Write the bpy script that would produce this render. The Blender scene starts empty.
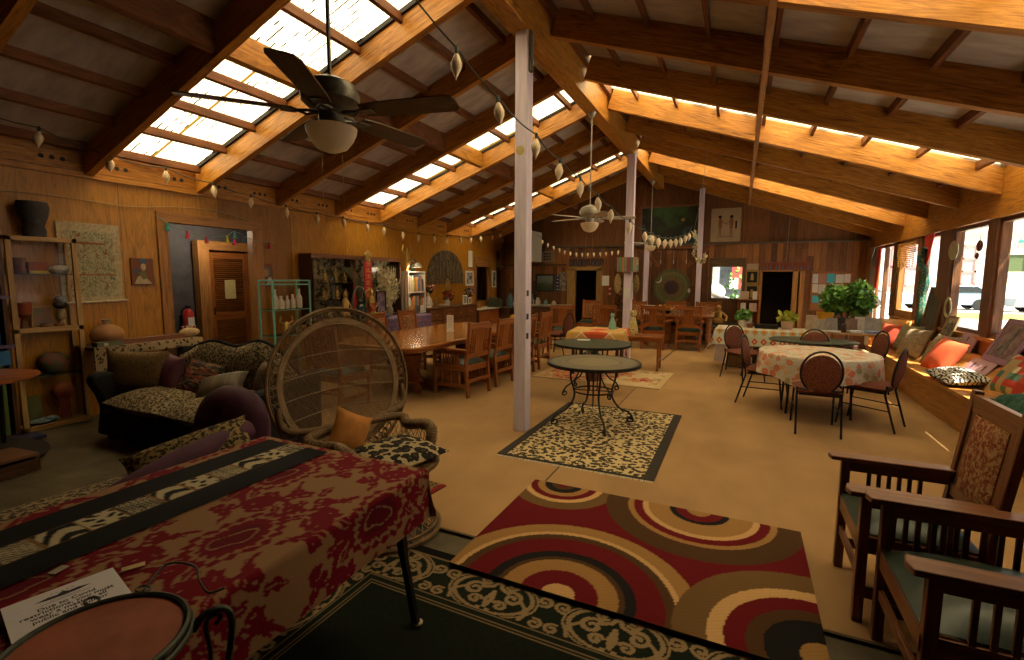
import bpy, math, random
import numpy as np
from mathutils import Matrix, Vector, Euler
random.seed(7)
PI = math.pi
SC = bpy.context.scene
COL = SC.collection
R_ = math.radians

def lin(r, g=None, b=None):
    if g is None: r, g, b = r
    return tuple(((c/255)/12.92 if c/255 <= .04045 else ((c/255+.055)/1.055)**2.4) for c in (r, g, b))

# ------------------------------------------------------------ mesh builder
class MB:
    def __init__(s):
        s.v = []; s.f = []; s.uv = []; s.T = Matrix()
    def add(s, vs, fs, uvs):
        n = len(s.v); T = s.T
        s.v += [tuple(T @ Vector(p)) for p in vs]
        s.f += [tuple(i+n for i in f) for f in fs]
        s.uv += uvs
        return s
    def box(s, c, d, rz=0, M=None):
        """box with centre c and dimensions d"""
        m = Matrix.Translation(c) @ (M.to_4x4() if M else Matrix.Rotation(rz, 4, 'Z'))
        hx, hy, hz = d[0]/2, d[1]/2, d[2]/2
        cs = [(x, y, z) for x in (-hx, hx) for y in (-hy, hy) for z in (-hz, hz)]
        vs = [m @ Vector(p) for p in cs]
        fs = [(0,1,3,2),(4,6,7,5),(0,4,5,1),(2,3,7,6),(0,2,6,4),(1,5,7,3)]
        L = max(range(3), key=lambda i: d[i])
        o = random.random()*7; uvs = []
        for k, f in enumerate(fs):
            nax = (0,0,1,1,2,2)[k]
            ax = [i for i in range(3) if i != nax]
            if L in ax: u = L; w = [i for i in ax if i != L][0]
            else: u, w = ax
            uvs.append([(cs[i][u]*(1 if L in ax else .3)+o*1.7, cs[i][w]+o) for i in f])
        return s.add([tuple(v) for v in vs], fs, uvs)
    def b2(s, x0, x1, y0, y1, z0, z1):
        return s.box(((x0+x1)/2, (y0+y1)/2, (z0+z1)/2), (abs(x1-x0), abs(y1-y0), abs(z1-z0)))
    def bar(s, p, q, w, h, up=(0,0,1)):
        """rectangular bar from p to q, w across, h along up"""
        p, q = Vector(p), Vector(q); d = q-p; L = d.length; x = d/L
        up = Vector(up)
        if abs(x.dot(up)) > .99: up = Vector((0,1,0))
        y = up.cross(x).normalized(); z = x.cross(y)
        M = Matrix((x, y, z)).transposed()
        return s.box((p+q)/2, (L, w, h), M=M)
    def tube(s, pts, r, n=8, closed=False, cap=True):
        pts = [Vector(p) for p in pts]; m = len(pts)
        rs = r if isinstance(r, (list, tuple)) else [r]*m
        T = []
        for i in range(m):
            a = pts[(i-1) % m] if (closed or i) else pts[0]
            b = pts[(i+1) % m] if (closed or i < m-1) else pts[-1]
            d = b-a
            T.append(d.normalized() if d.length > 1e-9 else Vector((0,0,1)))
        up = Vector((0,0,1)) if abs(T[0].z) < .9 else Vector((1,0,0))
        N = (up - T[0]*up.dot(T[0])).normalized()
        vs = []; uvr = []; acc = 0; o = random.random()*5
        for i in range(m):
            N = (N - T[i]*N.dot(T[i]))
            N = N.normalized() if N.length > 1e-6 else T[i].orthogonal().normalized()
            B = T[i].cross(N)
            if i: acc += (pts[i]-pts[i-1]).length
            uvr.append(acc+o)
            for k in range(n):
                a = 2*PI*k/n
                vs.append(tuple(pts[i] + (N*math.cos(a)+B*math.sin(a))*rs[i]))
        fs = []; uvs = []
        rng = m if closed else m-1
        for i in range(rng):
            j = (i+1) % m
            for k in range(n):
                l = (k+1) % n
                fs.append((i*n+k, i*n+l, j*n+l, j*n+k))
                u0 = uvr[i]; u1 = uvr[j] if j else acc+o+.02
                c = 2*PI*max(rs)/n
                uvs.append([(u0, k*c), (u0, (k+1)*c), (u1, (k+1)*c), (u1, k*c)])
        if cap and not closed:
            fs.append(tuple(reversed(range(n)))); uvs.append([(o, .01*k) for k in range(n)])
            fs.append(tuple((m-1)*n+k for k in range(n))); uvs.append([(o, .01*k) for k in range(n)])
        return s.add(vs, fs, uvs)
    def cyl(s, c, r, h, n=20, r2=None):
        return s.lathe([(0, 0), (r, 0), (r if r2 is None else r2, h), (0, h)], c, n)
    def lathe(s, prof, c=(0,0,0), n=20, sx=1, sy=1):
        vs = []; fs = []; uvs = []; m = len(prof); o = random.random()*3
        for (r, z) in prof:
            for k in range(n):
                a = 2*PI*k/n
                vs.append((c[0]+r*math.cos(a)*sx, c[1]+r*math.sin(a)*sy, c[2]+z))
        acc = 0
        for i in range(m-1):
            d = math.hypot(prof[i+1][0]-prof[i][0], prof[i+1][1]-prof[i][1])
            R = max(prof[i][0], prof[i+1][0])
            for k in range(n):
                l = (k+1) % n
                fs.append((i*n+k, i*n+l, (i+1)*n+l, (i+1)*n+k))
                u0, u1 = 2*PI*k/n*R, 2*PI*(k+1)/n*R
                uvs.append([(u0+o, acc), (u1+o, acc), (u1+o, acc+d), (u0+o, acc+d)])
            acc += d
        return s.add(vs, fs, uvs)
    def ell(s, c, r, n=16, m=10):
        if not isinstance(r, (tuple, list)): r = (r, r, r)
        prof = [(math.sin(PI*i/m), -math.cos(PI*i/m)) for i in range(m+1)]
        T0 = s.T; s.T = T0 @ Matrix.Translation(c) @ Matrix.Diagonal((r[0], r[1], r[2], 1))
        s.lathe(prof, (0,0,0), n); s.T = T0
        return s
    def prism(s, poly, z0, z1, M=None):
        """2D polygon extruded from z0 to z1 (M places it)"""
        T0 = s.T
        if M is not None: s.T = T0 @ M
        n = len(poly)
        vs = [(x, y, z0) for x, y in poly] + [(x, y, z1) for x, y in poly]
        fs = [tuple(reversed(range(n))), tuple(range(n, 2*n))]
        uvs = [[poly[i] for i in reversed(range(n))], [poly[i] for i in range(n)]]
        for i in range(n):
            j = (i+1) % n; L = math.hypot(poly[j][0]-poly[i][0], poly[j][1]-poly[i][1])
            fs.append((i, j, n+j, n+i)); uvs.append([(0, z0), (L, z0), (L, z1), (0, z1)])
        s.add(vs, fs, uvs); s.T = T0
        return s
    def pillow(s, w, h, t, n=12, pinch=.08, M=None):
        """soft cushion w x h in its XY plane, t thick"""
        T0 = s.T
        if M is not None: s.T = T0 @ M
        vs = []; fs = []; uvs = []
        for sd in (1, -1):
            b = len(vs)
            for i in range(n+1):
                for j in range(n+1):
                    a, c = 2*i/n-1, 2*j/n-1
                    e = (max(0, 1-abs(a)**2.6)*max(0, 1-abs(c)**2.6))**.5
                    x = a*w/2*(1-pinch*(1-c*c)*abs(a)**2); y = c*h/2*(1-pinch*(1-a*a)*abs(c)**2)
                    vs.append((x, y, sd*(t/2*e+.002)))
            for i in range(n):
                for j in range(n):
                    q = [b+i*(n+1)+j, b+(i+1)*(n+1)+j, b+(i+1)*(n+1)+j+1, b+i*(n+1)+j+1]
                    if sd < 0: q.reverse()
                    fs.append(tuple(q)); uvs.append([(vs[k][0], vs[k][1]) for k in q])
        m = (n+1)**2
        ring = [i*(n+1) for i in range(n)] + [n*(n+1)+j for j in range(n)] + [i*(n+1)+n for i in range(n, 0, -1)] + list(range(n, 0, -1))
        for k in range(len(ring)):
            a, b2 = ring[k], ring[(k+1) % len(ring)]
            fs.append((a+m, b2+m, b2, a)); uvs.append([(vs[i][0], vs[i][1]) for i in (a, b2, b2, a)])
        s.add(vs, fs, uvs); s.T = T0
        return s
    def grid(s, nu, nv, fn, uvf=None):
        """surface fn(u,v) over the unit square"""
        vs = [tuple(fn(i/nu, j/nv)) for i in range(nu+1) for j in range(nv+1)]
        fs = []; uvs = []
        for i in range(nu):
            for j in range(nv):
                q = (i*(nv+1)+j, (i+1)*(nv+1)+j, (i+1)*(nv+1)+j+1, i*(nv+1)+j+1)
                fs.append(q)
                uvs.append([(uvf(k//(nv+1)/nu, k % (nv+1)/nv) if uvf else (k//(nv+1)/nu, k % (nv+1)/nv)) for k in q])
        return s.add(vs, fs, uvs)
    def build(s, name, mat, parent=None, bevel=0, angle=38, cols=None, loc=None, rz=0, solid=0):
        me = bpy.data.meshes.new(name)
        me.from_pydata(s.v, [], s.f)
        uv = me.uv_layers.new(name='UVMap')
        uv.data.foreach_set('uv', [c for f in s.uv for p in f for c in p])
        me.polygons.foreach_set('use_smooth', [True]*len(me.polygons))
        me.validate(); me.update()
        me.set_sharp_from_angle(angle=R_(angle))
        me.materials.append(mat)
        if cols is not None:
            at = me.color_attributes.new('Col', 'FLOAT_COLOR', 'POINT')
            at.data.foreach_set('color', np.asarray(cols, dtype=np.float32).ravel())
        o = bpy.data.objects.new(name, me); COL.objects.link(o)
        if parent is not None: o.parent = parent
        if loc is not None: o.location = loc
        if rz: o.rotation_euler.z = rz
        if solid:
            m = o.modifiers.new('Solidify', 'SOLIDIFY'); m.thickness = solid; m.offset = 0
        if bevel:
            m = o.modifiers.new('Bevel', 'BEVEL'); m.width = bevel; m.segments = 2; m.limit_method = 'ANGLE'; m.angle_limit = R_(40)
        return o

def tag(o, label, cat, group=None, kind=None):
    o['label'] = label; o['category'] = cat
    if group: o['group'] = group
    if kind: o['kind'] = kind
    return o
def thing(name, label, cat, loc=(0,0,0), rz=0, group=None):
    o = bpy.data.objects.new(name, None); COL.objects.link(o)
    o.empty_display_size = .1
    o.location = loc; o.rotation_euler = (0, 0, rz)
    return tag(o, label, cat, group)
def struct(mb, name, mat, label=None, parent=None, **k):
    o = mb.build(name, mat, parent, **k)
    if parent is None:
        o['kind'] = 'structure'; o['category'] = name.split('_')[0] if name.split('_')[0] in ('wall','floor','ceiling','window','door','trim','baseboard') else name.replace('_', ' ')
        o['label'] = label or name.replace('_', ' ')
    return o
def copytree(o, parent=None):
    c = o.copy(); COL.objects.link(c)
    if parent is not None: c.parent = parent
    for ch in list(o.children): copytree(ch, c)
    return c
def dup(root, loc, rz, label, group=None, sc=None):
    c = copytree(root); c.location = loc; c.rotation_euler = (0, 0, rz); c['label'] = label
    if group: c['group'] = group
    if sc: c.scale = (sc, sc, sc)
    return c
def at(x, y, z, rx=0, ry=0, rz=0):
    return Matrix.Translation((x, y, z)) @ Euler((rx, ry, rz)).to_matrix().to_4x4()
def flat_frame(normal_axis):
    return None
# wall frames: local x = along wall (as seen from the room), local y = up, local z = out of the wall into the room
def WL(y, z, d=0):   # left wall (x=-6.75), seen from the room: local x runs to +Y
    return Matrix(((0,0,1,-6.75+d),(1,0,0,y),(0,1,0,z),(0,0,0,1)))
def WB(x, z, d=0):   # back wall (y=13.6): local x runs to +X
    return Matrix(((1,0,0,x),(0,0,-1,13.6-d),(0,1,0,z),(0,0,0,1)))

# ------------------------------------------------------------ materials
class NT:
    def __init__(s, name, rough=.6, metal=0, spec=.4):
        s.m = bpy.data.materials.new(name); s.m.use_nodes = True
        s.t = s.m.node_tree; s.b = s.t.nodes['Principled BSDF']
        s.b.inputs['Roughness'].default_value = rough
        s.b.inputs['Metallic'].default_value = metal
        s.b.inputs['Specular IOR Level'].default_value = spec
        s._uv = None
    def n(s, typ, **k):
        nd = s.t.nodes.new(typ)
        for a, b in k.items(): setattr(nd, a, b)
        return nd
    def l(s, a, b): s.t.links.new(a, b)
    def tc(s, which='UV'):
        nd = s.n('ShaderNodeTexCoord'); return nd.outputs[which]
    def mp(s, vec, scale=(1,1,1), loc=(0,0,0), rot=(0,0,0)):
        nd = s.n('ShaderNodeMapping'); s.l(vec, nd.inputs['Vector'])
        nd.inputs['Scale'].default_value = scale; nd.inputs['Location'].default_value = loc; nd.inputs['Rotation'].default_value = rot
        return nd.outputs[0]
    def noise(s, vec, scale=5, detail=4, rough=.6, dist=0, out='Fac'):
        nd = s.n('ShaderNodeTexNoise'); s.l(vec, nd.inputs['Vector'])
        nd.inputs['Scale'].default_value = scale; nd.inputs['Detail'].default_value = detail
        nd.inputs['Roughness'].default_value = rough; nd.inputs['Distortion'].default_value = dist
        return nd.outputs[out]
    def vor(s, vec, scale=5, feature='F1', out='Distance', rand=1):
        nd = s.n('ShaderNodeTexVoronoi', feature=feature); s.l(vec, nd.inputs['Vector'])
        nd.inputs['Scale'].default_value = scale; nd.inputs['Randomness'].default_value = rand
        return nd.outputs[out]
    def ramp(s, fac, stops, const=False):
        nd = s.n('ShaderNodeValToRGB'); s.l(fac, nd.inputs[0]); r = nd.color_ramp
        if const: r.interpolation = 'CONSTANT'
        while len(r.elements) > 1: r.elements.remove(r.elements[-1])
        for i, (p, c) in enumerate(stops):
            e = r.elements[0] if i == 0 else r.elements.new(p)
            e.position = p; e.color = (*c, 1) if len(c) == 3 else c
        return nd.outputs[0]
    def math(s, op, a, b=0, c=0):
        nd = s.n('ShaderNodeMath', operation=op)
        for i, v in enumerate((a, b, c)):
            if isinstance(v, (int, float)): nd.inputs[i].default_value = v
            else: s.l(v, nd.inputs[i])
        return nd.outputs[0]
    def mix(s, fac, a, b, mode='MIX'):
        nd = s.n('ShaderNodeMix', data_type='RGBA', blend_type=mode)
        for i, v in ((0, fac), (6, a), (7, b)):
            if isinstance(v, (int, float)): nd.inputs[i].default_value = v
            elif isinstance(v, tuple): nd.inputs[i].default_value = (*v, 1)
            else: s.l(v, nd.inputs[i])
        return nd.outputs[2]
    def sep(s, vec):
        nd = s.n('ShaderNodeSeparateXYZ'); s.l(vec, nd.inputs[0]); return nd.outputs
    def comb(s, x, y, z=0):
        nd = s.n('ShaderNodeCombineXYZ')
        for i, v in enumerate((x, y, z)):
            if isinstance(v, (int, float)): nd.inputs[i].default_value = v
            else: s.l(v, nd.inputs[i])
        return nd.outputs[0]
    def col(s, c):
        if isinstance(c, tuple): s.b.inputs['Base Color'].default_value = (*c, 1)
        else: s.l(c, s.b.inputs['Base Color'])
        return s
    def bump(s, h, dist=.002, st=.6):
        nd = s.n('ShaderNodeBump'); nd.inputs['Distance'].default_value = dist; nd.inputs['Strength'].default_value = st
        s.l(h, nd.inputs['Height']); s.l(nd.outputs[0], s.b.inputs['Normal']); return s

def plain(name, c, rough=.6, metal=0, var=.12, scale=30, spec=.4):
    m = NT(name, rough, metal, spec)
    f = m.noise(m.tc('Object'), scale, 3)
    lo = tuple(x*(1-var) for x in c); hi = tuple(min(1, x*(1+var)) for x in c)
    m.col(m.ramp(f, [(.3, lo), (.7, hi)]))
    return m.m
def wood(name, dark, mid, light, rough=.45, sx=1.2, sy=16, dist=1.6, spec=.4, bump=.0006):
    m = NT(name, rough, 0, spec)
    uv = m.tc('UV')
    v = m.mp(uv, (sx, sy, 1))
    a = m.noise(v, 1.6, 6, .62, dist)
    g = m.noise(m.mp(uv, (sx*3, sy*9, 1)), 2, 3, .7, .2)
    k = m.noise(m.mp(uv, (.35, .8, 1)), 1.3, 2)
    t = m.math('ADD', m.math('MULTIPLY', a, .62), m.math('ADD', m.math('MULTIPLY', g, .2), m.math('MULTIPLY', k, .2)))
    m.col(m.ramp(t, [(.36, dark), (.5, mid), (.64, light)]))
    m.bump(a, bump, .4)
    return m.m
def boards(name, cols, width=.14, axis=0, rough=.55, gap=.04, L=0, gs=(14, 1.2), swirl=1.5):
    """boards side by side along UV axis, each its own tone"""
    m = NT(name, rough); uv = m.sep(m.tc('UV'))
    u = m.math('DIVIDE', uv[axis], width); cell = m.math('FLOOR', u)
    other = uv[1-axis]
    if L:
        off = m.n('ShaderNodeTexWhiteNoise', noise_dimensions='1D'); m.l(cell, off.inputs['W'])
        row = m.math('FLOOR', m.math('ADD', m.math('DIVIDE', other, L), off.outputs[0]))
        cid = m.math('ADD', cell, m.math('MULTIPLY', row, 37.7))
    else: cid = cell
    wn = m.n('ShaderNodeTexWhiteNoise', noise_dimensions='1D'); m.l(cid, wn.inputs['W'])
    base = m.ramp(wn.outputs[0], [(i/max(1, len(cols)-1), c) for i, c in enumerate(cols)])
    sc = (gs[0], gs[1], 1) if axis == 0 else (gs[1], gs[0], 1)
    g = m.noise(m.mp(m.comb(uv[0], uv[1], wn.outputs[0]), (sc[0], sc[1], 9)), 1.7, 6, .65, swirl)
    c = m.mix(.75, base, m.ramp(g, [(.3, (.35,.3,.25)), (.5, (.85,.85,.85)), (.7, (1.25,1.2,1.1))]), 'MULTIPLY')
    fr = m.math('FRACT', u)
    e = m.math('LESS_THAN', m.math('MINIMUM', fr, m.math('SUBTRACT', 1, fr)), gap/2)
    m.col(m.mix(m.math('MULTIPLY', e, .7), c, (.02,.012,.006)))
    return m.m
def glass(name, tint=(1,1,1), rough=0, alpha=.12):
    """thin pane: mostly clear with a reflecting skin"""
    m = NT(name); t = m.t
    tr = m.n('ShaderNodeBsdfTransparent'); tr.inputs[0].default_value = (*tint, 1)
    gl = m.n('ShaderNodeBsdfGlossy'); gl.inputs['Roughness'].default_value = .04
    lw = m.n('ShaderNodeLayerWeight'); lw.inputs[0].default_value = .18
    mx = m.n('ShaderNodeMixShader'); m.l(m.math('MULTIPLY', lw.outputs['Facing'], .22), mx.inputs[0]); m.l(tr.outputs[0], mx.inputs[1]); m.l(gl.outputs[0], mx.inputs[2])
    m.l(mx.outputs[0], t.nodes['Material Output'].inputs[0])
    return m.m
def vcol(name, rough=.85, weave=400):
    m = NT(name, rough, 0, .15)
    a = m.n('ShaderNodeVertexColor'); a.layer_name = 'Col'
    f = m.noise(m.tc('Object'), weave, 2)
    m.col(m.mix(.5, a.outputs[0], m.ramp(f, [(.3, (.75,.75,.75)), (.7, (1.1,1.1,1.1))]), 'MULTIPLY'))
    m.bump(f, .001, .3)
    return m.m
def leopard(name, base, spot, core, scale=22, size=.34, rough=.85, coords='Object', jit=.45):
    m = NT(name, rough, 0, .15); o = m.tc(coords)
    w = m.mix(.04, o, m.noise(o, scale*.8, 2, out='Color'))
    d = m.vor(w, scale)
    n = m.noise(o, scale*1.7, 2)
    dd = m.math('ADD', d, m.math('MULTIPLY', m.math('SUBTRACT', n, .5), jit))
    m.col(m.ramp(dd, [(0, core), (size*.45, spot), (size, base)], True))
    return m.m
def fabric(name, c1, c2, scale=60, rough=.9):
    m = NT(name, rough, 0, .12); o = m.tc('Object')
    f = m.noise(o, scale, 4, .7, .6)
    m.col(m.ramp(f, [(.42, c1), (.56, c2)])); m.bump(f, .001, .4)
    return m.m
def metal(name, c, rough=.45, var=.2):
    return plain(name, c, rough, .85, var, 60)

# shared palette
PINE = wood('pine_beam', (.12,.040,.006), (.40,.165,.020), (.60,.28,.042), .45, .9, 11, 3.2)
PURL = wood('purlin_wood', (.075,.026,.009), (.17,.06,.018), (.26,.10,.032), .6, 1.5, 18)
PLY = boards('plywood_wall', [(.30,.125,.010), (.42,.185,.016), (.52,.24,.024)], 1.22, 0, .36, .006, gs=(5, .55), swirl=6)
BACKB = boards('board_wall', [(.10,.035,.010), (.20,.075,.019), (.33,.135,.035)], .13, 0, .5, .05, L=1.6)
DARKW = wood('dark_wood', (.035,.014,.006), (.075,.03,.012), (.13,.055,.022), .4)
MISSION = wood('mission_oak', (.10,.028,.007), (.26,.078,.016), (.40,.14,.03), .32, 1.5, 22, 1, .5)
MISDARK = wood('dark_mission_oak', (.075,.026,.010), (.17,.062,.024), (.27,.11,.045), .35, 1.5, 22, 1, .5)
TRIM = wood('door_trim', (.16,.065,.018), (.34,.15,.04), (.46,.22,.06), .5)
LIGHTW = wood('birch_frame', (.30,.17,.065), (.46,.28,.11), (.58,.38,.17), .5)
BLACK = plain('black_metal', (.012,.011,.011), .4, .3)
IRON = metal('wrought_iron', (.045,.043,.04), .5)
DARKC = plain('dark_fill', (.02,.017,.015), .8)
WHITE = plain('white_paint', (.72,.70,.64), .6)
PAPER = plain('paper', (.70,.68,.64), .8, var=.04)
GLASS = glass('clear_glass')
BRASS = metal('brass', (.55,.35,.10), .35)
# ============================================================ THE SETTING
LX, RX, BY, FY = -6.75, 2.72, 13.6, -2.2       # inner wall faces
RIDX = -2.05
def zl(x): return 2.722+.355*(x+6.712)          # underside of the left rafters
def zr(x): return 2.582-.343*(x-2.659)          # underside of the right rafters
RD = .30                                        # rafter depth
# ---- floor: carpet inside, bare concrete at the front and left
CARPET = NT('tan_carpet', .95, 0, .05)
o_ = CARPET.tc('Object')
f1 = CARPET.noise(o_, 260, 3, .8); f2 = CARPET.noise(o_, .9, 3)
f3 = CARPET.noise(CARPET.mp(o_, (1, .25, 1)), 2.2, 3)
c_ = CARPET.mix(.8, CARPET.ramp(f1, [(.35, (.27,.160,.072)), (.65, (.52,.325,.155))]), CARPET.ramp(CARPET.math('ADD', CARPET.math('MULTIPLY', f2, .6), CARPET.math('MULTIPLY', f3, .4)), [(.38, (.74,.72,.70)), (.62, (1.08,1.06,1.02))]), 'MULTIPLY')
CARPET.col(c_).bump(f1, .003, .5); CARPET = CARPET.m
CONC = NT('worn_concrete', .6, 0, .35)
o_ = CONC.tc('Object'); f1 = CONC.noise(o_, 1.6, 8, .65, .4); f2 = CONC.noise(o_, 40, 3)
CONC.col(CONC.mix(.5, CONC.ramp(f1, [(.35, (.065,.05,.026)), (.65, (.17,.135,.075))]), CONC.ramp(f2, [(.3, (.8,.8,.8)), (.7, (1.1,1.1,1.1))]), 'MULTIPLY')); CONC = CONC.m
fl = MB(); fl.b2(-9.5, 3.2, FY-.3, 15.0, -.12, -.012)
struct(fl, 'floor', CONC, 'bare grey brown concrete floor at the entrance end')
cp = MB(); cp.b2(-2.03-2.9, RX-.02, 2.47, BY, -.012, .0); cp.b2(-6.75, -4.93, 4.6, BY, -.012, .0)
struct(cp, 'floor_carpet', CARPET, 'tan loop pile carpet over most of the hall')
SEAM = plain('seam_strip', (.07,.045,.02), .8)
sm = MB()
sm.bar((-1.32, 3.4, .001), (-1.32, 7.1, .001), .012, .002)
sm.bar((-1.32, 9.8, .0015), (-1.27, 11.3, .0015), .035, .003)
struct(sm, 'floor_seam_strip', SEAM, 'thin dark seam line running down the carpet')
ed = MB(); ed.bar((-2.4, 2.465, .003), (2.2, 2.465, .003), .018, .006)
struct(ed, 'floor_edge_strip', SEAM, 'dark edge strip where carpet meets concrete')
# ---- walls
w = MB()                                         # left wall with the doorway (3.82..5.04) and far openings
for (y0, y1, z0, z1) in ((FY, 3.80, -.02, 3.2), (3.80, 5.06, 2.30, 3.2), (5.06, 11.93, -.02, 3.2), (11.93, 12.75, -.02, .95), (11.93, 12.75, 1.95, 3.2), (12.75, 13.2, -.02, 3.2), (13.2, BY+.1, 2.45, 3.2)):
    vs = [(LX-.1, y0, z0), (LX-.1, y1, z0), (LX-.1, y1, z1), (LX-.1, y0, z1), (LX, y0, z0), (LX, y1, z0), (LX, y1, z1), (LX, y0, z1)]
    fs = [(4,5,6,7), (1,0,3,2), (0,4,7,3), (5,1,2,6), (7,6,2,3), (0,1,5,4)]
    w.add(vs, fs, [[(vs[i][1]+.35+(.1 if vs[i][0] < LX-.01 and len({vs[j][1] for j in f}) == 1 else 0), vs[i][2]) for i in f] for f in fs])
struct(w, 'wall_left', PLY, 'amber plywood wall down the doorway side of the hall')
w = MB()                                         # back wall: lower part with openings + gable above
def wbox(mb, x0, x1, z0, z1, y0=BY, t=.1):
    vs = [(x0, y0, z0), (x1, y0, z0), (x1, y0, z1), (x0, y0, z1), (x0, y0+t, z0), (x1, y0+t, z0), (x1, y0+t, z1), (x0, y0+t, z1)]
    fs = [(0,1,2,3), (5,4,7,6), (4,0,3,7), (1,5,6,2), (3,2,6,7), (4,5,1,0)]
    mb.add(vs, fs, [[(vs[i][0]+vs[i][1]*.2, vs[i][2]) for i in f] for f in fs])
for (x0, x1, z0, z1) in ((LX-.1, -4.45, -.02, 2.5), (-4.45, -3.62, 1.84, 2.5), (-3.62, -.66, -.02, 2.5), (-.66, .04, -.02, 1.12), (-.66, .04, 1.92, 2.5), (.04, .50, -.02, 2.5), (.50, 1.34, 1.80, 2.5), (1.34, RX+.1, -.02, 2.5)):
    wbox(w, x0, x1, z0, z1)
struct(w, 'wall_back', BACKB, 'dark vertical board wall at the far end')
g = MB()
gp = [(LX-.1, 2.5), (RX+.1, 2.5), (RX+.1, zr(RX)+.35), (RIDX, 4.65), (LX-.1, zl(LX)+.35)]
n = len(gp); vs = [(x, BY+.03, z) for x, z in gp] + [(x, BY+.13, z) for x, z in gp]
fs = [tuple(range(n)), tuple(range(2*n-1, n-1, -1))] + [(i, i+n, (i+1) % n+n, (i+1) % n) for i in range(n)]
g.add(vs, fs, [[(vs[i][0], vs[i][2]) for i in f] for f in fs])
GAB = boards('gable_boards', [(.13,.05,.014), (.2,.08,.02), (.24,.10,.028)], .6, 0, .6, .01, gs=(9, .9))
struct(g, 'wall_back_gable', GAB, 'dark plywood gable above the board wall')
bm_ = MB(); bm_.b2(LX, RX, BY-.07, BY+.03, 2.49, 2.53)
struct(bm_, 'trim_1', plain('ledge_grey', (.10,.075,.055), .7), 'thin ledge between board wall and gable')
w = MB(); w.b2(LX-.1, 2.9, FY-.1, FY, -.02, 5)
struct(w, 'wall_front', BACKB, 'dark board wall behind the entrance end')
# ---- right wall: low wall under the windows, posts between, plate above
SILLZ, HEADZ = .92, 2.33
AMB = wood('amber_sill_wood', (.14,.05,.013), (.30,.115,.026), (.42,.18,.045), .45)
w = MB(); w.b2(RX, RX+.12, FY, 11.75, -.02, SILLZ-.02)
w.b2(RX, RX+.12, FY, 4.32, SILLZ-.02, HEADZ); w.b2(RX, RX+.12, 13.4, BY, -.02, HEADZ)  # near stretch closed up to the header, unseen, to dim the foreground
struct(w, 'wall_right', AMB, 'low wooden wall below the street windows')
w = MB(); w.b2(RX-.06, RX+.3, FY, BY+.1, HEADZ, 3.02)
struct(w, 'wall_right_header', PINE, 'rough timber header above the street windows')
WINF = wood('window_wood', (.05,.02,.008), (.13,.05,.017), (.24,.10,.03), .5)
posts = [(11.59, 11.85), (10.25, 10.42), (8.95, 9.42), (7.62, 7.86), (5.95, 6.15), (4.3, 4.5)]
for i, (a, b) in enumerate(posts):
    w = MB(); w.b2(RX-.02, RX+.12, a, b, SILLZ-.02, HEADZ)
    struct(w, 'trim_%d' % (i+10), WINF, 'dark wooden post between street windows, number %d from the plant corner' % (i+1), bevel=.006)
wins = [(11.85, 13.4, .05), (10.42, 11.59, SILLZ), (9.42, 10.25, SILLZ-.25), (7.86, 8.95, SILLZ), (6.15, 7.62, SILLZ), (4.5, 5.95, SILLZ)]
wl = ['tall glazed door pane beside the ficus', 'orange framed pane hung with a bead valance', 'narrow pane behind the peacock hanging', 'wide street pane hung with capiz discs', 'wide street pane over the big leaning picture', 'wide street pane above the patchwork cushion', 'wide street pane nearest the armchairs']
for i, (a, b, z0) in enumerate(wins):
    f = MB(); fw = .05 if i != 1 else .11
    m_ = WINF if i != 1 else TRIM
    f.b2(RX+.01, RX+.08, a, a+fw, z0, HEADZ); f.b2(RX+.01, RX+.08, b-fw, b, z0, HEADZ)
    f.b2(RX+.01, RX+.08, a+fw, b-fw, HEADZ-fw, HEADZ); f.b2(RX+.01, RX+.08, a+fw, b-fw, z0, z0+fw*(1 if i != 1 else 1.2))
    if i == 0:
        f.b2(RX+.01, RX+.08, 12.55, 12.62, z0, HEADZ)
    o = struct(f, 'window_%d' % (i+1), m_, wl[i])
    p = MB(); p.b2(RX+.04, RX+.046, a+fw, b-fw, z0+fw, HEADZ-fw)
    p.build('pane', GLASS, o)
s_ = MB(); s_.b2(RX-.05, RX+.1, 2.9, 11.59, SILLZ-.045, SILLZ)
struct(s_, 'trim_20', AMB, 'window sill board along the street windows', bevel=.004)
# ---- ridge beam, rafters, purlins, blocking, panels
rb = MB(); rb.bar((0, 0, 0), (BY-FY, 0, 0), .2, .55)
o = struct(rb, 'ceiling_ridge_beam', PINE, 'heavy ridge beam over the lavender posts', bevel=.006); o.location = (RIDX, FY, 3.98+.275); o.rotation_euler.z = PI/2
YL = [4.21-1.235*4+1.235*k for k in range(12)]; YL = [y for y in YL if y < BY]
YR = [3.86-1.21*4+1.21*k for k in range(13)]; YR = [y for y in YR if y < BY]
RT = .085
def rafter(side, y, i):
    m = MB(); x0 = RIDX+(-.1 if side < 0 else .1); x1 = (-6.80 if side < 0 else 2.75)
    z = zl if side < 0 else zr
    a = math.atan((z(x1)-z(x0))/abs(x1-x0)); L = math.hypot(x1-x0, z(x1)-z(x0))
    dv = RD*math.cos(a)
    m.b2(0, L, -RT/2, RT/2, 0, dv)
    o = struct(m, 'ceiling_rafter', PINE, ('doorway side' if side < 0 else 'street side')+' roof rafter, number %d from the entrance end' % (i+1), bevel=.004)
    o.location = (x0, y+RT/2, z(x0))
    X = Vector((x1-x0, 0, z(x1)-z(x0))).normalized(); Z = Vector((-X.z, 0, X.x)) if side > 0 else Vector((X.z, 0, -X.x))
    Y = Z.cross(X)
    o.rotation_euler = Matrix((X, Y, Z)).transposed().to_euler()
    return o
for i, y in enumerate(YL): rafter(-1, y, i)
for i, y in enumerate(YR): rafter(1, y, i)
SKYL = NT('corrugated_fibreglass', .5, 0, .2)
o_ = SKYL.tc('Object'); xx = SKYL.sep(o_)
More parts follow.
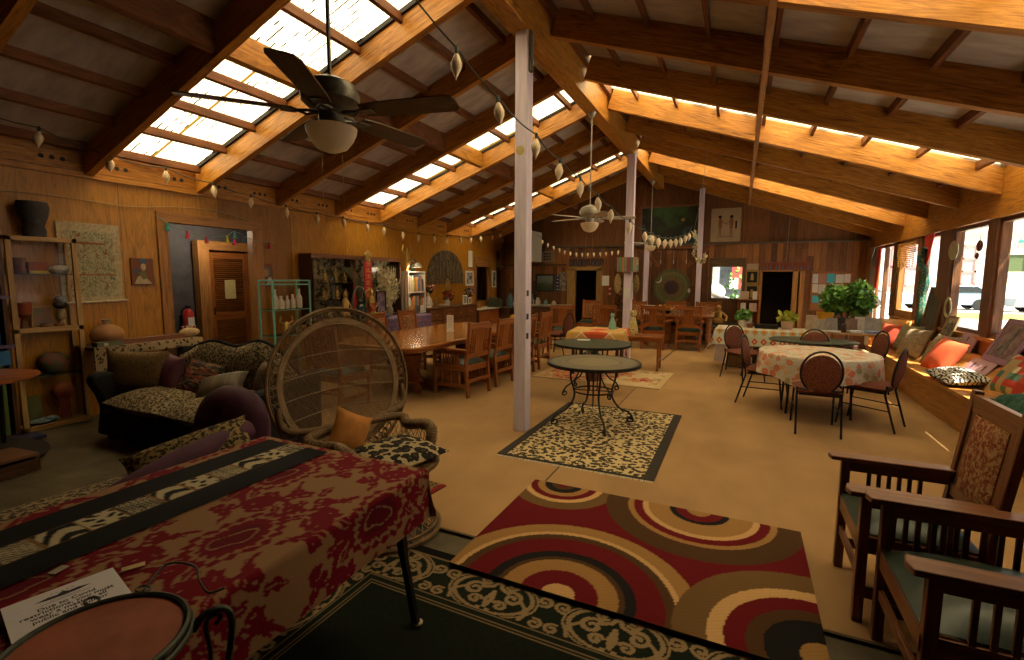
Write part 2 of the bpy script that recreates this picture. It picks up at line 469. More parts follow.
drt = SKYL.noise(SKYL.mp(o_, (3.0, 26, 1)), 1.0, 5, .7)
drt2 = SKYL.noise(o_, .8, 3)
lnum = SKYL.math('MULTIPLY', xx[1], 13.1)
strk = SKYL.math('GREATER_THAN', SKYL.math('FRACT', lnum), .50)
def wn2(a, b):
    nd = SKYL.n('ShaderNodeTexWhiteNoise', noise_dimensions='2D'); SKYL.l(SKYL.comb(a, b), nd.inputs[0]); return nd.outputs[0]
lid = SKYL.math('FLOOR', lnum)
dash = wn2(SKYL.math('FLOOR', SKYL.math('ADD', SKYL.math('MULTIPLY', xx[0], 11.0), SKYL.math('MULTIPLY', lid, .37))), lid)
pres = SKYL.math('GREATER_THAN', SKYL.noise(o_, 1.1, 2), .46)
spots = SKYL.math('MULTIPLY', SKYL.math('MULTIPLY', strk, pres), SKYL.math('GREATER_THAN', dash, .60))
long_ = SKYL.math('MULTIPLY', SKYL.math('GREATER_THAN', SKYL.math('FRACT', SKYL.math('MULTIPLY', xx[1], 1.9)), .93), SKYL.math('GREATER_THAN', wn2(SKYL.math('FLOOR', SKYL.math('MULTIPLY', xx[0], .9)), SKYL.math('FLOOR', SKYL.math('MULTIPLY', xx[1], 1.9))), .4))
tcol = SKYL.mix(spots, SKYL.mix(long_, SKYL.mix(SKYL.math('MULTIPLY', SKYL.ramp(drt, [(.45, (0,0,0)), (.62, (1,1,1))]), .35), (.92,.80,.56), (.60,.42,.16)), (.15,.08,.015)), (.012,.006,.002))
tl = SKYL.n('ShaderNodeBsdfTranslucent'); SKYL.l(tcol, tl.inputs[0])
df = SKYL.n('ShaderNodeBsdfDiffuse'); SKYL.l(tcol, df.inputs[0])
mx = SKYL.n('ShaderNodeMixShader'); mx.inputs[0].default_value = .22
SKYL.l(tl.outputs[0], mx.inputs[1]); SKYL.l(df.outputs[0], mx.inputs[2]); SKYL.l(mx.outputs[0], SKYL.t.nodes['Material Output'].inputs[0]); SKYL = SKYL.m
ROOF = NT('roof_board', .9, 0, .1); o_ = ROOF.tc('Object')
f1 = ROOF.noise(ROOF.mp(o_, (1, 3, 1)), 2.5, 6, .6)
ROOF.col(ROOF.ramp(f1, [(.3, (.36,.31,.27)), (.7, (.56,.50,.44))])); ROOF = ROOF.m
def slope_box(m, side, xa, xb, y0, y1, h0, h1):
    z = zl if side < 0 else zr
    vs = [(x, y, z(x)+h) for x in (xa, xb) for y in (y0, y1) for h in (h0, h1)]
    fs = [(0,1,3,2),(4,6,7,5),(0,4,5,1),(2,3,7,6),(0,2,6,4),(1,5,7,3)]
    m.add(vs, fs, [[(vs[i][1], vs[i][0]+vs[i][2]*.3) for i in f] for f in fs])
for side, Ys, lit, x0, x1 in ((-1, YL, (4, 7, 10), -6.95, RIDX), (1, YR, (4, 7, 10), RIDX, 3.1)):
    nm = 'doorway side' if side < 0 else 'street side'
    Yall = [FY-.15]+Ys+[BY+.15]
    for k in range(len(Yall)-1):
        a, b = Yall[k]+(RT if k else 0), Yall[k+1]
        yi = k-1       # bay before rafter index k
        m = MB()
        if k in lit:
            n_ = 160                                # corrugated sheet: waves run down the slope
            def fn(u, v, a=Yall[k], b=Yall[k+1]+RT, side=side, x0=x0, x1=x1):
                x = x0+(x1-x0)*u; y = a+(b-a)*v
                return (x, y, (zl if side < 0 else zr)(x)+RD+.03+.012*math.sin(y*2*PI/.076))
            m.grid(4, n_, fn)
            struct(m, 'ceiling_skylight_%s' % ('a' if side < 0 else 'b'), SKYL, nm+' translucent corrugated skylight strip, number %d from the entrance end' % (lit.index(k)+1), angle=80)
            fl_ = MB()
            slope_box(fl_, side, x0, x1, b-.03, b, RD-.02, RD+.03)
            if side < 0: struct(fl_, 'ceiling_flashing', DARKC, nm+' dark flashing strip, number %d from the entrance end' % (lit.index(k)+1))
        else:
            slope_box(m, side, x0, x1, Yall[k], Yall[k+1]+(.085 if k+1 not in lit else .02), RD+.0, RD+.04)
            struct(m, 'ceiling_panel', ROOF, nm+' grey roof board bay, number %d from the entrance end' % (k+1))
        # purlins between the rafters
        p = MB()
        xs = [-6.6+.56*j for j in range(8)] if side < 0 else [2.42-.56*j for j in range(8)]
        for x in xs:
            slope_box(p, side, x-.019, x+.019, a, b, RD-.085, RD)
        q = MB()
        xb = -4.36 if side < 0 else .11
        slope_box(q, side, xb-.03, xb+.03, a, b, .045 if side < 0 else .1, RD)
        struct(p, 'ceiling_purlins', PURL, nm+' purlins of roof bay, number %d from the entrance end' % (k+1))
        struct(q, 'ceiling_blocking', PINE if k in lit else PURL, nm+' solid blocking of roof bay, number %d from the entrance end' % (k+1))  # skylight bays get paler wood, painting in the light on the blocking
lt = MB(); lt.bar((0,0,0), (BY-FY, 0, 0), .05, .02)
o = struct(lt, 'ceiling_lath', TRIM, 'thin lath tying the street side rafters underneath'); o.location = (.11, FY, zr(.11)-.012); o.rotation_euler.z = PI/2
rc = MB(); rc.b2(RIDX-.16, RIDX+.16, FY-.2, BY+.2, 4.34, 4.78)
struct(rc, 'ceiling_ridge_cap', PURL, 'dark cap closing the ridge')
# wall plate with vent blocks on the left wall
pl = MB(); pl.b2(LX, LX+.05, FY, BY, 2.70, 2.76)
struct(pl, 'trim_2', PINE, 'top plate along the doorway wall')
Yall = [FY]+YL+[BY]
for k in range(len(Yall)-1):
    a, b = Yall[k]+(RT if k else 0), Yall[k+1]
    bl = MB(); bl.b2(LX+.01, LX+.05, a, b, 2.765, 2.99)
    o = struct(bl, 'trim_%d' % (30+k), PINE, 'vent block over the doorway wall, number %d from the entrance end' % (k+1))
    h = MB()
    for c in ((a+b)/2-.34, (a+b)/2+.30):
        for j in (-1, 0, 1):
            h.T = at(LX+.05, c+j*.09, 2.86, 0, PI/2, 0); h.cyl((0, 0, 0), .024, .003, 14)
    h.build('vent_hole', DARKC, o)
for k in range(len(YR)+1):
    Ya = [FY]+YR+[BY]
    bl = MB(); bl.b2(RX-.04, RX, Ya[k]+RT, Ya[k+1], 2.6, 2.86)
    if Ya[k+1]-Ya[k] > .3: struct(bl, 'trim_%d' % (50+k), PINE, 'block between street side rafter ends, number %d from the entrance end' % (k+1))
# ---- lavender posts
LAV = NT('lavender_paint', .55, 0, .3); o_ = LAV.tc('Object'); f1 = LAV.noise(LAV.mp(o_, (30, 30, 3)), 1, 4)
LAV.col(LAV.ramp(f1, [(.3, (.60,.52,.66)), (.7, (.76,.68,.80))])); LAV = LAV.m
p = MB(); p.b2(-.065, .065, -.075, .075, 0, 3.98)
o = struct(p, 'trim_3', LAV, 'lavender timber post nearest the leopard rug', loc=(-2.025, 4.56, 0), bevel=.006); o['category'] = 'post'
d = MB(); d.T = at(-.005, -.077, 2.86, PI/2, 0, 0); d.cyl((0, 0, 0), .045, .003, 20); d.build('round_sticker', plain('yellow_sticker', (.55,.45,.16), .6), o)
q = MB()
for z in (1.42, 1.18, .98): q.b2(.0655, .069, -.05, .0, z, z+.06)
q.build('hinge_plate', BLACK, o)
q = MB(); q.b2(.066, .09, -.05, .0, 3.6, 3.98); q.build('bracket', plain('bracket_steel', (.12,.11,.07), .6, .5), o)
p = MB(); p.b2(-.075, .075, -.075, .075, 0, 3.98)
o2 = struct(p, 'trim_4', LAV, 'lavender timber post beside the small side table', loc=(-2.0, 9.64, 0), bevel=.006)
for nm, x, y, lab in (('trim_5', -2.32, 13.48, 'lavender post against the back wall beside the mandala'), ('trim_6', -.98, 13.45, 'lavender post between the mandala and the back window')):
    p = MB(); p.b2(-.06, .06, -.06, .06, 0, 3.9 if x > -1.5 else 2.6); struct(p, nm, LAV, lab, loc=(x, y, 0), bevel=.005)
# ---- left doorway trim, hall behind
t = MB()
t.b2(LX-.1, LX+.03, 3.70, 3.83, 0, 2.31); t.b2(LX-.1, LX+.03, 5.03, 5.20, 0, 2.31); t.b2(LX-.1, LX+.03, 3.70, 5.20, 2.30, 2.43)
struct(t, 'trim_7', TRIM, 'wooden casing of the dark doorway beside the sofa', bevel=.004)
h = MB(); h.b2(-8.35, -8.25, 2.6, 7.2, 0, 2.7)
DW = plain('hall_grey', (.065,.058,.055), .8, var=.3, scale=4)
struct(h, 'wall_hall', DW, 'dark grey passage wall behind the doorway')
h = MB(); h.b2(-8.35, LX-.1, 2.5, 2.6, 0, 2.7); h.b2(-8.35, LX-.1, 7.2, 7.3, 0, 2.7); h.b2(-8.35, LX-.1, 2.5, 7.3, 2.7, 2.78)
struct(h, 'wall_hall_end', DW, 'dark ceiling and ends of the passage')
d = thing('door_1', 'slatted louvre door ajar in the dark passage', 'door', (-8.15, 5.22, 0), 0); d['kind'] = 'structure'
m = MB(); W_, Hh = .72, 2.02
m.b2(0, .04, 0, .09, 0, Hh); m.b2(0, .04, W_-.09, W_, 0, Hh)
for z0, z1 in ((0, .2), (.86, .98), (Hh-.11, Hh)): m.b2(0, .04, .09, W_-.09, z0, z1)
m.build('door_frame', MISSION, d, bevel=.003)
m = MB()
for z0, z1 in ((.2, .86), (.98, Hh-.11)):
    k = int((z1-z0)/.035)
    for j in range(k): m.box((.02, W_/2, z0+.018+j*(z1-z0)/k), (.035, W_-.18, .008), M=Matrix.Rotation(R_(35), 3, 'Y'))
m.build('louvre_slats', MISSION, d)
m = MB(); m.b2(.041, .05, .05, .07, .95, 1.08); m.build('door_handle', BLACK, d)
m = MB(); m.b2(.042, .045, .26, .46, 1.22, 1.55); tag(m.build('paper_notice', plain('yellowed_paper', (.62,.50,.20), .8, var=.06), loc=(-8.15, 5.22, 0)), 'yellowed paper notice taped to the louvre door', 'notice')
m = MB(); m.b2(-8.2, -8.05, 5.02, 5.20, 0, 2.05); m.b2(-8.2, -8.05, 5.96, 6.1, 0, 2.05); m.b2(-8.2, -8.05, 5.02, 6.1, 2.05, 2.2)
struct(m, 'trim_8', TRIM, 'casing of the louvre door in the passage')
# rooms glimpsed beyond the far openings
m = MB(); m.b2(-8.3, LX-.1, 11.2, 11.25, 0, 2.6); m.b2(-8.3, -8.25, 11.2, 15, 0, 2.6); m.b2(-8.3, -6.2, 14.95, 15, 0, 2.6); m.b2(-8.3, -6.2, BY+.12, 15, 2.6, 2.66); m.b2(-8.3, LX-.1, 11.2, BY+.12, 2.6, 2.66); m.b2(-6.3, -6.2, BY+.12, 15, 0, 2.6)
struct(m, 'wall_side_room', plain('lilac_room_wall', (.20,.16,.24), .8), 'dim lilac wall of the side room')
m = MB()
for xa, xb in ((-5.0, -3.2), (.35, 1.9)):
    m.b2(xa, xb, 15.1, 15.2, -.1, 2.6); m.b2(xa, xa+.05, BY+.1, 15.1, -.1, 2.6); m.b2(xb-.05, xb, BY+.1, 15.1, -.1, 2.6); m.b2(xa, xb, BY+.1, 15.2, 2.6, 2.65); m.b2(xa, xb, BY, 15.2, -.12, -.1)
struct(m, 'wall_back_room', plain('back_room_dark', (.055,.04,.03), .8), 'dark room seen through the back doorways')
m = MB(); m.b2(1.16, 1.27, BY-.03, BY+.12, 0, 1.84); m.b2(.44, .50, BY-.03, BY+.12, 0, 1.84); m.b2(1.31, 1.40, BY-.03, BY+.12, 0, 1.84); m.b2(.44, 1.40, BY-.03, BY+.12, 1.80, 1.85)
struct(m, 'door_2', TRIM, 'pale wooden casing of the dark back doorway')
m = MB(); m.b2(-4.60, -4.36, BY-.03, BY+.12, 0, 1.9); m.b2(-3.72, -3.56, BY-.03, BY+.12, 0, 1.9); m.b2(-4.60, -3.56, BY-.03, BY+.12, 1.84, 1.95)
struct(m, 'door_3', wood('ochre_trim', (.16,.09,.02), (.30,.18,.05), (.42,.26,.08), .5), 'ochre casing of the back doorway behind the dining chairs')
m = MB(); m.b2(-.74, .12, BY-.03, BY, 1.92, 2.14); m.b2(-.74, -.66, BY-.03, BY, 1.08, 1.92); m.b2(.04, .12, BY-.03, BY, 1.08, 1.92); m.b2(-.74, .12, BY-.03, BY, 1.05, 1.12)
o = struct(m, 'window_8', wood('dark_window_trim', (.05,.03,.01), (.10,.06,.025), (.15,.09,.04), .6), 'small display window in the back board wall')
p = MB(); p.b2(-.66, .04, BY+.02, BY+.026, 1.12, 1.92); p.build('pane', GLASS, o)
m = MB(); m.b2(LX-.06, LX+.02, 11.87, 11.95, .9, 2.03); m.b2(LX-.06, LX+.02, 12.71, 12.79, .9, 2.03); m.b2(LX-.06, LX+.02, 11.87, 12.79, 1.93, 2.2); m.b2(LX-.06, LX+.02, 11.87, 12.79, .88, .96)
o = struct(m, 'window_9', TRIM, 'framed inner window on the doorway wall past the carved arch')
p = MB(); p.b2(LX-.04, LX-.035, 11.95, 12.71, .96, 1.93); p.build('pane', GLASS, o)
# ---- outside: street seen through the windows
STREET = plain('street_concrete', (.45,.44,.42), .9, var=.1, scale=2)
m = MB(); m.b2(RX+.25, 44, -12, 62, -.25, -.12); struct(m, 'street_ground', STREET, 'sunlit pale pavement and street outside')
m = MB(); m.b2(8.8, 20, 28.5, 33.5, -.12, -.09); o = m.build('grass_verge', fabric('verge_grass', (.10,.22,.03), (.30,.45,.10), 9)); tag(o, 'strip of sunlit lawn beside the street', 'grass', kind='stuff')
FAC = plain('cream_facade', (.74,.70,.64), .9)
b = thing('street_building', 'pale building with rose framed windows across the street', 'building', (0,0,0)); m = MB(); m.b2(2, 34, 41, 42, -.12, 9.5); m.build('facade', FAC, b)
RF = plain('rose_frame', (.50,.26,.24), .7); BWN = plain('bright_window', (.60,.54,.54), .4)
def fwin(x, z, w_, h_, fm, pm, nx=1, nz=1):
    m = MB()
    for i in range(nx+1): m.b2(x+w_*i/nx-.06, x+w_*i/nx+.06, 40.9, 41, z, z+h_)
    for j in range(nz+1): m.b2(x-.06, x+w_+.06, 40.9, 41, z+h_*j/nz-.06, z+h_*j/nz+.06)
    o = m.build('window_frame', fm, b); m = MB(); m.b2(x, x+w_, 40.96, 41.0, z, z+h_); m.build('window_pane', pm, o)
fwin(12.3, 1.35, 1.35, 2.5, RF, BWN, 2, 3); fwin(9.3, 1.2, 1.6, 2.6, RF, BWN, 2, 2); fwin(6.6, 1.0, 1.2, 2.4, RF, BWN, 2, 2); fwin(19.5, 1.2, 2, 2.4, RF, BWN, 2, 3)
fwin(15.1, 2.1, 1.9, 1.2, FAC, plain('dark_shopwindow', (.10,.14,.06), .3), 2, 1)
m = MB(); m.b2(15.6, 16.0, 40.9, 41, 3.95, 4.12); m.build('green_sign', plain('green_sign_paint', (.05,.42,.25), .5), b)
m = MB()
for k in range(40): m.b2(11+k*.22, 11.12+k*.22, 40.88, 41, 4.55, 4.75); m.b2(14.2+k*.2, 14.3+k*.2, 40.88, 41, 3.62, 3.74) if k < 16 else None
m.build('dentil_band', plain('facade_dentil_grey', (.55,.5,.47), .8), b)  # dentil blocks in a duller grey than the facade
CGL = plain('car_glass', (.03,.035,.04), .1); TYR = plain('tyre', (.02,.02,.02), .8)
def car(name, label, x, y, c, L=4.4):
    t = thing(name, label, 'car', (x, y, -.12))
    MX = Matrix(((1,0,0,0),(0,0,-1,0),(0,1,0,0),(0,0,0,1)))
    prof = [(-L/2, .3), (-L/2, .75), (-L/2+.25, .92), (-L*.22, .98), (-L*.08, 1.42), (L*.28, 1.45), (L*.42, 1.0), (L/2, .9), (L/2, .3)]
    m = MB(); m.prism(prof, -.85, .85, MX); m.build('body', c, t, bevel=.06)
    for sx in (-1, 1):
        m = MB(); m.prism([(-L*.17, 1.0), (-L*.07, 1.36), (L*.26, 1.38), (L*.37, 1.02)], .86*sx-.01, .86*sx+.01, MX); m.build('side_window', CGL, t)
        for wx in (-L*.3, L*.3):
            m = MB(); m.T = at(wx, sx*.78, .33, PI/2, 0, 0); m.lathe([(0,-.1),(.2,-.1),(.32,-.09),(.33,0),(.32,.09),(.2,.1),(0,.1)], (0,0,0), 20); m.build('wheel', TYR, t)
CP = NT('car_blue', .3, .2).col((.34,.46,.62)).m
CS = NT('car_silver', .3, .3).col((.45,.46,.47)).m
car('parked_car', 'blue grey car parked before the rose framed window', 11.2, 37.5, CP, 4.6)
car('parked_car', 'silver car parked below the dark shop window', 15.9, 36.0, CS, 4.8)
car('parked_car', 'blue grey car parked furthest from the dark shop window', 6.3, 37.5, CP)
t = thing('added_shade_tree', 'added leafy tree out of view above the windows, dappling the bench sun', 'tree', (5.2, 3.0, -.12))  # added out of view, its leaves placed to dapple sun on the bench
m = MB(); m.tube([(0,0,0),(.05,.1,2.2),(0,.8,3.8),(-.2,2.0,4.9)], [.16,.13,.10,.05], 10); m.tube([(.05,.3,3.0),(.2,2.2,4.6),(.1,4.2,5.0)], [.08,.05,.03], 8); m.build('trunk', DARKW, t)
def tree_leaves():
    m = MB(); rnd = random.Random(77); vs = []; fs = []
    for k in range(620):
        x, y, z = rnd.uniform(-.88, .6), rnd.uniform(-.2, 6.9), 4.9+rnd.uniform(-.15, .2)
        if math.sin(x*3.1+y*2.3)+math.sin(y*4.7-x*1.9) < -.75: continue
        L = rnd.uniform(.12, .26); a = rnd.uniform(0, 6.28); dx, dy = math.cos(a)*L, math.sin(a)*L
        m.add([(x-dx, y-dy, z), (x+dy*.4, y-dx*.4, z+.03), (x+dx, y+dy, z-.02), (x-dy*.4, y+dx*.4, z+.02)], [(0,1,2,3)], [[(0,0)]*4])
    return m
tree_leaves().build('foliage', plain('tree_leaf', (.08,.2,.03), .6), t)
# ============================================================ SEATING
GREENV = plain('green_leather', (.018,.034,.026), .38, var=.25, scale=12)
FLORAL = fabric('rust_floral_fabric', (.40,.24,.11), (.20,.045,.02), 42)
RUSTF = fabric('rust_dotted_fabric', (.095,.030,.020), (.20,.075,.045), 90)
def cushion_box(mb, c, d, n=8):
    """seat pad with rounded crown; c = centre of its underside"""
    mb.pillow(d[0], d[1], d[2]*2, n, .0, at(c[0], c[1], c[2]+d[2]*.3))
def mission_chair(name, label, loc, rz, group, W=.58, D=.56, SH=.44, BH=1.02, AH=.66, arms=True, back='slat', wood_=None, padmat=None, slats=8, cat='chair', overhang=.05):
    """faces local +X, origin on the floor under the seat centre"""
    wd = wood_ or MISSION; t = thing(name, label, cat, loc, rz, group)
    w2 = W/2; x0, x1 = -D/2, D/2; L = .042
    for sy in (-1, 1):
        m = MB(); m.bar((x0-.035, sy*(w2-.02), 0), (x0, sy*(w2-.02), SH), L, L, (1,0,0)); m.bar((x0, sy*(w2-.02), SH-.01), (x0-.08, sy*(w2-.02), BH), L, L*.9, (1,0,0))
        m.build('rear_leg', wd, t, bevel=.004)
        m = MB(); m.b2(x1-L, x1, sy*(w2-.02)-L/2, sy*(w2-.02)+L/2, 0, AH-.02 if arms else SH); m.build('front_leg', wd, t, bevel=.004)
    m = MB()
    m.b2(x0, x1, w2-.035, w2-.01, SH-.09, SH-.01); m.b2(x0, x1, -w2+.01, -w2+.035, SH-.09, SH-.01)
    m.b2(x1-.03, x1-.005, -w2+.02, w2-.02, SH-.09, SH-.01); m.b2(x0, x0+.025, -w2+.02, w2-.02, SH-.09, SH-.01)
    m.build('seat_rail', wd, t, bevel=.003)
    m = MB()
    m.b2(x0-.02, x1-.01, w2-.03, w2-.01, .12, .175); m.b2(x0-.02, x1-.01, -w2+.01, -w2+.03, .12, .175)
    m.b2(x0-.035, x0-.01, -w2+.02, w2-.02, .20, .245); m.b2(x1-.03, x1-.01, -w2+.02, w2-.02, .20, .245)
    m.build('stretcher', wd, t, bevel=.003)
    m = MB(); cushion_box(m, (.005, 0, SH-.02), (D-.02, W-.05, .07)); m.build('seat', padmat or GREENV, t)
    bx = lambda z: x0-.08*(z-SH)/(BH-SH)
    m = MB(); m.bar((bx(BH-.06), -w2+.02, BH-.06), (bx(BH-.06), w2-.02, BH-.06), .03, .085, (0,0,1)); m.bar((bx(SH+.12), -w2+.02, SH+.12), (bx(SH+.12), w2-.02, SH+.12), .025, .06)
    if back == 'slat':
        for y in (-.17, -.125, .125, .17): m.bar((bx(SH+.14), y, SH+.14), (bx(BH-.1), y, BH-.1), .022, .014, (1,0,0))
        m.bar((bx(SH+.14), 0, SH+.14), (bx(BH-.1), 0, BH-.1), .19, .014, (1,0,0))
        m.build('backrest', wd, t, bevel=.002)
    else:
        m.bar((bx(SH+.14), -w2+.075, SH+.14), (bx(BH-.1), -w2+.075, BH-.1), .05, .02, (1,0,0)); m.bar((bx(SH+.14), w2-.075, SH+.14), (bx(BH-.1), w2-.075, BH-.1), .05, .02, (1,0,0))
        m.build('backrest', wd, t, bevel=.002)
        m = MB(); zc = (SH+.14+BH-.1)/2; a = math.atan(.08/(BH-SH))
        m.pillow(BH-SH-.25, W-.19, .05, 8, .0, at(bx(zc)+.012, 0, zc, 0, PI/2-a, 0)); m.build('back_pad', FLORAL, t)
    if arms:
        for sy in (-1, 1):
            m = MB()
            pl = [(x0-.04, -.04), (x1+overhang, -.052), (x1+overhang+.012, 0), (x1+overhang, .052), (x0-.04, .04)]
            m.prism(pl, AH-.024, AH, at(0, sy*(w2-.015), 0)); m.b2(x0-.02, x1, sy*(w2-.02)-.012, sy*(w2-.02)+.012, AH-.085, AH-.024)
            m.build('arm', wd, t, bevel=.004)
            m = MB(); n = slats
            for k in range(n):
                x = x0+.11+(D-.24)*k/(n-1); m.b2(x-.009, x+.009, sy*(w2-.02)-.007, sy*(w2-.02)+.007, .17, AH-.08)
            m.build('side_slats', wd, t)
    return t
# dining chairs on the near side of the long table (backs towards the lavender post)
G1 = 'slat backed armchairs at the long table'
mc = mission_chair('dining_armchair', 'slat backed oak armchair drawn up to the near end of the long table', (-3.50, 5.75, 0), PI-.12, G1, W=.54, D=.56, AH=.655)
dup(mc, (-3.48, 6.50, 0), PI-.06, 'slat backed oak armchair in the middle between table and lavender post', G1)
dup(mc, (-3.45, 7.30, 0), PI, 'slat backed oak armchair half hidden by the lavender post', G1)
dup(mc, (-3.45, 8.05, 0), PI, 'slat backed oak armchair farthest along the long table', G1)
G2 = 'fabric backed chairs beyond the long table'
fc = mission_chair('upholstered_dining_chair', 'fabric backed oak chair beyond the table, nearer the fruit altar', (-5.12, 6.30, 0), .1, G2, W=.52, D=.5, back='fabric', arms=False, BH=1.03)
dup(fc, (-5.15, 7.12, 0), 0, 'fabric backed oak chair beyond the table, nearer the sideboard', G2)
dup(fc, (-4.45, 4.45, 0), PI/2, 'fabric backed oak chair at the near head of the long table', G2)
# near armchairs, bottom right
G0 = 'dark mission armchairs by the window bench'
mission_chair('mission_armchair', 'dark oak armchair with green leather seat, the nearer to the entrance', (.89, 2.23, 0), PI, G0, W=.60, D=.56, SH=.43, AH=.665, BH=1.04, back='fabric', wood_=MISDARK, slats=7)
mission_chair('mission_armchair', 'dark oak armchair whose tall floral back stands against the bench', (.785, 2.86, 0), PI+.0, G0, W=.52, D=.46, SH=.43, AH=.645, BH=1.06, back='fabric', wood_=MISDARK, slats=6)
# back of the hall: slatted chairs, rockers
G3 = 'slat backed chairs around the far table'
dup(mc, (-1.0, 11.6, 0), PI/2+.05, 'oak armchair with its back to the room, nearer the back window', G3)
dup(mc, (-1.72, 11.55, 0), PI/2-.1, 'oak armchair with its back to the room, beside the figurine table', G3)
dup(mc, (-2.85, 11.2, 0), PI/2+.2, 'oak armchair between the orange cloth and the ochre doorway', G3)
dup(mc, (-3.75, 10.6, 0), PI/2+.5, 'oak armchair turned behind the oval backed chair', G3)
G4 = 'fabric backed chairs at the back wall'
for x, y, r, l in ((-3.65, 12.6, -PI/2, 'fabric backed chair facing out in front of the ochre doorway'), (-2.45, 12.7, -PI/2, 'fabric backed chair beside the leaf covered panel'), (-1.5, 13.0, -PI/2, 'fabric backed chair behind the far table under the mandala'), (-.75, 13.0, -PI/2, 'fabric backed chair behind the far table nearest the back window'), (-4.75, 11.3, .3, 'fabric backed chair by the back counter')):
    dup(fc, (x, y, 0), r, l, G4)
# ---- banquet chairs with oval backs
def oval_chair(label, loc, rz, group, mat=RUSTF):
    t = thing('banquet_chair', label, 'chair', loc, rz, group)
    W, D, SH = .40, .42, .45
    for sy in (-1, 1):
        m = MB(); m.tube([(D/2-.02, sy*(W/2-.01), SH-.03), (D/2+.03, sy*(W/2+.0), 0)], .011, 8); m.build('front_leg', BLACK, t)
        pts = [(-D/2-.09, sy*(W/2), 0), (-D/2+.02, sy*(W/2), SH-.06), (-D/2+.005, sy*(W/2), SH+.04)]
        m = MB(); m.tube(pts, .011, 8); m.build('rear_leg', BLACK, t)
    a = .16
    pts = [(-D/2+.005-.0, W/2, SH+.02)]
    oc = .655; ow, oh = .185, .222
    for k in range(25):
        th = -PI*.32+ (2*PI-PI*.36)*k/24
        y = math.cos(th)*ow; z = oc+math.sin(th)*oh
        pts.append((-D/2-.01-(z-SH)*a, y, z))
    pts.append((-D/2+.005, -W/2, SH+.02))
    m = MB(); m.tube(pts, .011, 8); m.build('back_frame', BLACK, t)
    m = MB(); M_ = at(-D/2-.01-(oc-.015-SH)*a, 0, oc-.012, 0, -a+PI/2, 0)
    vs = MB(); n = 20
    T0 = m.T; m.T = M_ @ Matrix.Diagonal((.203, .178, .03, 1)); m.lathe([(0,-.9),(.75,-.8),(.96,-.4),(1,0),(.96,.4),(.75,.8),(0,.9)], (0,0,0), 24); m.T = T0
    m.build('backrest', mat, t)
    m = MB(); m.pillow(D+.01, W+.03, .10, 10, -.03, at(0, 0, SH)); m.build('seat', mat, t)
    m = MB(); m.b2(-D/2+.03, D/2-.03, -W/2+.02, W/2-.02, SH-.055, SH-.035)
    m.tube([(-D/2-.04, W/2, .22), (D/2+.0, W/2, .24)], .007); m.tube([(-D/2-.04, -W/2, .22), (D/2+.0, -W/2, .24)], .007)
    m.build('under_frame', BLACK, t)
    return t
G5 = 'oval backed chairs around the flowered round table'
oc1 = oval_chair('oval backed banquet chair with its back to the camera at the flowered table', (.80, 5.98, 0), PI/2, G5)
dup(oc1, (.36, 6.95, 0), -.25, 'oval backed chair on the carpet side of the flowered table', G5)
dup(oc1, (1.36, 6.45, 0), PI-.45, 'oval backed chair between the flowered table and the bench', G5)
dup(oc1, (1.03, 7.95, 0), -PI/2, 'oval backed chair beyond the flowered table, facing it', G5)
dup(oc1, (.12, 8.45, 0), -.9, 'oval backed chair turned edge on before the boxes', G5)
dup(oc1, (1.62, 8.35, 0), PI+.3, 'oval backed chair edge on beside the red bench cushion', G5)
dup(oc1, (-3.42, 9.55, 0), PI-.25, 'oval backed chair alone past the lavender post, red seat', 'oval backed chair in the middle of the hall')
# ============================================================ TABLES
# long dining table
t = thing('dining_table', 'long polished oak table with double pedestal and clipped corners', 'table', (-4.24, 6.35, 0))
m = MB(); hx, hy, c = .72, 1.68, .18
poly = [(-hx+c, -hy), (hx-c, -hy), (hx-.04, -hy+.1), (hx, -hy+c+.05), (hx, hy-c), (hx-c, hy), (-hx+c, hy), (-hx, hy-c), (-hx, -hy+c+.05), (-hx+.04, -hy+.1)]
TOPW = wood('polished_table_oak', (.22,.075,.016), (.36,.14,.032), (.46,.20,.055), .16, 1, 14, 1.5, .6)
m.prism(poly, .715, .75); m.build('table_top', TOPW, t, bevel=.008)
m = MB(); m.prism([(x*.96, y*.985) for x, y in poly], .672, .715); m.build('apron', MISSION, t, bevel=.004)
for s_y in (-1, 1):
    m = MB(); m.lathe([(0,.1),(.2,.1),(.2,.14),(.13,.2),(.11,.3),(.15,.42),(.17,.5),(.1,.58),(.2,.65),(0,.65)], (0, s_y*.75, 0), 8)
    for k in range(4):
        a = k*PI/2+PI/4; m.bar((math.cos(a)*.1, s_y*.75+math.sin(a)*.1, .13), (math.cos(a)*.42, s_y*.75+math.sin(a)*.34, .045), .08, .09)
    m.build('pedestal', MISSION, t, bevel=.005)
t = thing('sign_holder', 'small clear stand holding a white printed card on the long table', 'sign', (-4.18, 6.55, .7505), .5)
m = MB(); m.b2(-.06, .06, -.05, .05, 0, .006); m.b2(-.055, .055, -.003, .003, .0, .26); m.build('card', PAPER, t)
m = MB()
for k in range(7): m.b2(-.035, .035 if k % 3 else .01, -.0045, -.003, .06+k*.026, .065+k*.026)
m.build('print_lines', plain('grey_print', (.25,.24,.22), .8), t)
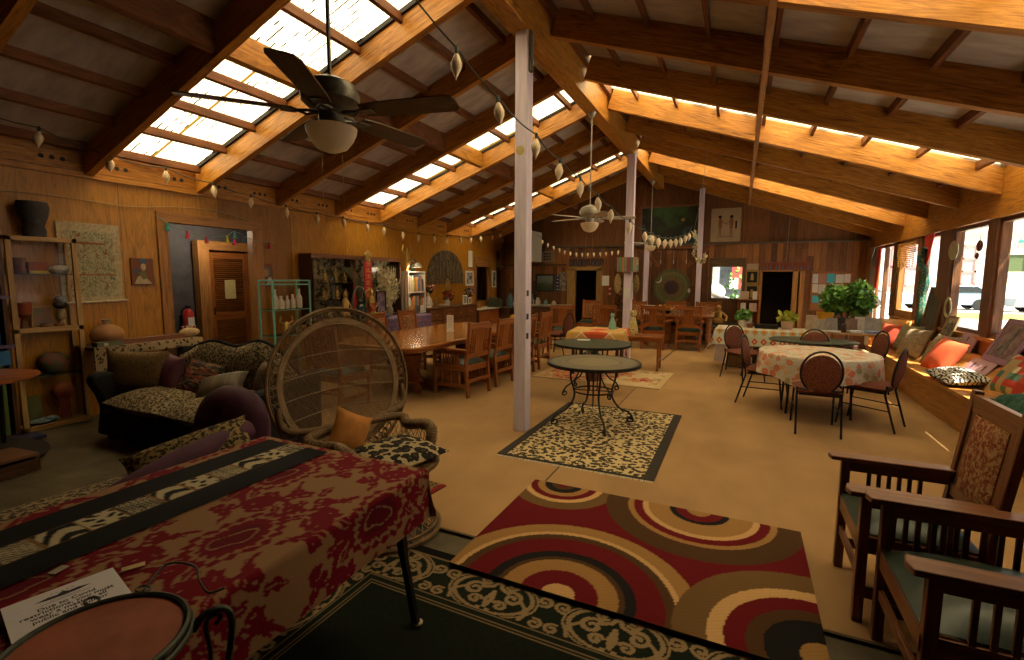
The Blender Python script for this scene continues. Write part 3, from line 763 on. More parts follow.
# iron bistro table on the leopard rug
TILE = NT('mosaic_top', .3, 0, .5); o_ = TILE.tc('Object'); s3 = TILE.sep(o_)
rad = TILE.math('SQRT', TILE.math('ADD', TILE.math('MULTIPLY', s3[0], s3[0]), TILE.math('MULTIPLY', s3[1], s3[1])))
vv = TILE.vor(o_, 45, out='Color'); bw = TILE.n('ShaderNodeRGBToBW'); TILE.l(vv, bw.inputs[0])
band = TILE.ramp(rad, [(0, (.30,.26,.15)), (.27, (.16,.13,.10)), (.31, (.24,.21,.13)), (.35, (.20,.14,.13)), (.38, (.20,.19,.12)), (.46, (.08,.075,.05))], True)
TILE.col(TILE.mix(.5, band, TILE.ramp(bw.outputs[0], [(.1, (.6,.6,.6)), (.6, (1.2,1.2,1.2))]), 'MULTIPLY')); TILE = TILE.m
def scroll_leg(m, a, r0, H, R=.011):
    ca, sa = math.cos(a), math.sin(a)
    prof = [(r0+.02, H), (r0+.045, H-.06), (r0+.04, H-.16), (r0-.0, H-.30), (r0+.02, H-.40), (r0+.10, H-.50), (r0+.19, .13), (r0+.245, .06), (r0+.25, .012)]
    # smooth it
    P = []
    for i in range(len(prof)-1):
        p0 = prof[max(0, i-1)]; p1 = prof[i]; p2 = prof[i+1]; p3 = prof[min(len(prof)-1, i+2)]
        for k in range(5):
            u = k/5; P.append(tuple(.5*((2*p1[j])+(-p0[j]+p2[j])*u+(2*p0[j]-5*p1[j]+4*p2[j]-p3[j])*u*u+(-p0[j]+3*p1[j]-3*p2[j]+p3[j])*u**3) for j in (0, 1)))
    cx, cz = r0+.215, .045
    for k in range(14):
        th = -.9-k*.42; rr = .036*(1-k/20); P.append((cx+rr*math.cos(th), cz+rr*math.sin(th)+.0))
    m.tube([(p[0]*ca, p[0]*sa, max(R, p[1])) for p in P], R, 7)
def iron_table(name, label, loc, r, H, mat, rot=0, group=None):
    t = thing(name, label, 'table', loc, rot, group)
    m = MB(); m.lathe([(0, H-.018), (r-.012, H-.018), (r-.012, H), (0, H)], (0,0,0), 48); m.build('table_top', mat, t)
    m = MB(); m.lathe([(r-.014, H-.03), (r+.006, H-.03), (r+.008, H+.001), (r-.012, H+.002), (r-.014, H-.03)], (0,0,0), 48); m.build('rim', IRON, t)
    for k in range(4):
        m = MB(); scroll_leg(m, k*PI/2+.35, .21, H-.03); m.build('leg', IRON, t)
    m = MB(); m.tube([(.215*math.cos(2*PI*k/32), .215*math.sin(2*PI*k/32), H-.32) for k in range(32)], .009, 6, True)
    for k in range(4): m.tube([(.05*math.cos(k*PI/2), .05*math.sin(k*PI/2), H-.03), (.04*math.cos(k*PI/2), .04*math.sin(k*PI/2), H-.5 if k % 2 else H-.32)], .006, 5)
    m.tube([(-.215, 0, H-.32), (.215, 0, H-.32)], .005, 5)
    m.build('ring_brace', IRON, t)
    return t
iron_table('bistro_table', 'round iron table with tiled top standing on the leopard rug', (-1.40, 5.08, 0), .50, .70, TILE, .2)
DARKTOP = fabric('speckled_green_top', (.035,.045,.035), (.11,.12,.08), 40, .35)
iron_table('patio_table', 'round dark speckled table before the orange clothed table', (-1.82, 6.50, 0), .53, .71, DARKTOP, .5)
m = MB(); m.prism([(-.09,-.06),(.09,-.06),(.09,.06),(-.09,.06)], 0, .004); tag(m.build('white_paper_slip', PAPER, loc=(-2.02, 6.75, .7125), rz=.4), 'white slip of paper on the dark speckled table', 'paper')
# cloth on table: rectangular or round drape
def drape_round(name, label, loc, r, H, drop, mat, cols=None, wav=.03, group=None, n=72):
    m = MB(); prof = [0, .3, .6, .85, .97, 1.0]
    vs = []
    rings = [(r*p, H+.004, 0) for p in prof]+[(r+.012, H-.01, .1), (r+.02, H-drop*.35, .5), (r+.03, H-drop*.7, .85), (r+.035, H-drop, 1)]
    vs = []; fs = []; uvs = []
    for (R, z, a) in rings:
        for k in range(n):
            th = 2*PI*k/n; w_ = math.sin(th*9+1)*wav*a+math.sin(th*4)*wav*.6*a; sq = 1+.0*a
            vs.append(((R+w_)*math.cos(th), (R+w_)*math.sin(th), z-(.08*a*abs(math.cos(2*th+.6))**3 if a > .5 else 0)))
    for i in range(len(rings)-1):
        for k in range(n):
            l = (k+1) % n; fs.append((i*n+k, i*n+l, (i+1)*n+l, (i+1)*n+k)); uvs.append([(0,0)]*4)
    m.add(vs, fs, uvs)
    o = m.build(name, mat, loc=loc, angle=70); tag(o, label, 'tablecloth', group); return o
def bloom_cloth(name, ground, petals, cells=3.2, rad=.33):
    """vinyl cloth printed with blooms"""
    m = NT(name, .45, 0, .3); o = m.tc('Object'); w = m.mix(.06, o, m.noise(o, 6, 2, out='Color'))
    d = m.vor(w, cells*2, rand=.8); c = m.vor(w, cells*2, out='Color', rand=.8)
    sp = m.n('ShaderNodeSeparateColor'); m.l(c, sp.inputs[0])
    n = m.noise(o, 34, 4, .7)
    dd = m.math('ADD', d, m.math('MULTIPLY', m.math('SUBTRACT', n, .5), .5))
    msk = m.math('LESS_THAN', dd, rad)
    pc = m.ramp(sp.outputs[0], [(0, petals[0]), (.35, petals[1]), (.6, petals[2]), (.8, petals[3])], True)
    core = m.math('LESS_THAN', dd, rad*.3)
    pc = m.mix(core, pc, (.55,.30,.08))
    g = m.ramp(m.noise(o, 14, 3, .6, 1.5), [(.42, ground[0]), (.5, ground[1]), (.58, ground[2])])
    m.col(m.mix(msk, g, pc)); return m.m
FLC = bloom_cloth('flowered_cloth', [(.60,.55,.45), (.46,.42,.31), (.62,.57,.48)], [(.60,.17,.09), (.66,.36,.20), (.36,.32,.17), (.55,.22,.12)], 5.6, .45)
t = thing('round_table', 'big round folding table under the flowered cloth', 'table', (.90, 6.85, 0))
m = MB(); m.lathe([(0,.69),(.62,.69),(.62,.715),(0,.715)], (0,0,0), 48); m.build('table_top', DARKW, t)
for k in range(4):
    a = PI/4+k*PI/2; m = MB(); m.tube([(.42*math.cos(a), .42*math.sin(a), .69), (.46*math.cos(a), .46*math.sin(a), 0)], .014); m.build('leg', BLACK, t)
drape_round('flowered_tablecloth', 'flowered vinyl cloth over the big round table', (.90, 6.85, 0), .635, .718, .25, FLC, wav=.025)
# dark oval table behind, and the paper strewn table
t = thing('oval_table', 'dark oval table in front of the leaflet table', 'table', (1.02, 8.35, 0))
m = MB(); m.lathe([(0,.68),(.50,.68),(.52,.70),(.50,.715),(0,.715)], (0,0,0), 44, 1.12, .8); m.build('table_top', DARKTOP, t)
m = MB(); m.cyl((0,0,.03), .04, .65, 12); m.build('pedestal', IRON, t)
for k in range(4):
    a = k*PI/2+.4; m = MB(); m.bar((0,0,.06), (.3*math.cos(a), .3*math.sin(a), .02), .03, .03); m.build('foot', IRON, t)
t = thing('leaflet_table', 'narrow wooden table heaped with leaflets under the ficus', 'table', (1.52, 9.75, 0))
m = MB(); m.b2(-.46, .68, -.3, .3, .70, .73); m.build('table_top', LIGHTW, t, bevel=.004)
for sx in (-.40, .62):
    for sy in (-.24, .24):
        m = MB(); m.b2(sx-.025, sx+.025, sy-.025, sy+.025, 0, .70); m.build('leg', MISSION, t)
GL = 'printed matter standing on the leaflet table'
cols_ = [((.50,.40,.27), 'tan framed certificate'), ((.42,.40,.37), 'grey brochure folder'), ((.36,.33,.30), 'faded landscape photo'), ((.06,.055,.055), 'black picture board'), ((.25,.17,.13), 'brown figured booklet'), ((.60,.56,.50), 'cream flyer'), ((.42,.42,.40), 'pale grey binder')]
xs_ = [1.16, 1.31, 1.46, 1.60, 1.74, 1.88, 2.04]
for i, ((c, l), x) in enumerate(zip(cols_, xs_)):
    hh = (.26,.19,.22,.23,.21,.25,.24)[i]; m = MB(); m.box((0, 0, hh/2), (.17+.06*(i in (1, 3, 6)), .008, hh), M=Matrix.Rotation(R_(-14), 3, 'X'))
    o = m.build('leaflet', fabric('leaflet_%d' % i, tuple(v*.8 for v in c), c, 14, .6), loc=(x, 9.78+.04*(i % 2), .735), rz=(i % 3-1)*.12)
    tag(o, '%s propped on the leaflet table' % l, 'leaflet', GL)
for i, (x, y, c, l) in enumerate(((1.22, 9.57, (.55,.50,.42), 'cream booklet lying flat at the edge of the leaflet table'), (1.44, 9.55, (.45,.46,.5), 'pale blue pamphlet lying on the leaflet table'), (1.75, 9.56, (.60,.60,.60), 'white pamphlet stack before the ficus'), (2.0, 9.6, (.2,.28,.5), 'blue spined book on the leaflet table'))):
    m = MB(); m.b2(-.1, .1, -.07, .07, 0, .02+.02*(i > 1)); tag(m.build('booklet', plain('booklet_%d' % i, c, .6), loc=(x, y, .731), rz=.3*i, bevel=.002), l, 'book')
t = thing('glass_candle', 'dark glass jar candle on the leaflet table', 'candle', (1.60, 9.56, .7305)); m = MB(); m.lathe([(0,0),(.035,0),(.04,.02),(.04,.13),(.03,.15),(.0,.15)], (0,0,0), 16); m.build('jar', plain('dark_jar', (.06,.03,.02), .2), t)
# folding table with the red and yellow printed cloth, boxes beneath
t = thing('folding_table', 'long folding table under the diamond printed cloth', 'table', (.36, 9.55, 0), -.04)
m = MB(); m.b2(-.68, .66, -.36, .36, .71, .735); m.build('table_top', PAPER, t)
for sx in (-.5, .5):
    for sy in (-.27, .27):
        m = MB(); m.tube([(sx*.9, sy, .71), (sx, sy*1.05, 0)], .014); m.build('leg', BLACK, t)
DIA = NT('diamond_print', .5, 0, .3); s3 = DIA.sep(DIA.tc('UV'))
u_ = DIA.math('MULTIPLY', s3[0], 7.2); v_ = DIA.math('MULTIPLY', s3[1], 6.0)
fu = DIA.math('ABSOLUTE', DIA.math('SUBTRACT', DIA.math('FRACT', u_), .5)); fv = DIA.math('ABSOLUTE', DIA.math('SUBTRACT', DIA.math('FRACT', v_), .5))
dd = DIA.math('ADD', fu, fv)
row = DIA.math('FRACT', DIA.math('MULTIPLY', DIA.math('FLOOR', v_), .5))
cA = DIA.ramp(dd, [(0, (.62,.55,.35)), (.14, (.50,.06,.03)), (.34, (.60,.42,.15)), (.44, (.50,.54,.42))], True)
cB = DIA.ramp(dd, [(0, (.50,.10,.04)), (.12, (.60,.32,.05)), (.34, (.22,.36,.34)), (.42, (.56,.54,.44))], True)
DIA.col(DIA.mix(DIA.math('GREATER_THAN', row, .2), cA, cB)); DIA = DIA.m
def drape_rect(hx, hy, H, drops, mat, name, label, loc, rz=0, n=40, wav=.012, cat='tablecloth', cell=None, colfn=None, group=None, flare=1):
    """rectangular cloth; drops = (x-, x+, y-, y+)"""
    def prof(h, d0, d1, step):
        s = [-h-d0]
        out = []
        L = 2*h+d0+d1; k = max(4, int(L/step))
        return [-h-d0+L*i/k for i in range(k+1)]
    st = cell or .03
    us = prof(hx, drops[0], drops[1], st); vs_ = prof(hy, drops[2], drops[3], st)
    nu, nv = len(us)-1, len(vs_)-1
    V = []; C = []
    for a in us:
        for b in vs_:
            ax = max(0, abs(a)-hx); by = max(0, abs(b)-hy)
            x = max(-hx, min(hx, a)); y = max(-hy, min(hy, b))
            sx = 1 if a > 0 else -1; sy = 1 if b > 0 else -1
            d = max(ax, by)
            if ax > 0 and by > 0:
                d = math.hypot(ax, by)*.98 if flare > .5 else max(ax, by)
            fl = .012+.10*d
            w1 = math.sin(b*13+a*2)*wav*min(1, ax/.1)+math.sin(b*5.1)*wav*min(1, ax/.1)
            w2 = math.sin(a*12+b*3)*wav*min(1, by/.1)
            rx_ = sx*(ax > 0)*(.012*min(1, ax/.02)+.10*ax*flare+w1); ry_ = sy*(by > 0)*(.012*min(1, by/.02)+.10*by*flare+w2)
            if ax > 0 and by > 0:
                t_ = math.atan2(by, ax); k_ = math.sin(2*t_)*.22*d*flare
                rx_ += sx*k_; ry_ += sy*k_
            z = H-max(0, d-.006)+(.0 if d else 0)
            V.append((x+rx_, y+ry_, z))
    F = []; U = []
    for i in range(nu):
        for j in range(nv):
            q = (i*(nv+1)+j, (i+1)*(nv+1)+j, (i+1)*(nv+1)+j+1, i*(nv+1)+j+1); F.append(q)
            U.append([(us[k//(nv+1)], vs_[k % (nv+1)]) for k in q])
    m = MB(); m.add(V, F, U)
    cols = None
    if colfn is not None:
        A, B = np.meshgrid(np.array(us), np.array(vs_), indexing='ij'); cols = colfn(A.ravel(), B.ravel())
    o = m.build(name, mat, loc=loc, rz=rz, cols=cols, angle=60)
    tag(o, label, cat, group)
    return o
drape_rect(.70, .38, .74, (.30, .1, .28, .1), DIA, 'diamond_tablecloth', 'cloth printed with red and yellow diamonds over the folding table', (.36, 9.55, 0), -.04)
CARD = plain('cardboard', (.26,.15,.065), .8, var=.12, scale=6)
GB = 'cardboard boxes under the diamond cloth'
for x, y, w_, h_, rz, l in ((.05, 9.75, .38, .46, .1, 'tall cardboard box with a white label under the diamond cloth'), (.52, 9.62, .40, .36, -.1, 'low cardboard box under the middle of the diamond cloth'), (.42, 9.85, .3, .5, .0, 'cardboard box at the back under the diamond cloth')):
    t = thing('cardboard_box', l, 'box', (x, y, 0), rz, GB)
    m = MB(); m.b2(-w_/2, w_/2, -.14, .14, 0, h_); m.build('carton', CARD, t, bevel=.003)
    m = MB(); m.b2(-.04, .02, -.142, -.14, h_*.6, h_*.72); m.build('label', PAPER, t)
m = MB(); m.box((0, 0, .24), (.2, .012, .42), M=Matrix.Rotation(R_(-12), 3, 'X')); tag(m.build('poster_board', plain('pink_white_board', (.62,.50,.46), .7), loc=(-.28, 10.0, .0)), 'pale board leaning beside the boxes under the folding table', 'board')
# orange cloth table by the far post
t = thing('square_table', 'small square table under the orange patchwork cloth', 'table', (-2.15, 8.05, 0), .12)
m = MB(); m.b2(-.42, .42, -.42, .42, .70, .73); m.build('table_top', DARKW, t)
for sx in (-.36, .36):
    for sy in (-.36, .36):
        m = MB(); m.b2(sx-.025, sx+.025, sy-.025, sy+.025, 0, .70); m.build('leg', DARKW, t)
ORC = NT('orange_patch', .8, 0, .2); s3 = ORC.sep(ORC.tc('UV'))
a_ = ORC.math('ADD', s3[0], s3[1]); b_ = ORC.math('SUBTRACT', s3[0], s3[1])
fa = ORC.math('FRACT', ORC.math('ADD', ORC.math('MULTIPLY', a_, 2.2), .5)); fb = ORC.math('FRACT', ORC.math('ADD', ORC.math('MULTIPLY', b_, 2.2), .5))
seam = ORC.math('LESS_THAN', ORC.math('MINIMUM', fa, fb), .06)
sel = ORC.noise(ORC.comb(ORC.math('FLOOR', ORC.math('ADD', ORC.math('MULTIPLY', a_, 2.2), .5)), ORC.math('FLOOR', ORC.math('ADD', ORC.math('MULTIPLY', b_, 2.2), .5))), 3.7, 0)
ORC.col(ORC.mix(seam, ORC.ramp(sel, [(0, (.62,.30,.08)), (.48, (.60,.10,.03)), (.54, (.60,.36,.10))], True), (.66,.55,.38))); ORC = ORC.m
drape_rect(.44, .44, .735, (.24, .24, .24, .24), ORC, 'orange_tablecloth', 'orange and red patchwork cloth over the small square table', (-2.15, 8.05, 0), .12)
t = thing('clay_cat', 'mint green cat figurine sitting on the orange cloth', 'figurine', (-1.95, 8.2, .742))
MINT = plain('mint_glaze', (.22,.42,.32), .3)
m = MB(); m.lathe([(0,0),(.06,0),(.065,.04),(.05,.12),(.028,.18),(.022,.21),(.0,.215)], (0,0,0), 16); m.ell((0,0,.235), (.036,.032,.034)); m.prism([(-.03,.25),(-.012,.262),(-.026,.285)], -.006, .006, at(0,0,0,PI/2,0,0)); m.prism([(.03,.25),(.012,.262),(.026,.285)], -.006, .006, at(0,0,0,PI/2,0,0)); m.build('cat_body', MINT, t)
m = MB(); m.ell((0,.06,.02), (.10,.05,.02)); m.build('base', MINT, t)
# potted poinsettia on the floor, below the dark table
t = thing('potted_plant', 'dark leaved pot plant with red blooms on the floor under the tables', 'plant', (-2.02, 7.28, 0))
m = MB(); m.lathe([(0,0),(.1,0),(.13,.18),(.14,.2),(0,.2)], (0,0,0), 18); m.build('pot', plain('brick_pot', (.25,.1,.06), .7), t)
def leaf_cloud(m, c, R, n, s, seed=1, flat=.7):
    rnd = random.Random(seed)
    for k in range(n):
        while True:
            p = Vector((rnd.uniform(-1,1), rnd.uniform(-1,1), rnd.uniform(-1,1)))
            if .25 < p.length < 1: break
        q = Vector((p.x*R[0], p.y*R[1], p.z*R[2]))+Vector(c)
        E_ = Euler((rnd.uniform(-1.2,1.2), rnd.uniform(-1.2,1.2), rnd.uniform(0,6.28))).to_matrix()
        L = s*rnd.uniform(.7,1.25); W = L*.28
        pts = [(-L/2,0,0), (-L*.15,-W,L*.06), (L*.2,-W*.8,L*.05), (L/2,0,-L*.06), (L*.2,W*.8,L*.05), (-L*.15,W,L*.06)]
        vs = [tuple(q+E_@Vector(a)) for a in pts]
        m.add(vs, [(0,1,2,3), (0,3,4,5)], [[(0,0)]*4]*2)
LEAF = NT('leaf_green', .45, 0, .4); o_ = LEAF.tc('Object'); LEAF.col(LEAF.ramp(LEAF.noise(o_, 18, 2), [(.3, (.045,.14,.02)), (.6, (.14,.34,.05))]))
LEAF.b.inputs['Transmission Weight'].default_value = 0; LEAF = LEAF.m
LEAFD = plain('dark_leaf', (.015,.03,.012), .5, var=.5)
m = MB(); leaf_cloud(m, (0,0,.34), (.24,.20,.13), 90, .11, 3); m.build('foliage', LEAFD, t)
m = MB(); leaf_cloud(m, (-.05,-.12,.36), (.2,.12,.1), 14, .08, 4); m.build('red_blooms', plain('bloom_red', (.4,.03,.04), .6), t)
# small side table with figurine by post 2
t = thing('side_table', 'small oak side table standing beside the lavender post', 'table', (-1.52, 8.70, 0), .05)
m = MB(); m.b2(-.36, .34, -.26, .26, .585, .61); m.build('table_top', MISSION, t, bevel=.003)
for sx in (-.31, .29):
    for sy in (-.21, .21):
        m = MB(); m.b2(sx-.018, sx+.018, sy-.018, sy+.018, 0, .585); m.build('leg', MISSION, t)
m = MB(); m.b2(-.31, .29, -.22, -.2, .52, .585); m.b2(-.31, .29, .2, .22, .52, .585); m.b2(-.32, -.30, -.21, .21, .16, .19); m.b2(.28, .30, -.21, .21, .16, .19); m.build('rail', MISSION, t)
t = thing('owl_lamp', 'yellow speckled cat figurine on the small oak side table', 'figurine', (-1.70, 8.72, .611))
YEL = leopard('yellow_speckle', (.55,.45,.18), (.16,.12,.05), (.10,.07,.03), 40, .3, .4)
m = MB(); m.lathe([(0,0),(.085,0),(.095,.06),(.075,.16),(.05,.26),(.04,.31),(0,.32)], (0,0,0), 18); m.ell((.0,0,.37), (.06,.055,.06)); m.build('body', YEL, t)
m = MB(); m.ell((.07,-.04,.05), (.035,.03,.05)); m.ell((-.03,-.05,.42), .018); m.ell((.04,-.05,.42), .018); m.build('ears_and_paw', YEL, t)
# far trestle table under the mandala
t = thing('far_table', 'long oak table with turned legs under the mandala', 'table', (-1.30, 12.35, 0))
m = MB(); m.b2(-.85, .78, -.42, .42, .71, .75); m.build('table_top', MISSION, t, bevel=.005)
for sx in (-.74, .68):
    for sy in (-.34, .34):
        m = MB(); m.lathe([(0,0),(.05,0),(.055,.3),(.035,.36),(.065,.42),(.05,.5),(.055,.55),(.05,.71),(0,.71)], (sx, sy, 0), 12); m.build('leg', MISSION, t)
m = MB(); m.b2(-.8, .73, -.37, -.34, .62, .71); m.b2(-.8, .73, .34, .37, .62, .71); m.build('apron', MISSION, t)
m = MB(); m.ell((0,0,.09), (.05,.02,.11)); m.build('hanging_pouch', plain('white_enamel', (.6,.6,.58), .3), t).location = (.52, -.45, .30)
# back counter at the left end of the back wall
t = thing('back_counter', 'long narrow counter along the back wall under the landscape', 'counter', (-5.15, 13.2, 0))
m = MB(); m.b2(-.85, .75, -.28, .3, .80, .84); m.build('counter_top', plain('pale_worktop', (.35,.30,.24), .5), t)
m = MB(); m.b2(-.85, .75, -.22, .3, 0, .80); m.build('carcass', DARKW, t)
# ============================================================ FOREGROUND TABLE
DAM = vcol('damask_cloth', .85, 260)
def spiral(cx, cy, r0, r1, a0, turns, n=26):
    return [(cx+(r0+(r1-r0)*k/n)*math.cos(a0+2*PI*turns*k/n), cy+(r0+(r1-r0)*k/n)*math.sin(a0+2*PI*turns*k/n)) for k in range(n+1)]
def seg_dist(X, Y, pts):
    D = np.full(X.shape, 9.0)
    for (ax, ay), (bx, by) in zip(pts[:-1], pts[1:]):
        dx, dy = bx-ax, by-ay; L = dx*dx+dy*dy+1e-12
        t = np.clip(((X-ax)*dx+(Y-ay)*dy)/L, 0, 1)
        D = np.minimum(D, (X-ax-t*dx)**2+(Y-ay-t*dy)**2)
    return np.sqrt(D)
def damask(X, Y):
    """red damask on tan: staggered oval medallions among curling acanthus scrolls"""
    tan = np.array(lin(142, 110, 78)); red = np.array(lin(112, 10, 30)); drk = np.array(lin(72, 8, 26))
    P_, Q_ = .60, .86
    out = np.zeros(X.shape, bool); dark = np.zeros(X.shape, bool)
    wx = .006*np.sin(Y*37+1)+.004*np.sin(Y*71); wy = .006*np.sin(X*41)+.004*np.sin(X*67+2)
    for (ox, oy) in ((0, 0), (P_/2, Q_/2)):
        x = np.mod(X+wx+ox+P_/2, P_)-P_/2; y = np.mod(Y+wy+oy+Q_/2, Q_)-Q_/2; ax = np.abs(x)
        th = np.arctan2(y/1.5, x); r = np.hypot(x, y/1.5)
        rag = .004*np.sin(th*17)+.003*np.sin(th*31+1)
        core = r+rag < .083
        line = np.abs(np.hypot(x*1.15, (y+.015)/1.7)-.042-.010*np.sin(th*2)) < .0032
        m = core & ~line
        dark |= (r < .060) & core
        m |= (np.abs(r-.108) < .010+.007*np.sin(th*20))            # scalloped wreath
        for pts, w0, w1 in ((spiral(.155, .20, .060, .012, -2.5, 1.35), .015, .008), (spiral(.150, -.21, .056, .012, 2.5, -1.35), .015, .008),
                            ([(.0, .175), (.035, .22), (.085, .26), (.13, .27)], .012, .014), ([(.0, -.175), (.035, -.22), (.085, -.265), (.13, -.275)], .012, .014),
                            (spiral(.055, .315, .036, .008, -1.2, 1.2), .011, .006), (spiral(.055, -.32, .036, .008, 1.2, -1.2), .011, .006),
                            ([(.15, .03), (.19, .09), (.20, .15)], .009, .012), ([(.15, -.03), (.19, -.09), (.20, -.15)], .009, .012)):
            d = seg_dist(ax, y, pts); m |= d < w0*(1+.42*np.sin(ax*135+y*115))
        for (lx, ly, ll, lw, an) in ((.0, .225, .062, .026, 1.57), (.0, -.225, .062, .026, -1.57), (.055, .175, .050, .017, .9), (.055, -.175, .050, .017, -.9), (.105, .335, .05, .018, .5), (.105, -.345, .05, .018, -.5), (.0, .375, .045, .02, 1.57)):
            c_, s_ = math.cos(an), math.sin(an); u = (ax-lx)*c_+(y-ly)*s_; v = -(ax-lx)*s_+(y-ly)*c_
            e = np.sqrt(np.clip(1-(u/ll)**2, 0, 1))
            m |= (np.abs(v) < lw*e*(1+.30*np.sin(u*150))) & ~(np.abs(v) < .0024)
        out |= m
    c = np.where(out[:, None], np.where(dark[:, None], drk*.5+red*.5, red), tan)
    return np.concatenate([c, np.ones((len(c), 1))], 1)
TCX, TCY, THX, THY = -1.76, .55, .52, 1.17
t = thing('entry_table', 'long rectangular table under the damask cloth beside the peacock chair', 'table', (TCX, TCY, 0))
m = MB(); m.b2(-THX, THX, -THY, THY, .715, .742); m.build('table_top', DARKW, t)
for sx in (-1, 1):
    for sy in (-1, 1):
        m = MB(); q = [(sx*(THX-.10), sy*(THY-.08), .715), (sx*(THX-.08), sy*(THY-.06), .35), (sx*(THX-.04), sy*(THY-.03), .012)]
        m.bar(q[0], q[1], .036, .03, (0,1,0)); m.bar(q[1], q[2], .03, .024, (0,1,0)); m.build('leg', BLACK, t)
        m = MB(); m.lathe([(0,0),(.022,0),(.022,.008),(0,.012)], (sx*(THX-.035), sy*(THY-.02), .004), 14); m.build('foot_cap', plain('tan_cap', (.35,.3,.2), .5), t)
drape_rect(THX, THY, .746, (.10, .235, .1, .22), DAM, 'damask_tablecloth', 'red and tan damask cloth over the entry table', (TCX, TCY, 0), cell=.0062, wav=.005, colfn=damask, flare=.25)
def runner_cols(X, Y):
    # X across (-.19...19), Y along
    blk = np.array(lin(7, 7, 11)); crm = np.array(lin(176, 164, 134)); tn = np.array(lin(120, 88, 48)); gry = np.array(lin(92, 84, 66))
    c = np.tile(blk, (len(X), 1))
    band = np.abs(X) < .065
    cell = np.floor((Y+4)/.115).astype(int) % 6; fy = np.mod(Y+4, .115)
    zeb = np.sin(X*70+np.sin(Y*38)*2.4+Y*45) > .15
    spot = (np.sin(X*95+np.sin(Y*50))*np.sin(Y*105+np.sin(X*80)) > .25)
    fine = (np.sin(X*330+Y*120)*np.sin(Y*330) > -.1)
    pat = np.where(np.isin(cell, [0, 3]), zeb, np.where(np.isin(cell, [1, 4]), spot, fine))
    col = np.where(pat[:, None], blk, crm)
    col = np.where(((cell == 5) & (fy > .02))[:, None] & ~np.zeros((len(X), 1), bool), np.where(fine[:, None], gry, crm), col)
    col = np.where((fy < .010)[:, None], tn, col)
    c = np.where(band[:, None], col, c)
    edge = (np.abs(np.abs(X)-.067) < .004)
    c = np.where(edge[:, None], tn*.5, c)
    return np.concatenate([c, np.ones((len(c), 1))], 1)
drape_rect(.21, 1.15, .7515, (0, 0, .05, .0), vcol('runner_cloth', .8, 300), 'table_runner', 'black runner with a zebra and leopard patchwork strip on the damask cloth', (-1.99, .53, 0), -.0, cell=.006, wav=0, colfn=runner_cols, cat='table runner')
# paper notice
t = thing('paper_notice', 'white printed mask notice lying on the table runner', 'notice', (-1.52, .575, .756), R_(-282+90+4))
a_TL, a_TR, a_BL = Vector((-1.66,.48)), Vector((-1.61,.70)), Vector((-1.37,.45))
ux = (a_TR-a_TL).normalized(); t.rotation_euler.z = math.atan2(ux.y, ux.x)
Wp, Hp = .226, .285
t.location = (a_TL.x, a_TL.y, .757)          # local x along the text, local -y down the page
m = MB(); m.b2(0, Wp, -Hp, 0, 0, .001); m.build('sheet', plain('notice_paper', (.66,.64,.70), .7, var=.03), t)
INK = plain('black_ink', (.02,.02,.025), .7)
def text(body, size, loc, mat, parent, align='CENTER', rot=(0,0,0), name='lettering', extr=.0003, shear=0, ls=1.0):
    cu = bpy.data.curves.new(name, 'FONT'); cu.body = body; cu.size = size; cu.align_x = align; cu.extrude = extr; cu.shear = shear; cu.space_line = ls; cu.offset = size*.012
    q = bpy.data.objects.new(name, cu); COL.objects.link(q); me = bpy.data.meshes.new_from_object(q); me.name = name; bpy.data.objects.remove(q)
    o = bpy.data.objects.new(name, me); COL.objects.link(o); me.materials.clear(); me.materials.append(mat); o.parent = parent; o.location = loc; o.rotation_euler = rot; return o
text('Due to Covid\nrestrictions, you must\nwear a mask in all\npublic and indoor\nspaces', .0205, (Wp/2, -.092, .0012), INK, t, ls=.86)
m = MB(); m.prism([(-.055,0),(-.03,.008),(-.012,.006),(0,.016),(.012,.006),(.03,.008),(.055,0),(.03,-.006),(0,-.008),(-.03,-.006)], 0, .0004, at(Wp/2, -.045, .0012)); m.build('emblem', INK, t)
text('~ ~ ~ ~ ~', .012, (Wp/2, -.028, .0012), INK, t, name='emblem_scroll'); m = MB(); m.b2(Wp/2-.05, Wp/2+.05, -.068, -.067, .0012, .0015); m.b2(Wp/2-.03, Wp/2+.03, -.0605, -.0597, .0012, .0015); m.build('ruled_line', INK, t)
m = MB(); m.b2(0, .055, -.010, .012, 0, .0015); tag(m.build('gold_card', plain('gold_card', (.45,.33,.12), .4), loc=(-1.575, .705, .756), rz=1.1), 'small gold edged card at the corner of the mask notice', 'card')
m = MB(); m.b2(-.012, .014, -.02, .02, 0, .001); tag(m.build('cloth_tag', plain('tag_cream', (.35,.32,.25), .8), loc=(-1.745, .63, .7545), rz=.3), 'small cream tag on the edge of the black runner', 'tag')
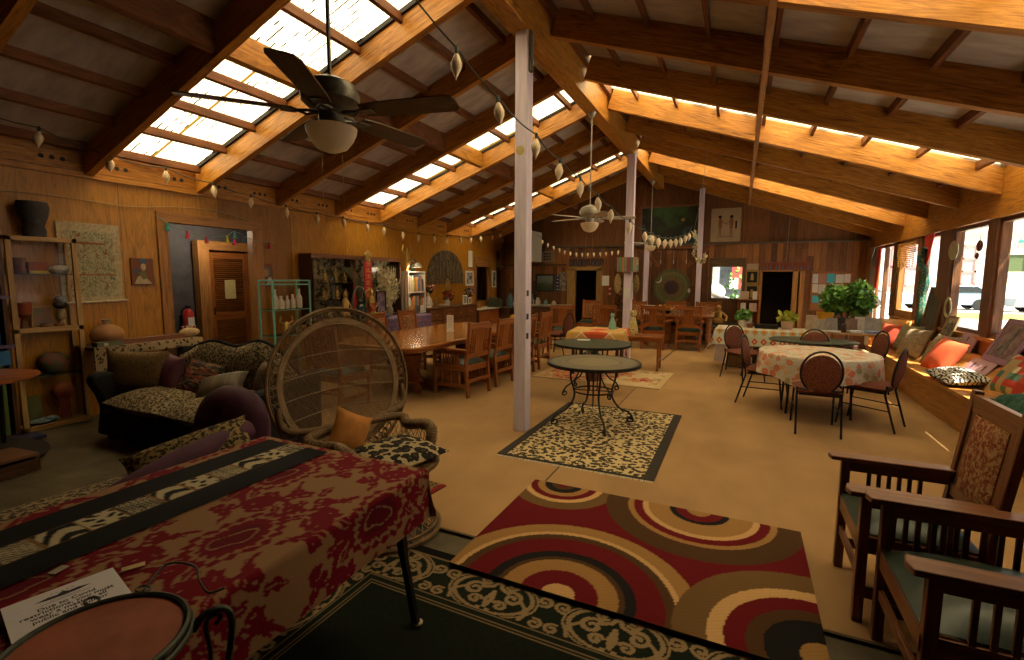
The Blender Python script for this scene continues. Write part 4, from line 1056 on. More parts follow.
# clay topped iron stand in front
CLAY = plain('terracotta', (.30,.085,.045), .7, var=.25, scale=9)
t = thing('clay_top_stand', 'round terracotta topped stand with a scrolled iron frame before the entry table', 'table', (-1.14, .455, 0))
ZT = .86; RT_ = .152
m = MB(); m.lathe([(0, ZT-.012), (RT_, ZT-.012), (RT_, ZT), (0, ZT)], (0,0,0), 48); m.build('clay_top', CLAY, t)
m = MB()
for rr, zz, w_ in ((RT_+.004, ZT+.001, .0075), (RT_+.010, ZT-.014, .006)): m.tube([(rr*math.cos(2*PI*k/48), rr*math.sin(2*PI*k/48), zz) for k in range(48)], w_, 7, True)
VERD = metal('verdigris_iron', (.065,.075,.062), .5)
m.build('iron_rim', VERD, t)
def sm_curve(P, n=6):
    out = []
    for i in range(len(P)-1):
        p0, p1, p2, p3 = (Vector(P[max(0, i-1)]), Vector(P[i]), Vector(P[i+1]), Vector(P[min(len(P)-1, i+2)]))
        for k in range(n):
            u = k/n; out.append(tuple(.5*((2*p1)+(-p0+p2)*u+(2*p0-5*p1+4*p2-p3)*u*u+(-p0+3*p1-3*p2+p3)*u**3)))
    out.append(tuple(P[-1])); return out
for a in (.95, -1.3, -2.6):
    ca, sa = math.cos(a), math.sin(a)
    f3 = lambda r, z, s=0: (r*ca-s*sa, r*sa+s*ca, z)
    m = MB()
    m.tube(sm_curve([f3(RT_+.012, ZT-.03), f3(RT_+.035, ZT-.0), f3(RT_+.075, ZT+.0), f3(RT_+.085, ZT-.05), f3(RT_+.06, ZT-.18), f3(RT_-.02, ZT-.42), f3(RT_-.01, ZT-.6), f3(RT_+.10, .03), f3(RT_+.12, .008)]), .0075, 7)
    m.tube(sm_curve([f3(RT_+.055, ZT-.03), f3(RT_+.065, ZT-.015), f3(RT_+.05, ZT-.008), f3(RT_+.035, ZT-.03), f3(RT_+.04, ZT-.12, .01), f3(RT_+.01, ZT-.25, .0)]), .005, 6)
    m.build('leg', VERD, t)
m = MB(); m.tube([(.13*math.cos(2*PI*k/30), .13*math.sin(2*PI*k/30), .40) for k in range(30)], .006, 6, True); m.build('ring_brace', VERD, t)
for k, a in enumerate((2.2, 2.75)):
    m = MB(); c_ = Vector(((RT_+.022)*math.cos(a), (RT_+.022)*math.sin(a), ZT+.004)); m.tube([tuple(c_+Vector((.017*math.cos(2*PI*j/16), .012*math.sin(2*PI*j/16), .0))) for j in range(16)], .0032, 6, True); m.build('rim_loop', VERD, t)
m = MB(); m.tube(sm_curve([((RT_+.02)*math.cos(2.2), (RT_+.02)*math.sin(2.2), ZT), (-.13, .21, ZT+.02), (-.06, .235, ZT+.02), (.0, .21, ZT+.012), (.05, .20, ZT+.004), (.075, .222, ZT+.01)]), .0028, 6); m.build('wire_spray', VERD, t)
# ============================================================ PEACOCK CHAIR
WICK = wood('wicker', (.06,.030,.010), (.15,.085,.032), (.27,.165,.07), .65, 6, 40, .5)
WICKL = wood('pale_wicker', (.11,.065,.026), (.23,.145,.065), (.36,.25,.125), .6, 6, 40, .5)
t = thing('peacock_chair', 'round backed wicker peacock chair behind the damask table', 'chair', (-1.98, 2.34, 0), R_(-15))
PR = [(.33, .012), (.31, .06), (.24, .17), (.215, .23), (.24, .31), (.29, .40), (.315, .44)]
def prad(z):
    for (r0, z0), (r1, z1) in zip(PR[:-1], PR[1:]):
        if z0 <= z <= z1: return r0+(r1-r0)*(z-z0)/(z1-z0)
    return PR[-1][0]
m = MB()
for s in (-1, 1):
    for k in range(34):
        a0 = 2*PI*k/34; pts = []
        for j in range(9):
            z = .012+.428*j/8; a = a0+s*.9*j/8; r = prad(z); pts.append((r*math.cos(a), r*math.sin(a), z))
        m.tube(pts, .0035, 4, cap=False)
m.build('base_lattice', WICKL, t)
m = MB()
for z, w_ in ((.016, .016), (.05, .010), (.225, .013), (.245, .010), (.43, .016)):
    m.tube([(prad(z)*math.cos(2*PI*k/36), prad(z)*math.sin(2*PI*k/36), z) for k in range(36)], w_, 6, True)
m.build('base_ring', WICK, t)
m = MB(); m.lathe([(0,.415),(.30,.415),(.335,.43),(.335,.45),(.30,.46),(0,.46)], (0,0,0), 32); m.build('seat', WICK, t)
# back: local frame of the disc
BC = Vector((-.52, .0, .868)); LEAN = .16
fx = Vector((math.cos(LEAN), 0, -math.sin(-LEAN))); 
up_ = Vector((-math.sin(LEAN), 0, math.cos(LEAN))); sd_ = Vector((0, 1, 0)); nrm = Vector((math.cos(LEAN), 0, math.sin(LEAN)))
def bp(r, a, d=0):
    """point on the back: r radius, a angle (0 = chair's left, pi/2 = top)"""
    bow = .05*(r/.52)**2
    return BC+sd_*(r*math.cos(a))+up_*(r*math.sin(a))+nrm*(d+bow)
def arc(r, a0, a1, n=48, d=0): return [tuple(bp(r, a0+(a1-a0)*k/n, d)) for k in range(n+1)]
m = MB()
m.tube(arc(.52, 0, 2*PI, 64), .011, 7); m.tube(arc(.503, 0, 2*PI, 64), .005, 5)
m.build('outer_rim', WICK, t)
m = MB()
for k in range(60):
    a = 2*PI*k/60
    m.tube([tuple(bp(.503, a)), tuple(bp(.478, a+.03)), tuple(bp(.452, a))], .0058, 5)
    m.tube([tuple(bp(.465, a-.03)), tuple(bp(.488, a+.05))], .004, 4)
m.tube(arc(.452, 0, 2*PI, 60), .006, 5); m.tube(arc(.478, 0, 2*PI, 60), .003, 4)
m.build('fretwork_band', WICK, t)
m = MB(); N_ = 64
vs = []; fs = []; uvs = []
for k in range(N_):
    for r, d in ((.449, .006), (.412, .006), (.412, -.006), (.449, -.006)): vs.append(tuple(bp(r, 2*PI*k/N_, d)))
for k in range(N_):
    l = (k+1) % N_
    for i in range(4):
        j = (i+1) % 4; fs.append((k*4+i, l*4+i, l*4+j, k*4+j)); uvs.append([(k*.045, i*.04), ((k+1)*.045, i*.04), ((k+1)*.045, j*.04+(.16 if j == 0 else 0)), (k*.045, j*.04+(.16 if j == 0 else 0))])
m.add(vs, fs, uvs); m.build('flat_band', WICKL, t)
m = MB(); Rn = .413; n_ = 38
for s in (-1, 1):
    for k in range(-n_, n_+1):
        off = Rn*1.0*k/n_; h = math.sqrt(max(0, Rn*Rn-off*off))
        if h < .03: continue
        ang = PI/2+s*.52                # steep diagonals
        dx, dy = math.cos(ang), math.sin(ang); px, py = -dy, dx
        pts = []
        for j in range(7):
            q = -h+2*h*j/6; X = px*off+dx*q; Y = py*off+dy*q
            pts.append(tuple(bp(math.hypot(X, Y), math.atan2(Y, X), s*.0015)))
        m.tube(pts, .0022, 4, cap=False)
m.build('back_lattice', WICK, t)
m = MB()
for y0 in (.19, .07, -.06, -.19):
    h = math.sqrt(Rn*Rn-y0*y0); pts = []
    for j in range(15):
        X = -h+2*h*j/14; Y = y0+.035*(1-(X/h)**2); pts.append(tuple(bp(math.hypot(X, Y), math.atan2(Y, X), .004)))
    m.tube(pts, .0038, 5)
m.build('cross_arc', WICKL, t)
# lower back apron joining the disc to the seat
m = MB()
for s in (-1, 1):
    for k in range(24):
        a0 = PI+(k-11.5)/11.5*.95; p0 = (.325*math.cos(a0), .325*math.sin(a0), .44); y = p0[1]*1.12; q = bp(.50, -PI/2+ y*1.9+s*.05)
        m.tube([p0, (p0[0]*.6+q.x*.4+.02, p0[1]*.6+q.y*.4, p0[2]*.6+q.z*.4), (q.x, q.y, max(.47, q.z+.04))], .0035, 4, cap=False)
m.build('lower_lattice', WICKL, t)
# arms: thick rolls sweeping from the disc forwards round the seat
for s in (1, -1):
    path = [bp(.47, PI/2-s*1.75, .01), bp(.46, PI/2-s*2.15, .04), Vector((-.34, -s*.31, .60)), Vector((-.20, -s*.32, .57)), Vector((-.05, -s*.325, .60)), Vector((.05, -s*.32, .60)), Vector((.10, -s*.29, .55)), Vector((.12, -s*.26, .47))]
    path = [Vector(p) for p in path]
    P3 = sm_curve([tuple(p) for p in path], 6)
    m = MB(); m.tube(P3, [.018+.018*min(1, i/18) if i < len(P3)-8 else .036-.014*(i-len(P3)+8)/8 for i in range(len(P3))], 12); m.build('arm', WICK, t)
    m = MB()
    for i in range(4, len(P3)-5):
        a_, b_ = Vector(P3[i]), Vector(P3[i+1]); d_ = (b_-a_).normalized(); n1 = d_.cross(Vector((0,0,1))).normalized(); n2 = d_.cross(n1)
        rr = .020+.018*min(1, i/18)
        m.tube([tuple(a_+d_*(.012*q/6)+(n1*math.cos(q*PI/4+i)+n2*math.sin(q*PI/4+i))*rr) for q in range(7)], .0035, 4)
    o = m.build('arm_wrapping', WICKL, t); o['kind'] = 'stuff'
    m = MB()
    for k in range(16):
        i = 12+int(k*1.7); i = min(i, len(P3)-2); p = Vector(P3[i]); a0 = math.atan2(p.y, p.x)
        for q in (-.16, .16): m.tube([(p.x*.97, p.y*.97, p.z-.03), (.325*math.cos(a0+q), .325*math.sin(a0+q), .44)], .0032, 4, cap=False)
    m.build('arm_lattice', WICKL, t)
LEO = leopard('bold_leopard', (.36,.28,.16), (.014,.012,.011), (.05,.035,.02), 20, .56)
m = MB(); m.pillow(.44, .50, .10, 14, -.02, at(0,0,0)); o = m.build('leopard_cushion', LEO, loc=(-1.90, 2.33, .51), rz=R_(-15)); tag(o, 'bold leopard print cushion on the wicker peacock chair seat', 'cushion'); o.rotation_euler = (.02, .04, R_(-15))
ORV = plain('orange_velvet', (.42,.17,.03), .8, var=.2, scale=14)
m = MB(); m.pillow(.27, .27, .12, 12, .1); o = m.build('orange_pillow', ORV, loc=(-2.25, 2.31, .60)); tag(o, 'orange pillow leaning in the wicker peacock chair', 'pillow'); o.rotation_euler = Euler((R_(75), R_(28), R_(68)))
# ============================================================ SOFA GROUP
LEOS = leopard('sofa_leopard', (.30,.23,.13), (.035,.025,.016), (.12,.08,.04), 46, .50)
BLKV = plain('black_velvet', (.008,.007,.007), .9)
t = thing('camelback_sofa', 'leopard upholstered sofa with black wood frame and curved back', 'sofa', (-4.72, 2.95, 0))
m = MB(); m.b2(-.92, 1.0, -.48, .40, .04, .30); m.build('base', BLKV, t, bevel=.03)
for k, (x0, x1) in enumerate(((-.80, .08), (.09, .98))):
    m = MB(); m.pillow(x1-x0, .84, .26, 12, -.04, at((x0+x1)/2, -.10, .385)); m.build('seat_cushion', LEOS, t)
def crest(u): # back height along the sofa
    return .82+.08*math.exp(-((u-.28)/.13)**2)+.12*math.exp(-((u-.64)/.15)**2)-.22*max(0, u-.8)/.2-.10*max(0, .15-u)/.15
m = MB(); NN = 26
vs = []; fs = []; uvs = []
prof_n = 7
for i in range(NN+1):
    u = i/NN; h = crest(u); x = -.95+1.95*u; yb = .30+.06*math.sin(u*PI)
    ring = [(yb-.04, .36), (yb-.09, .55), (yb-.06, h-.10), (yb+.0, h), (yb+.09, h-.02), (yb+.12, h-.15), (yb+.10, .06)]
    for (y, z) in ring: vs.append((x, y, z)); 
for i in range(NN):
    for j in range(prof_n-1):
        a = i*prof_n+j; fs.append((a, a+prof_n, a+prof_n+1, a+1)); uvs.append([(0,0)]*4)
fs.append(tuple(range(prof_n))); uvs.append([(0,0)]*prof_n); fs.append(tuple(NN*prof_n+j for j in reversed(range(prof_n)))); uvs.append([(0,0)]*prof_n)
m.add(vs, fs, uvs); m.build('backrest', LEOS, t, angle=70)
m = MB(); m.tube([(-.95+1.95*i/NN, .33+.06*math.sin(i/NN*PI), crest(i/NN)+.012) for i in range(NN+1)], .018, 8); m.build('crest_rail', BLKV, t)
for sx, x in ((-1, -.93), (1, 1.02)):
    m = MB(); m.prism([(-.50,.04),(.42,.04),(.44,.72),(.2,.66),(-.2,.62),(-.40,.66),(-.53,.66),(-.56,.58),(-.50,.45),(-.46,.3)], -.07, .07, at(x, 0, 0, 0, 0, 0) @ Matrix(((0,0,1,0),(1,0,0,0),(0,1,0,0),(0,0,0,1)))); m.build('arm', BLKV, t, bevel=.03)
m = MB(); m.tube([(-.80, -.49, .10), (.98, -.49, .10)], .012, 6)
for k in range(-1, 2): m.b2(.09+k*.9-.03, .09+k*.9+.03, -.45, -.38, 0, .05)
m.b2(-.9, -.84, -.45, -.38, 0, .05); m.b2(.92,.98,.32,.38,0,.05); m.build('feet_and_trim', BLKV, t)
def pillow_thing(name, label, mat, w_, h_, t_, loc, rot, cat='pillow', group=None, pinch=.08):
    m = MB(); m.pillow(w_, h_, t_, 12, pinch); o = m.build(name, mat, loc=loc); o.rotation_euler = rot; tag(o, label, cat, group); return o
FURRY = leopard('tawny_plush', (.19,.12,.055), (.08,.045,.02), (.13,.08,.035), 60, .35)
pillow_thing('tawny_pillow', 'wide tawny animal print cushion against the left arm of the sofa', FURRY, .66, .40, .16, (-5.46, 2.72, .66), (R_(80), 0, R_(24)))
pillow_thing('plum_pillow', 'square plum satin pillow on the sofa', plain('plum_satin', (.13,.045,.075), .45, var=.2, scale=8), .36, .36, .14, (-5.14, 2.86, .64), (R_(72), R_(4), R_(-8)))
KIL = NT('kilim', .9, 0, .1); o_ = KIL.tc('Object'); KIL.col(KIL.ramp(KIL.vor(KIL.mp(o_, (1, 2.2, 1)), 26, out='Color'), [(0, (.05,.03,.03)), (.35, (.22,.13,.07)), (.5, (.20,.045,.025)), (.65, (.08,.08,.05)), (.8, (.02,.02,.02))], True)); KIL = KIL.m
pillow_thing('kilim_pillow', 'dark kilim patterned pillow in the middle of the sofa', KIL, .36, .36, .12, (-4.80, 2.93, .60), (R_(58), R_(12), R_(20)))
STRP = boards('gold_stripe', [(.05,.035,.02), (.22,.15,.06), (.03,.02,.015), (.16,.12,.07)], .06, 0, .6, .02)
pillow_thing('striped_bolster', 'gold and black striped pillow lying at the right end of the sofa', STRP, .44, .30, .16, (-4.42, 2.90, .57), (R_(30), R_(-10), R_(35)))
pillow_thing('fringed_pillow', 'brown tasselled pillow leaning at the sofa back', fabric('brown_weave', (.08,.05,.03), (.15,.10,.06), 50), .34, .30, .12, (-3.98, 3.02, .66), (R_(70), 0, R_(-25)))
# purple tufted chaise along the table
PUR = plain('aubergine_velvet', (.075,.022,.048), .75, var=.3, scale=6)
CX = -2.70
t = thing('tufted_chaise', 'aubergine tufted chaise with leopard seat behind the damask table', 'sofa', (CX-.05, .88, 0))
m = MB(); m.b2(-.28, .34, -1.6, 1.02, .06, .34); m.build('base', BLKV, t, bevel=.02)
m = MB(); m.pillow(.62, 2.45, .24, 16, -.03, at(.03, -.32, .46)); m.build('seat_cushion', LEOS, t)
m = MB(); m.tube([(-.27, -1.5, .50), (-.27, .85, .50)], .012, 6); m.build('piping', BLKV, t)
m = MB(); m.pillow(.64, .62, .24, 28, .0)
def tuft(v):
    x, y, z = v; e = min(1, max(0, (1-abs(x/.32)**4)*(1-abs(y/.31)**4)))
    y2 = y-.16*abs(x/.32)**2.5*(1 if y > 0 else 0)
    d = sum(math.exp(-((x-tx)**2+(y-ty)**2)/.0011) for tx, ty in ((-.2,.1),(0,.14),(.2,.1),(-.1,-.02),(.1,-.02),(-.2,-.13),(0,-.14),(.2,-.13)))
    return (x, y2, z-(.05*d*e if z > 0 else 0))
m.v = [tuft(v) for v in m.v]
o = m.build('backrest', PUR, t, angle=80); o.location = (-.06, 1.0, .62); o.rotation_euler = (R_(80), 0, 0)
m = MB(); m.tube(sm_curve([(.22, .92, .72), (.24, .6, .69), (.24, .3, .62), (.22, .10, .54)]), [.06]*16+[.06, .05, .03], 12); m.build('arm', PUR, t)
for x in (-.22, .28):
    for y in (-1.5, .92): m = MB(); m.lathe([(0,0),(.03,0),(.035,.06),(0,.06)], (x, y, 0), 10); m.build('foot', BLKV, t)
pillow_thing('leopard_bolster', 'long gold leopard pillow leaning on the aubergine chaise', leopard('gold_leopard', (.24,.17,.07), (.02,.015,.01), (.09,.055,.02), 50, .5), .60, .26, .15, (-2.60, 1.52, .655), (R_(40), R_(-14), R_(60)))
# ============================================================ LEFT WALL: display cabinet and console
SHG = glass('green_edge_glass', (.72,.78,.70))
t = thing('display_cabinet', 'tall birch framed glass display cabinet against the plywood wall', 'cabinet', (-6.52, 2.50, 0), 0)
cd, ch = .36, 2.0; fr = .045; y0, y1 = -.30, .27; xf, xb = -.02+.02, -.22
m = MB()
for z0, z1 in ((0, .05), (1.02, 1.07), (ch-.045, ch)): m.b2(xf-.03, xf, y0, y1, z0, z1)
for y in (y0, y1-fr): m.b2(xf-.03, xf, y, y+fr, 0, ch)
m.build('door_frame', LIGHTW, t, bevel=.002)
m = MB(); m.b2(xb, xf-.03, y0, y1, 0, .04); m.b2(xb, xf-.03, y0, y1, ch-.03, ch); m.b2(xb, xb+.02, y0, y0+.03, 0, ch); m.b2(xb, xb+.02, y1-.03, y1, 0, ch); m.build('carcass', LIGHTW, t)
m = MB()
for z in (.55, 1.04, 1.62):
    m = MB(); m.b2(xb+.005, xf-.035, y0+.01, y1-.01, z-.004, z+.004); m.build('glass_shelf', SHG, t)
    m = MB(); m.b2(xf-.037, xf-.034, y0+.02, y1-.02, z-.005, z+.005); m.build('shelf_edge', plain('edge_green', (.06,.10,.07), .2), t)
m = MB(); m.b2(xf-.018, xf-.012, y0+fr, y1-fr, .05, 1.02); m.b2(xf-.018, xf-.012, y0+fr, y1-fr, 1.07, ch-.045); m.b2(xb+.0, xf, y1-.006, y1, .04, ch-.04); m.build('glass_door', GLASS, t)
m = MB(); m.ell((xf+.004, y1-.06, 1.0), .008); m.build('lock', BRASS, t)
def cab(x, y, z): return (-6.52+x, 2.50+y, z)
GC = 'curios inside the birch display cabinet'
RED_ = plain('lacquer_red', (.28,.06,.02), .5); BRN = plain('brown_wood', (.16,.07,.03), .5); TANP = plain('tan_ceramic', (.35,.2,.1), .5)
def small(name, label, cat, loc, parts, group=None, rz=0):
    """parts: list of (part name, material, fn(mb))"""
    if len(parts) == 1:
        m = MB(); parts[0][2](m); o = m.build(name, parts[0][1], loc=loc, rz=rz); tag(o, label, cat, group); return o
    t = thing(name, label, cat, loc, rz, group)
    for (pn, mt, fn) in parts:
        m = MB(); fn(m); m.build(pn, mt, t)
    return t
small('woven_drum', 'small woven drum on the top glass shelf of the cabinet', 'drum', cab(-.12, -.17, 1.625), [('body', BRN, lambda m: m.lathe([(0,0),(.055,0),(.045,.07),(.06,.16),(0,.16)], (0,0,0), 16)), ('band', RED_, lambda m: m.lathe([(.052,.03),(.056,.03),(.056,.05),(.052,.05)], (0,0,0), 16))], GC)
small('red_box', 'red lacquer box on the top glass shelf of the cabinet', 'box', cab(-.13, -.03, 1.625), [('box', RED_, lambda m: m.b2(-.05,.05,-.08,.08,0,.12)), ('yellow_base', plain('yellow_strip', (.45,.36,.06), .6), lambda m: m.b2(.05,.055,-.08,.08,0,.03))], GC)
small('crystal_shell', 'pale crystal cluster on the top glass shelf of the cabinet', 'crystal', cab(-.09, .13, 1.625), [('shell', plain('pale_crystal', (.42,.38,.34), .4, var=.3), lambda m: (m.ell((0,0,.045), (.06,.10,.05)), [m.ell((.03*math.cos(k), .07*math.sin(k*1.7), .05+.01*(k % 3)), .025, 8, 6) for k in range(9)]))], GC)
small('carved_goblet', 'carved wooden goblet drum on the middle shelf of the cabinet', 'goblet', cab(-.1, -.18, 1.048), [('cup', RED_, lambda m: m.lathe([(0,.12),(.02,.12),(.06,.16),(.07,.27),(.06,.28),(0,.28)], (0,0,0), 16)), ('foot', BRN, lambda m: m.lathe([(0,0),(.05,0),(.03,.04),(.02,.12),(0,.12)], (0,0,0), 16))], GC)
small('small_framed_picture', 'white framed picture leaning on the middle shelf of the cabinet', 'picture', cab(-.14, -.02, 1.048), [('frame', LIGHTW, lambda m: (m.b2(-.01,.0,-.09,.09,0,.24))), ('print', fabric('pink_print', (.3,.16,.14), (.18,.2,.16), 12), lambda m: m.b2(.0,.003,-.07,.07,.02,.22))], GC)
small('owl_totem', 'tall owl totem on the middle shelf of the cabinet', 'figurine', cab(-.1, .12, 1.048), [('body', plain('totem_tan', (.32,.24,.12), .5, var=.4, scale=40), lambda m: m.lathe([(0,0),(.035,0),(.03,.09),(.045,.10),(.04,.18),(.03,.2),(0,.2)], (0,0,0), 14)), ('head', plain('totem_dark', (.06,.05,.045), .5), lambda m: (m.ell((0,0,.25), (.055,.06,.05)), m.ell((0,0,.31), (.04,.045,.035))))], GC)
small('brown_gourd', 'pair of brown gourds on the middle shelf of the cabinet', 'gourd', cab(-.04, .02, 1.048), [('gourd', BRN, lambda m: (m.ell((0,-.05,.03), (.04,.055,.03)), m.ell((0,.06,.03), (.04,.05,.03))))], GC)
small('painted_globe', 'round painted pot on the lower shelf of the cabinet', 'pot', cab(-.11, .02, .555), [('pot', fabric('painted_pot', (.20,.06,.04), (.05,.10,.06), 20, .4), lambda m: m.ell((0,0,.12), (.10,.14,.12)))], GC)
small('red_mask', 'red maned mask on a stand in the bottom of the cabinet', 'mask', cab(-.11, .08, .045), [('head', RED_, lambda m: m.ell((0,0,.31), (.06,.10,.10))), ('mane', plain('mane_red', (.25,.06,.05), .8), lambda m: [m.tube([(.04,-.05+.02*k,.27),(.05,-.04+.017*k,.12),(.04,-.05+.02*k,.02)], .008, 5) for k in range(5)])], GC)
small('blue_cloth_bundle', 'crumpled blue cloth in the bottom of the cabinet', 'cloth', cab(-.09, -.12, .045), [('cloth', fabric('blue_crumple', (.05,.13,.18), (.25,.3,.3), 18), lambda m: (m.ell((0,0,.03), (.08,.11,.035)), m.ell((.02,.06,.04), (.05,.07,.035))))], GC)
small('green_book', 'green card leaning in the bottom of the cabinet', 'card', cab(-.16, -.16, .045), [('card', plain('olive_card', (.16,.17,.06), .7), lambda m: m.b2(-.006,.006,-.07,.07,0,.3))], GC)
small('stone_bust', 'dark pharaoh bust standing on top of the display cabinet', 'bust', (-6.62, 2.47, 2.0), [('headdress', plain('bust_black', (.035,.033,.035), .6, var=.3, scale=20), lambda m: (m.lathe([(0,0),(.09,0),(.10,.06),(.085,.12),(.12,.22),(.135,.31),(.12,.36),(0,.37)], (0,0,0), 18, .8, 1))), ('face', plain('bust_grey', (.05,.046,.046), .6), lambda m: m.ell((.045,0,.16), (.04,.055,.08)))])
# left edge: bookcase with blue and green boards, round wooden table
t = thing('blue_bookcase', 'bookcase with blue boards at the left edge of the picture', 'bookcase', (-6.55, 1.98, 0))
m = MB(); m.b2(-.2, .12, -.4, .16, 0, .04); m.b2(-.2, -.17, -.4, .16, 0, 1.95); m.b2(-.2, .12, -.4, -.37, 0, 1.95); m.b2(-.2, .12, -.4, .16, 1.92, 1.95); m.b2(-.2,.12,.13,.16,0,1.95); m.build('carcass', DARKW, t)
for z in (.9, 1.38): m = MB(); m.b2(-.2, .14, -.4, .18, z, z+.03); m.build('shelf', plain('violet_edge', (.13,.09,.2), .6), t)
for (nm, l, c, x, y, z, d) in (('blue_folder', 'tall blue folder standing in the left edge bookcase', (.02,.13,.32), .0, .0, .935, (.2,.2,.42)), ('green_folder', 'green board on the bottom shelf of the left edge bookcase', (.10,.17,.05), .05, .05, .04, (.16,.08,.7)), ('blue_tray', 'blue tray below the tall folder in the left edge bookcase', (.03,.16,.38), .06, .03, .735, (.16,.22,.14)), ('navy_cloth', 'navy cloth on the floor beside the cabinet foot', (.02,.02,.09), .26, .14, .0, (.2,.26,.03))):
    m = MB(); m.box((0,0,d[2]/2), d); tag(m.build(nm, plain(nm+'_m', c, .6), loc=(-6.55+x, 1.98+y, z), bevel=.004), l, nm.split('_')[1])
t = thing('round_side_table', 'round striped wood table at the left edge beside the display cabinet', 'table', (-5.86, 1.60, -.01))
m = MB(); m.lathe([(0,.725),(.48,.725),(.50,.735),(.50,.745),(.48,.752),(0,.752)], (0,0,0), 48); m.build('table_top', boards('striped_top', [(.30,.07,.02), (.36,.11,.03), (.20,.05,.015)], .12, 0, .3, .05), t)
m = MB(); m.cyl((0,0,.03), .05, .70, 14); m.tube([(-.25,.33,.72),(-.3,.33,.01)], .02); m.tube([(.36,-.1,.72),(.38,-.1,.01)], .02); m.tube([(-.3,-.2,.72),(-.35,-.2,.01)], .02); m.build('leg', BLACK, t)
small('table_papers', 'pale leaflet lying on the round striped table', 'paper', (-5.85, 1.62, .743), [('leaflet', PAPER, lambda m: m.b2(-.16,.12,-.1,.12,0,.003))], rz=.5)
m = MB(); m.lathe([(0,0),(.62,0),(.64,.03),(.62,.05),(0,.05)], (0,0,0), 40); tag(m.build('round_platform', DARKC, loc=(-5.95, 1.50, 0)), 'low round platform on the concrete under the striped table', 'platform')
t = thing('wooden_step', 'low slatted wooden step on the concrete floor', 'step', (-5.28, 1.50, 0), .12)
m = MB(); m.b2(-.25, .12, -.4, .32, .12, .145); m.build('tread', wood('step_wood', (.09,.035,.018), (.17,.07,.035), (.24,.11,.06)), t, bevel=.003)
m = MB(); m.b2(-.25, .12, -.4, -.37, 0, .12); m.b2(-.25, .12, .29, .32, 0, .12); m.b2(.09, .12, -.37, .29, .0, .10); m.build('riser', DARKW, t)
# tapestry in plastic, pictures
PAPY = NT('papyrus_print', .7); o_ = PAPY.tc('Object'); PAPY.col(PAPY.ramp(PAPY.noise(PAPY.mp(o_, (1,1.6,1)), 14, 6, .75, 1.2), [(.36, (.02,.10,.10)), (.43, (.18,.22,.14)), (.49, (.66,.54,.32)), (.55, (.16,.20,.14)), (.62, (.32,.09,.03))])); PAPY = PAPY.m
LIN = fabric('linen', (.42,.34,.22), (.58,.48,.32), 30)
t = thing('papyrus_hanging', 'old illustrated cloth hanging in clear plastic on the plywood wall', 'wall hanging', (LX+.012, 2.99, 1.77))
m = MB(); m.b2(0, .006, -.30, .29, -.46, .43); m.build('linen_ground', LIN, t)
m = MB(); m.b2(.006, .009, -.26, .22, -.40, .33); m.build('printed_scene', PAPY, t)
m = MB(); m.b2(.009, .012, -.20, .14, .19, .215); m.b2(.009, .011, -.26, .22, -.16, -.145); m.build('band_print', plain('rust_band', (.30,.12,.05), .7), t)
m = MB(); m.tube([(.02,-.31,-.47),(.02,.32,-.455)], .014, 8); m.build('bottom_rod', LIN, t)
def pl_fn(u, v):
    return (.018+.010*math.sin(u*19+v*7)+.006*math.sin(v*31), -.33+.66*u, -.48+.95*v)
m = MB(); m.grid(26, 30, pl_fn); m.build('plastic_cover', glass('plastic_film', (.96,.96,.93)), t)
def wall_picture(name, label, M_, w_, h_, frame, ftm, parts, cat='picture', group=None, th=.02):
    """M_ puts local x right, y up, z off the wall; parts = [(name, mat, fn)]"""
    t = thing(name, label, cat, (0,0,0), 0, group); t.matrix_world = M_
    if frame:
        m = MB(); m.b2(-w_/2, w_/2, h_/2-frame, h_/2, 0, th); m.b2(-w_/2, w_/2, -h_/2, -h_/2+frame, 0, th); m.b2(-w_/2, -w_/2+frame, -h_/2+frame, h_/2-frame, 0, th); m.b2(w_/2-frame, w_/2, -h_/2+frame, h_/2-frame, 0, th); m.build('frame', ftm, t)
    for pn, mt, fn in parts:
        m = MB(); fn(m); m.build(pn, mt, t)
    return t
REDG = plain('icon_red', (.18,.06,.03), .6)
wall_picture('small_portrait_panel', 'small dark red panel painting of a figure between tapestry and doorway', WL(3.50, 1.66, .005), .25, .33, 0, None, [('ground', REDG, lambda m: m.b2(-.125,.125,-.165,.165,0,.02)), ('figure', plain('fig_cream', (.42,.33,.22), .6), lambda m: (m.prism([(-.10,-.15),(-.06,-.06),(-.01,-.04),(.03,-.07),(.10,-.15)], .02,.023), m.ell((.01,.06,.02), (.028,.045,.006)))), ('robe', plain('fig_blue', (.06,.10,.16), .6), lambda m: (m.prism([(-.10,.01),(-.05,.05),(-.03,-.0),(-.07,-.04)], .02,.024), m.prism([(-.05,.16),(.06,.155),(.04,.10),(-.02,.10)], .02, .024))), ('lining', plain('fig_green', (.14,.15,.05), .6), lambda m: m.prism([(-.05,-.02),(.02,.02),(.05,-.08),(.0,-.10)], .02,.0235))])
wall_picture('small_icon_panel', 'small painted saint panel beside the turquoise rack', WL(5.23, 1.63, .005), .24, .36, 0, None, [('ground', REDG, lambda m: m.b2(-.12,.12,-.18,.18,0,.02)), ('halo', plain('halo_blue', (.12,.13,.14), .6), lambda m: m.prism([(.085*math.cos(2*PI*k/20), .05+.085*math.sin(2*PI*k/20)) for k in range(20)], .02,.022)), ('face', plain('face_tan', (.36,.18,.08), .6), lambda m: m.prism([(.045*math.cos(2*PI*k/20), .04+.06*math.sin(2*PI*k/20)) for k in range(20)], .022,.024)), ('gown', plain('gown_white', (.45,.42,.38), .6), lambda m: m.prism([(.0,-.15),(.04,-.04),(.08,-.02),(.11,-.10),(.11,-.15)], .02,.024))])
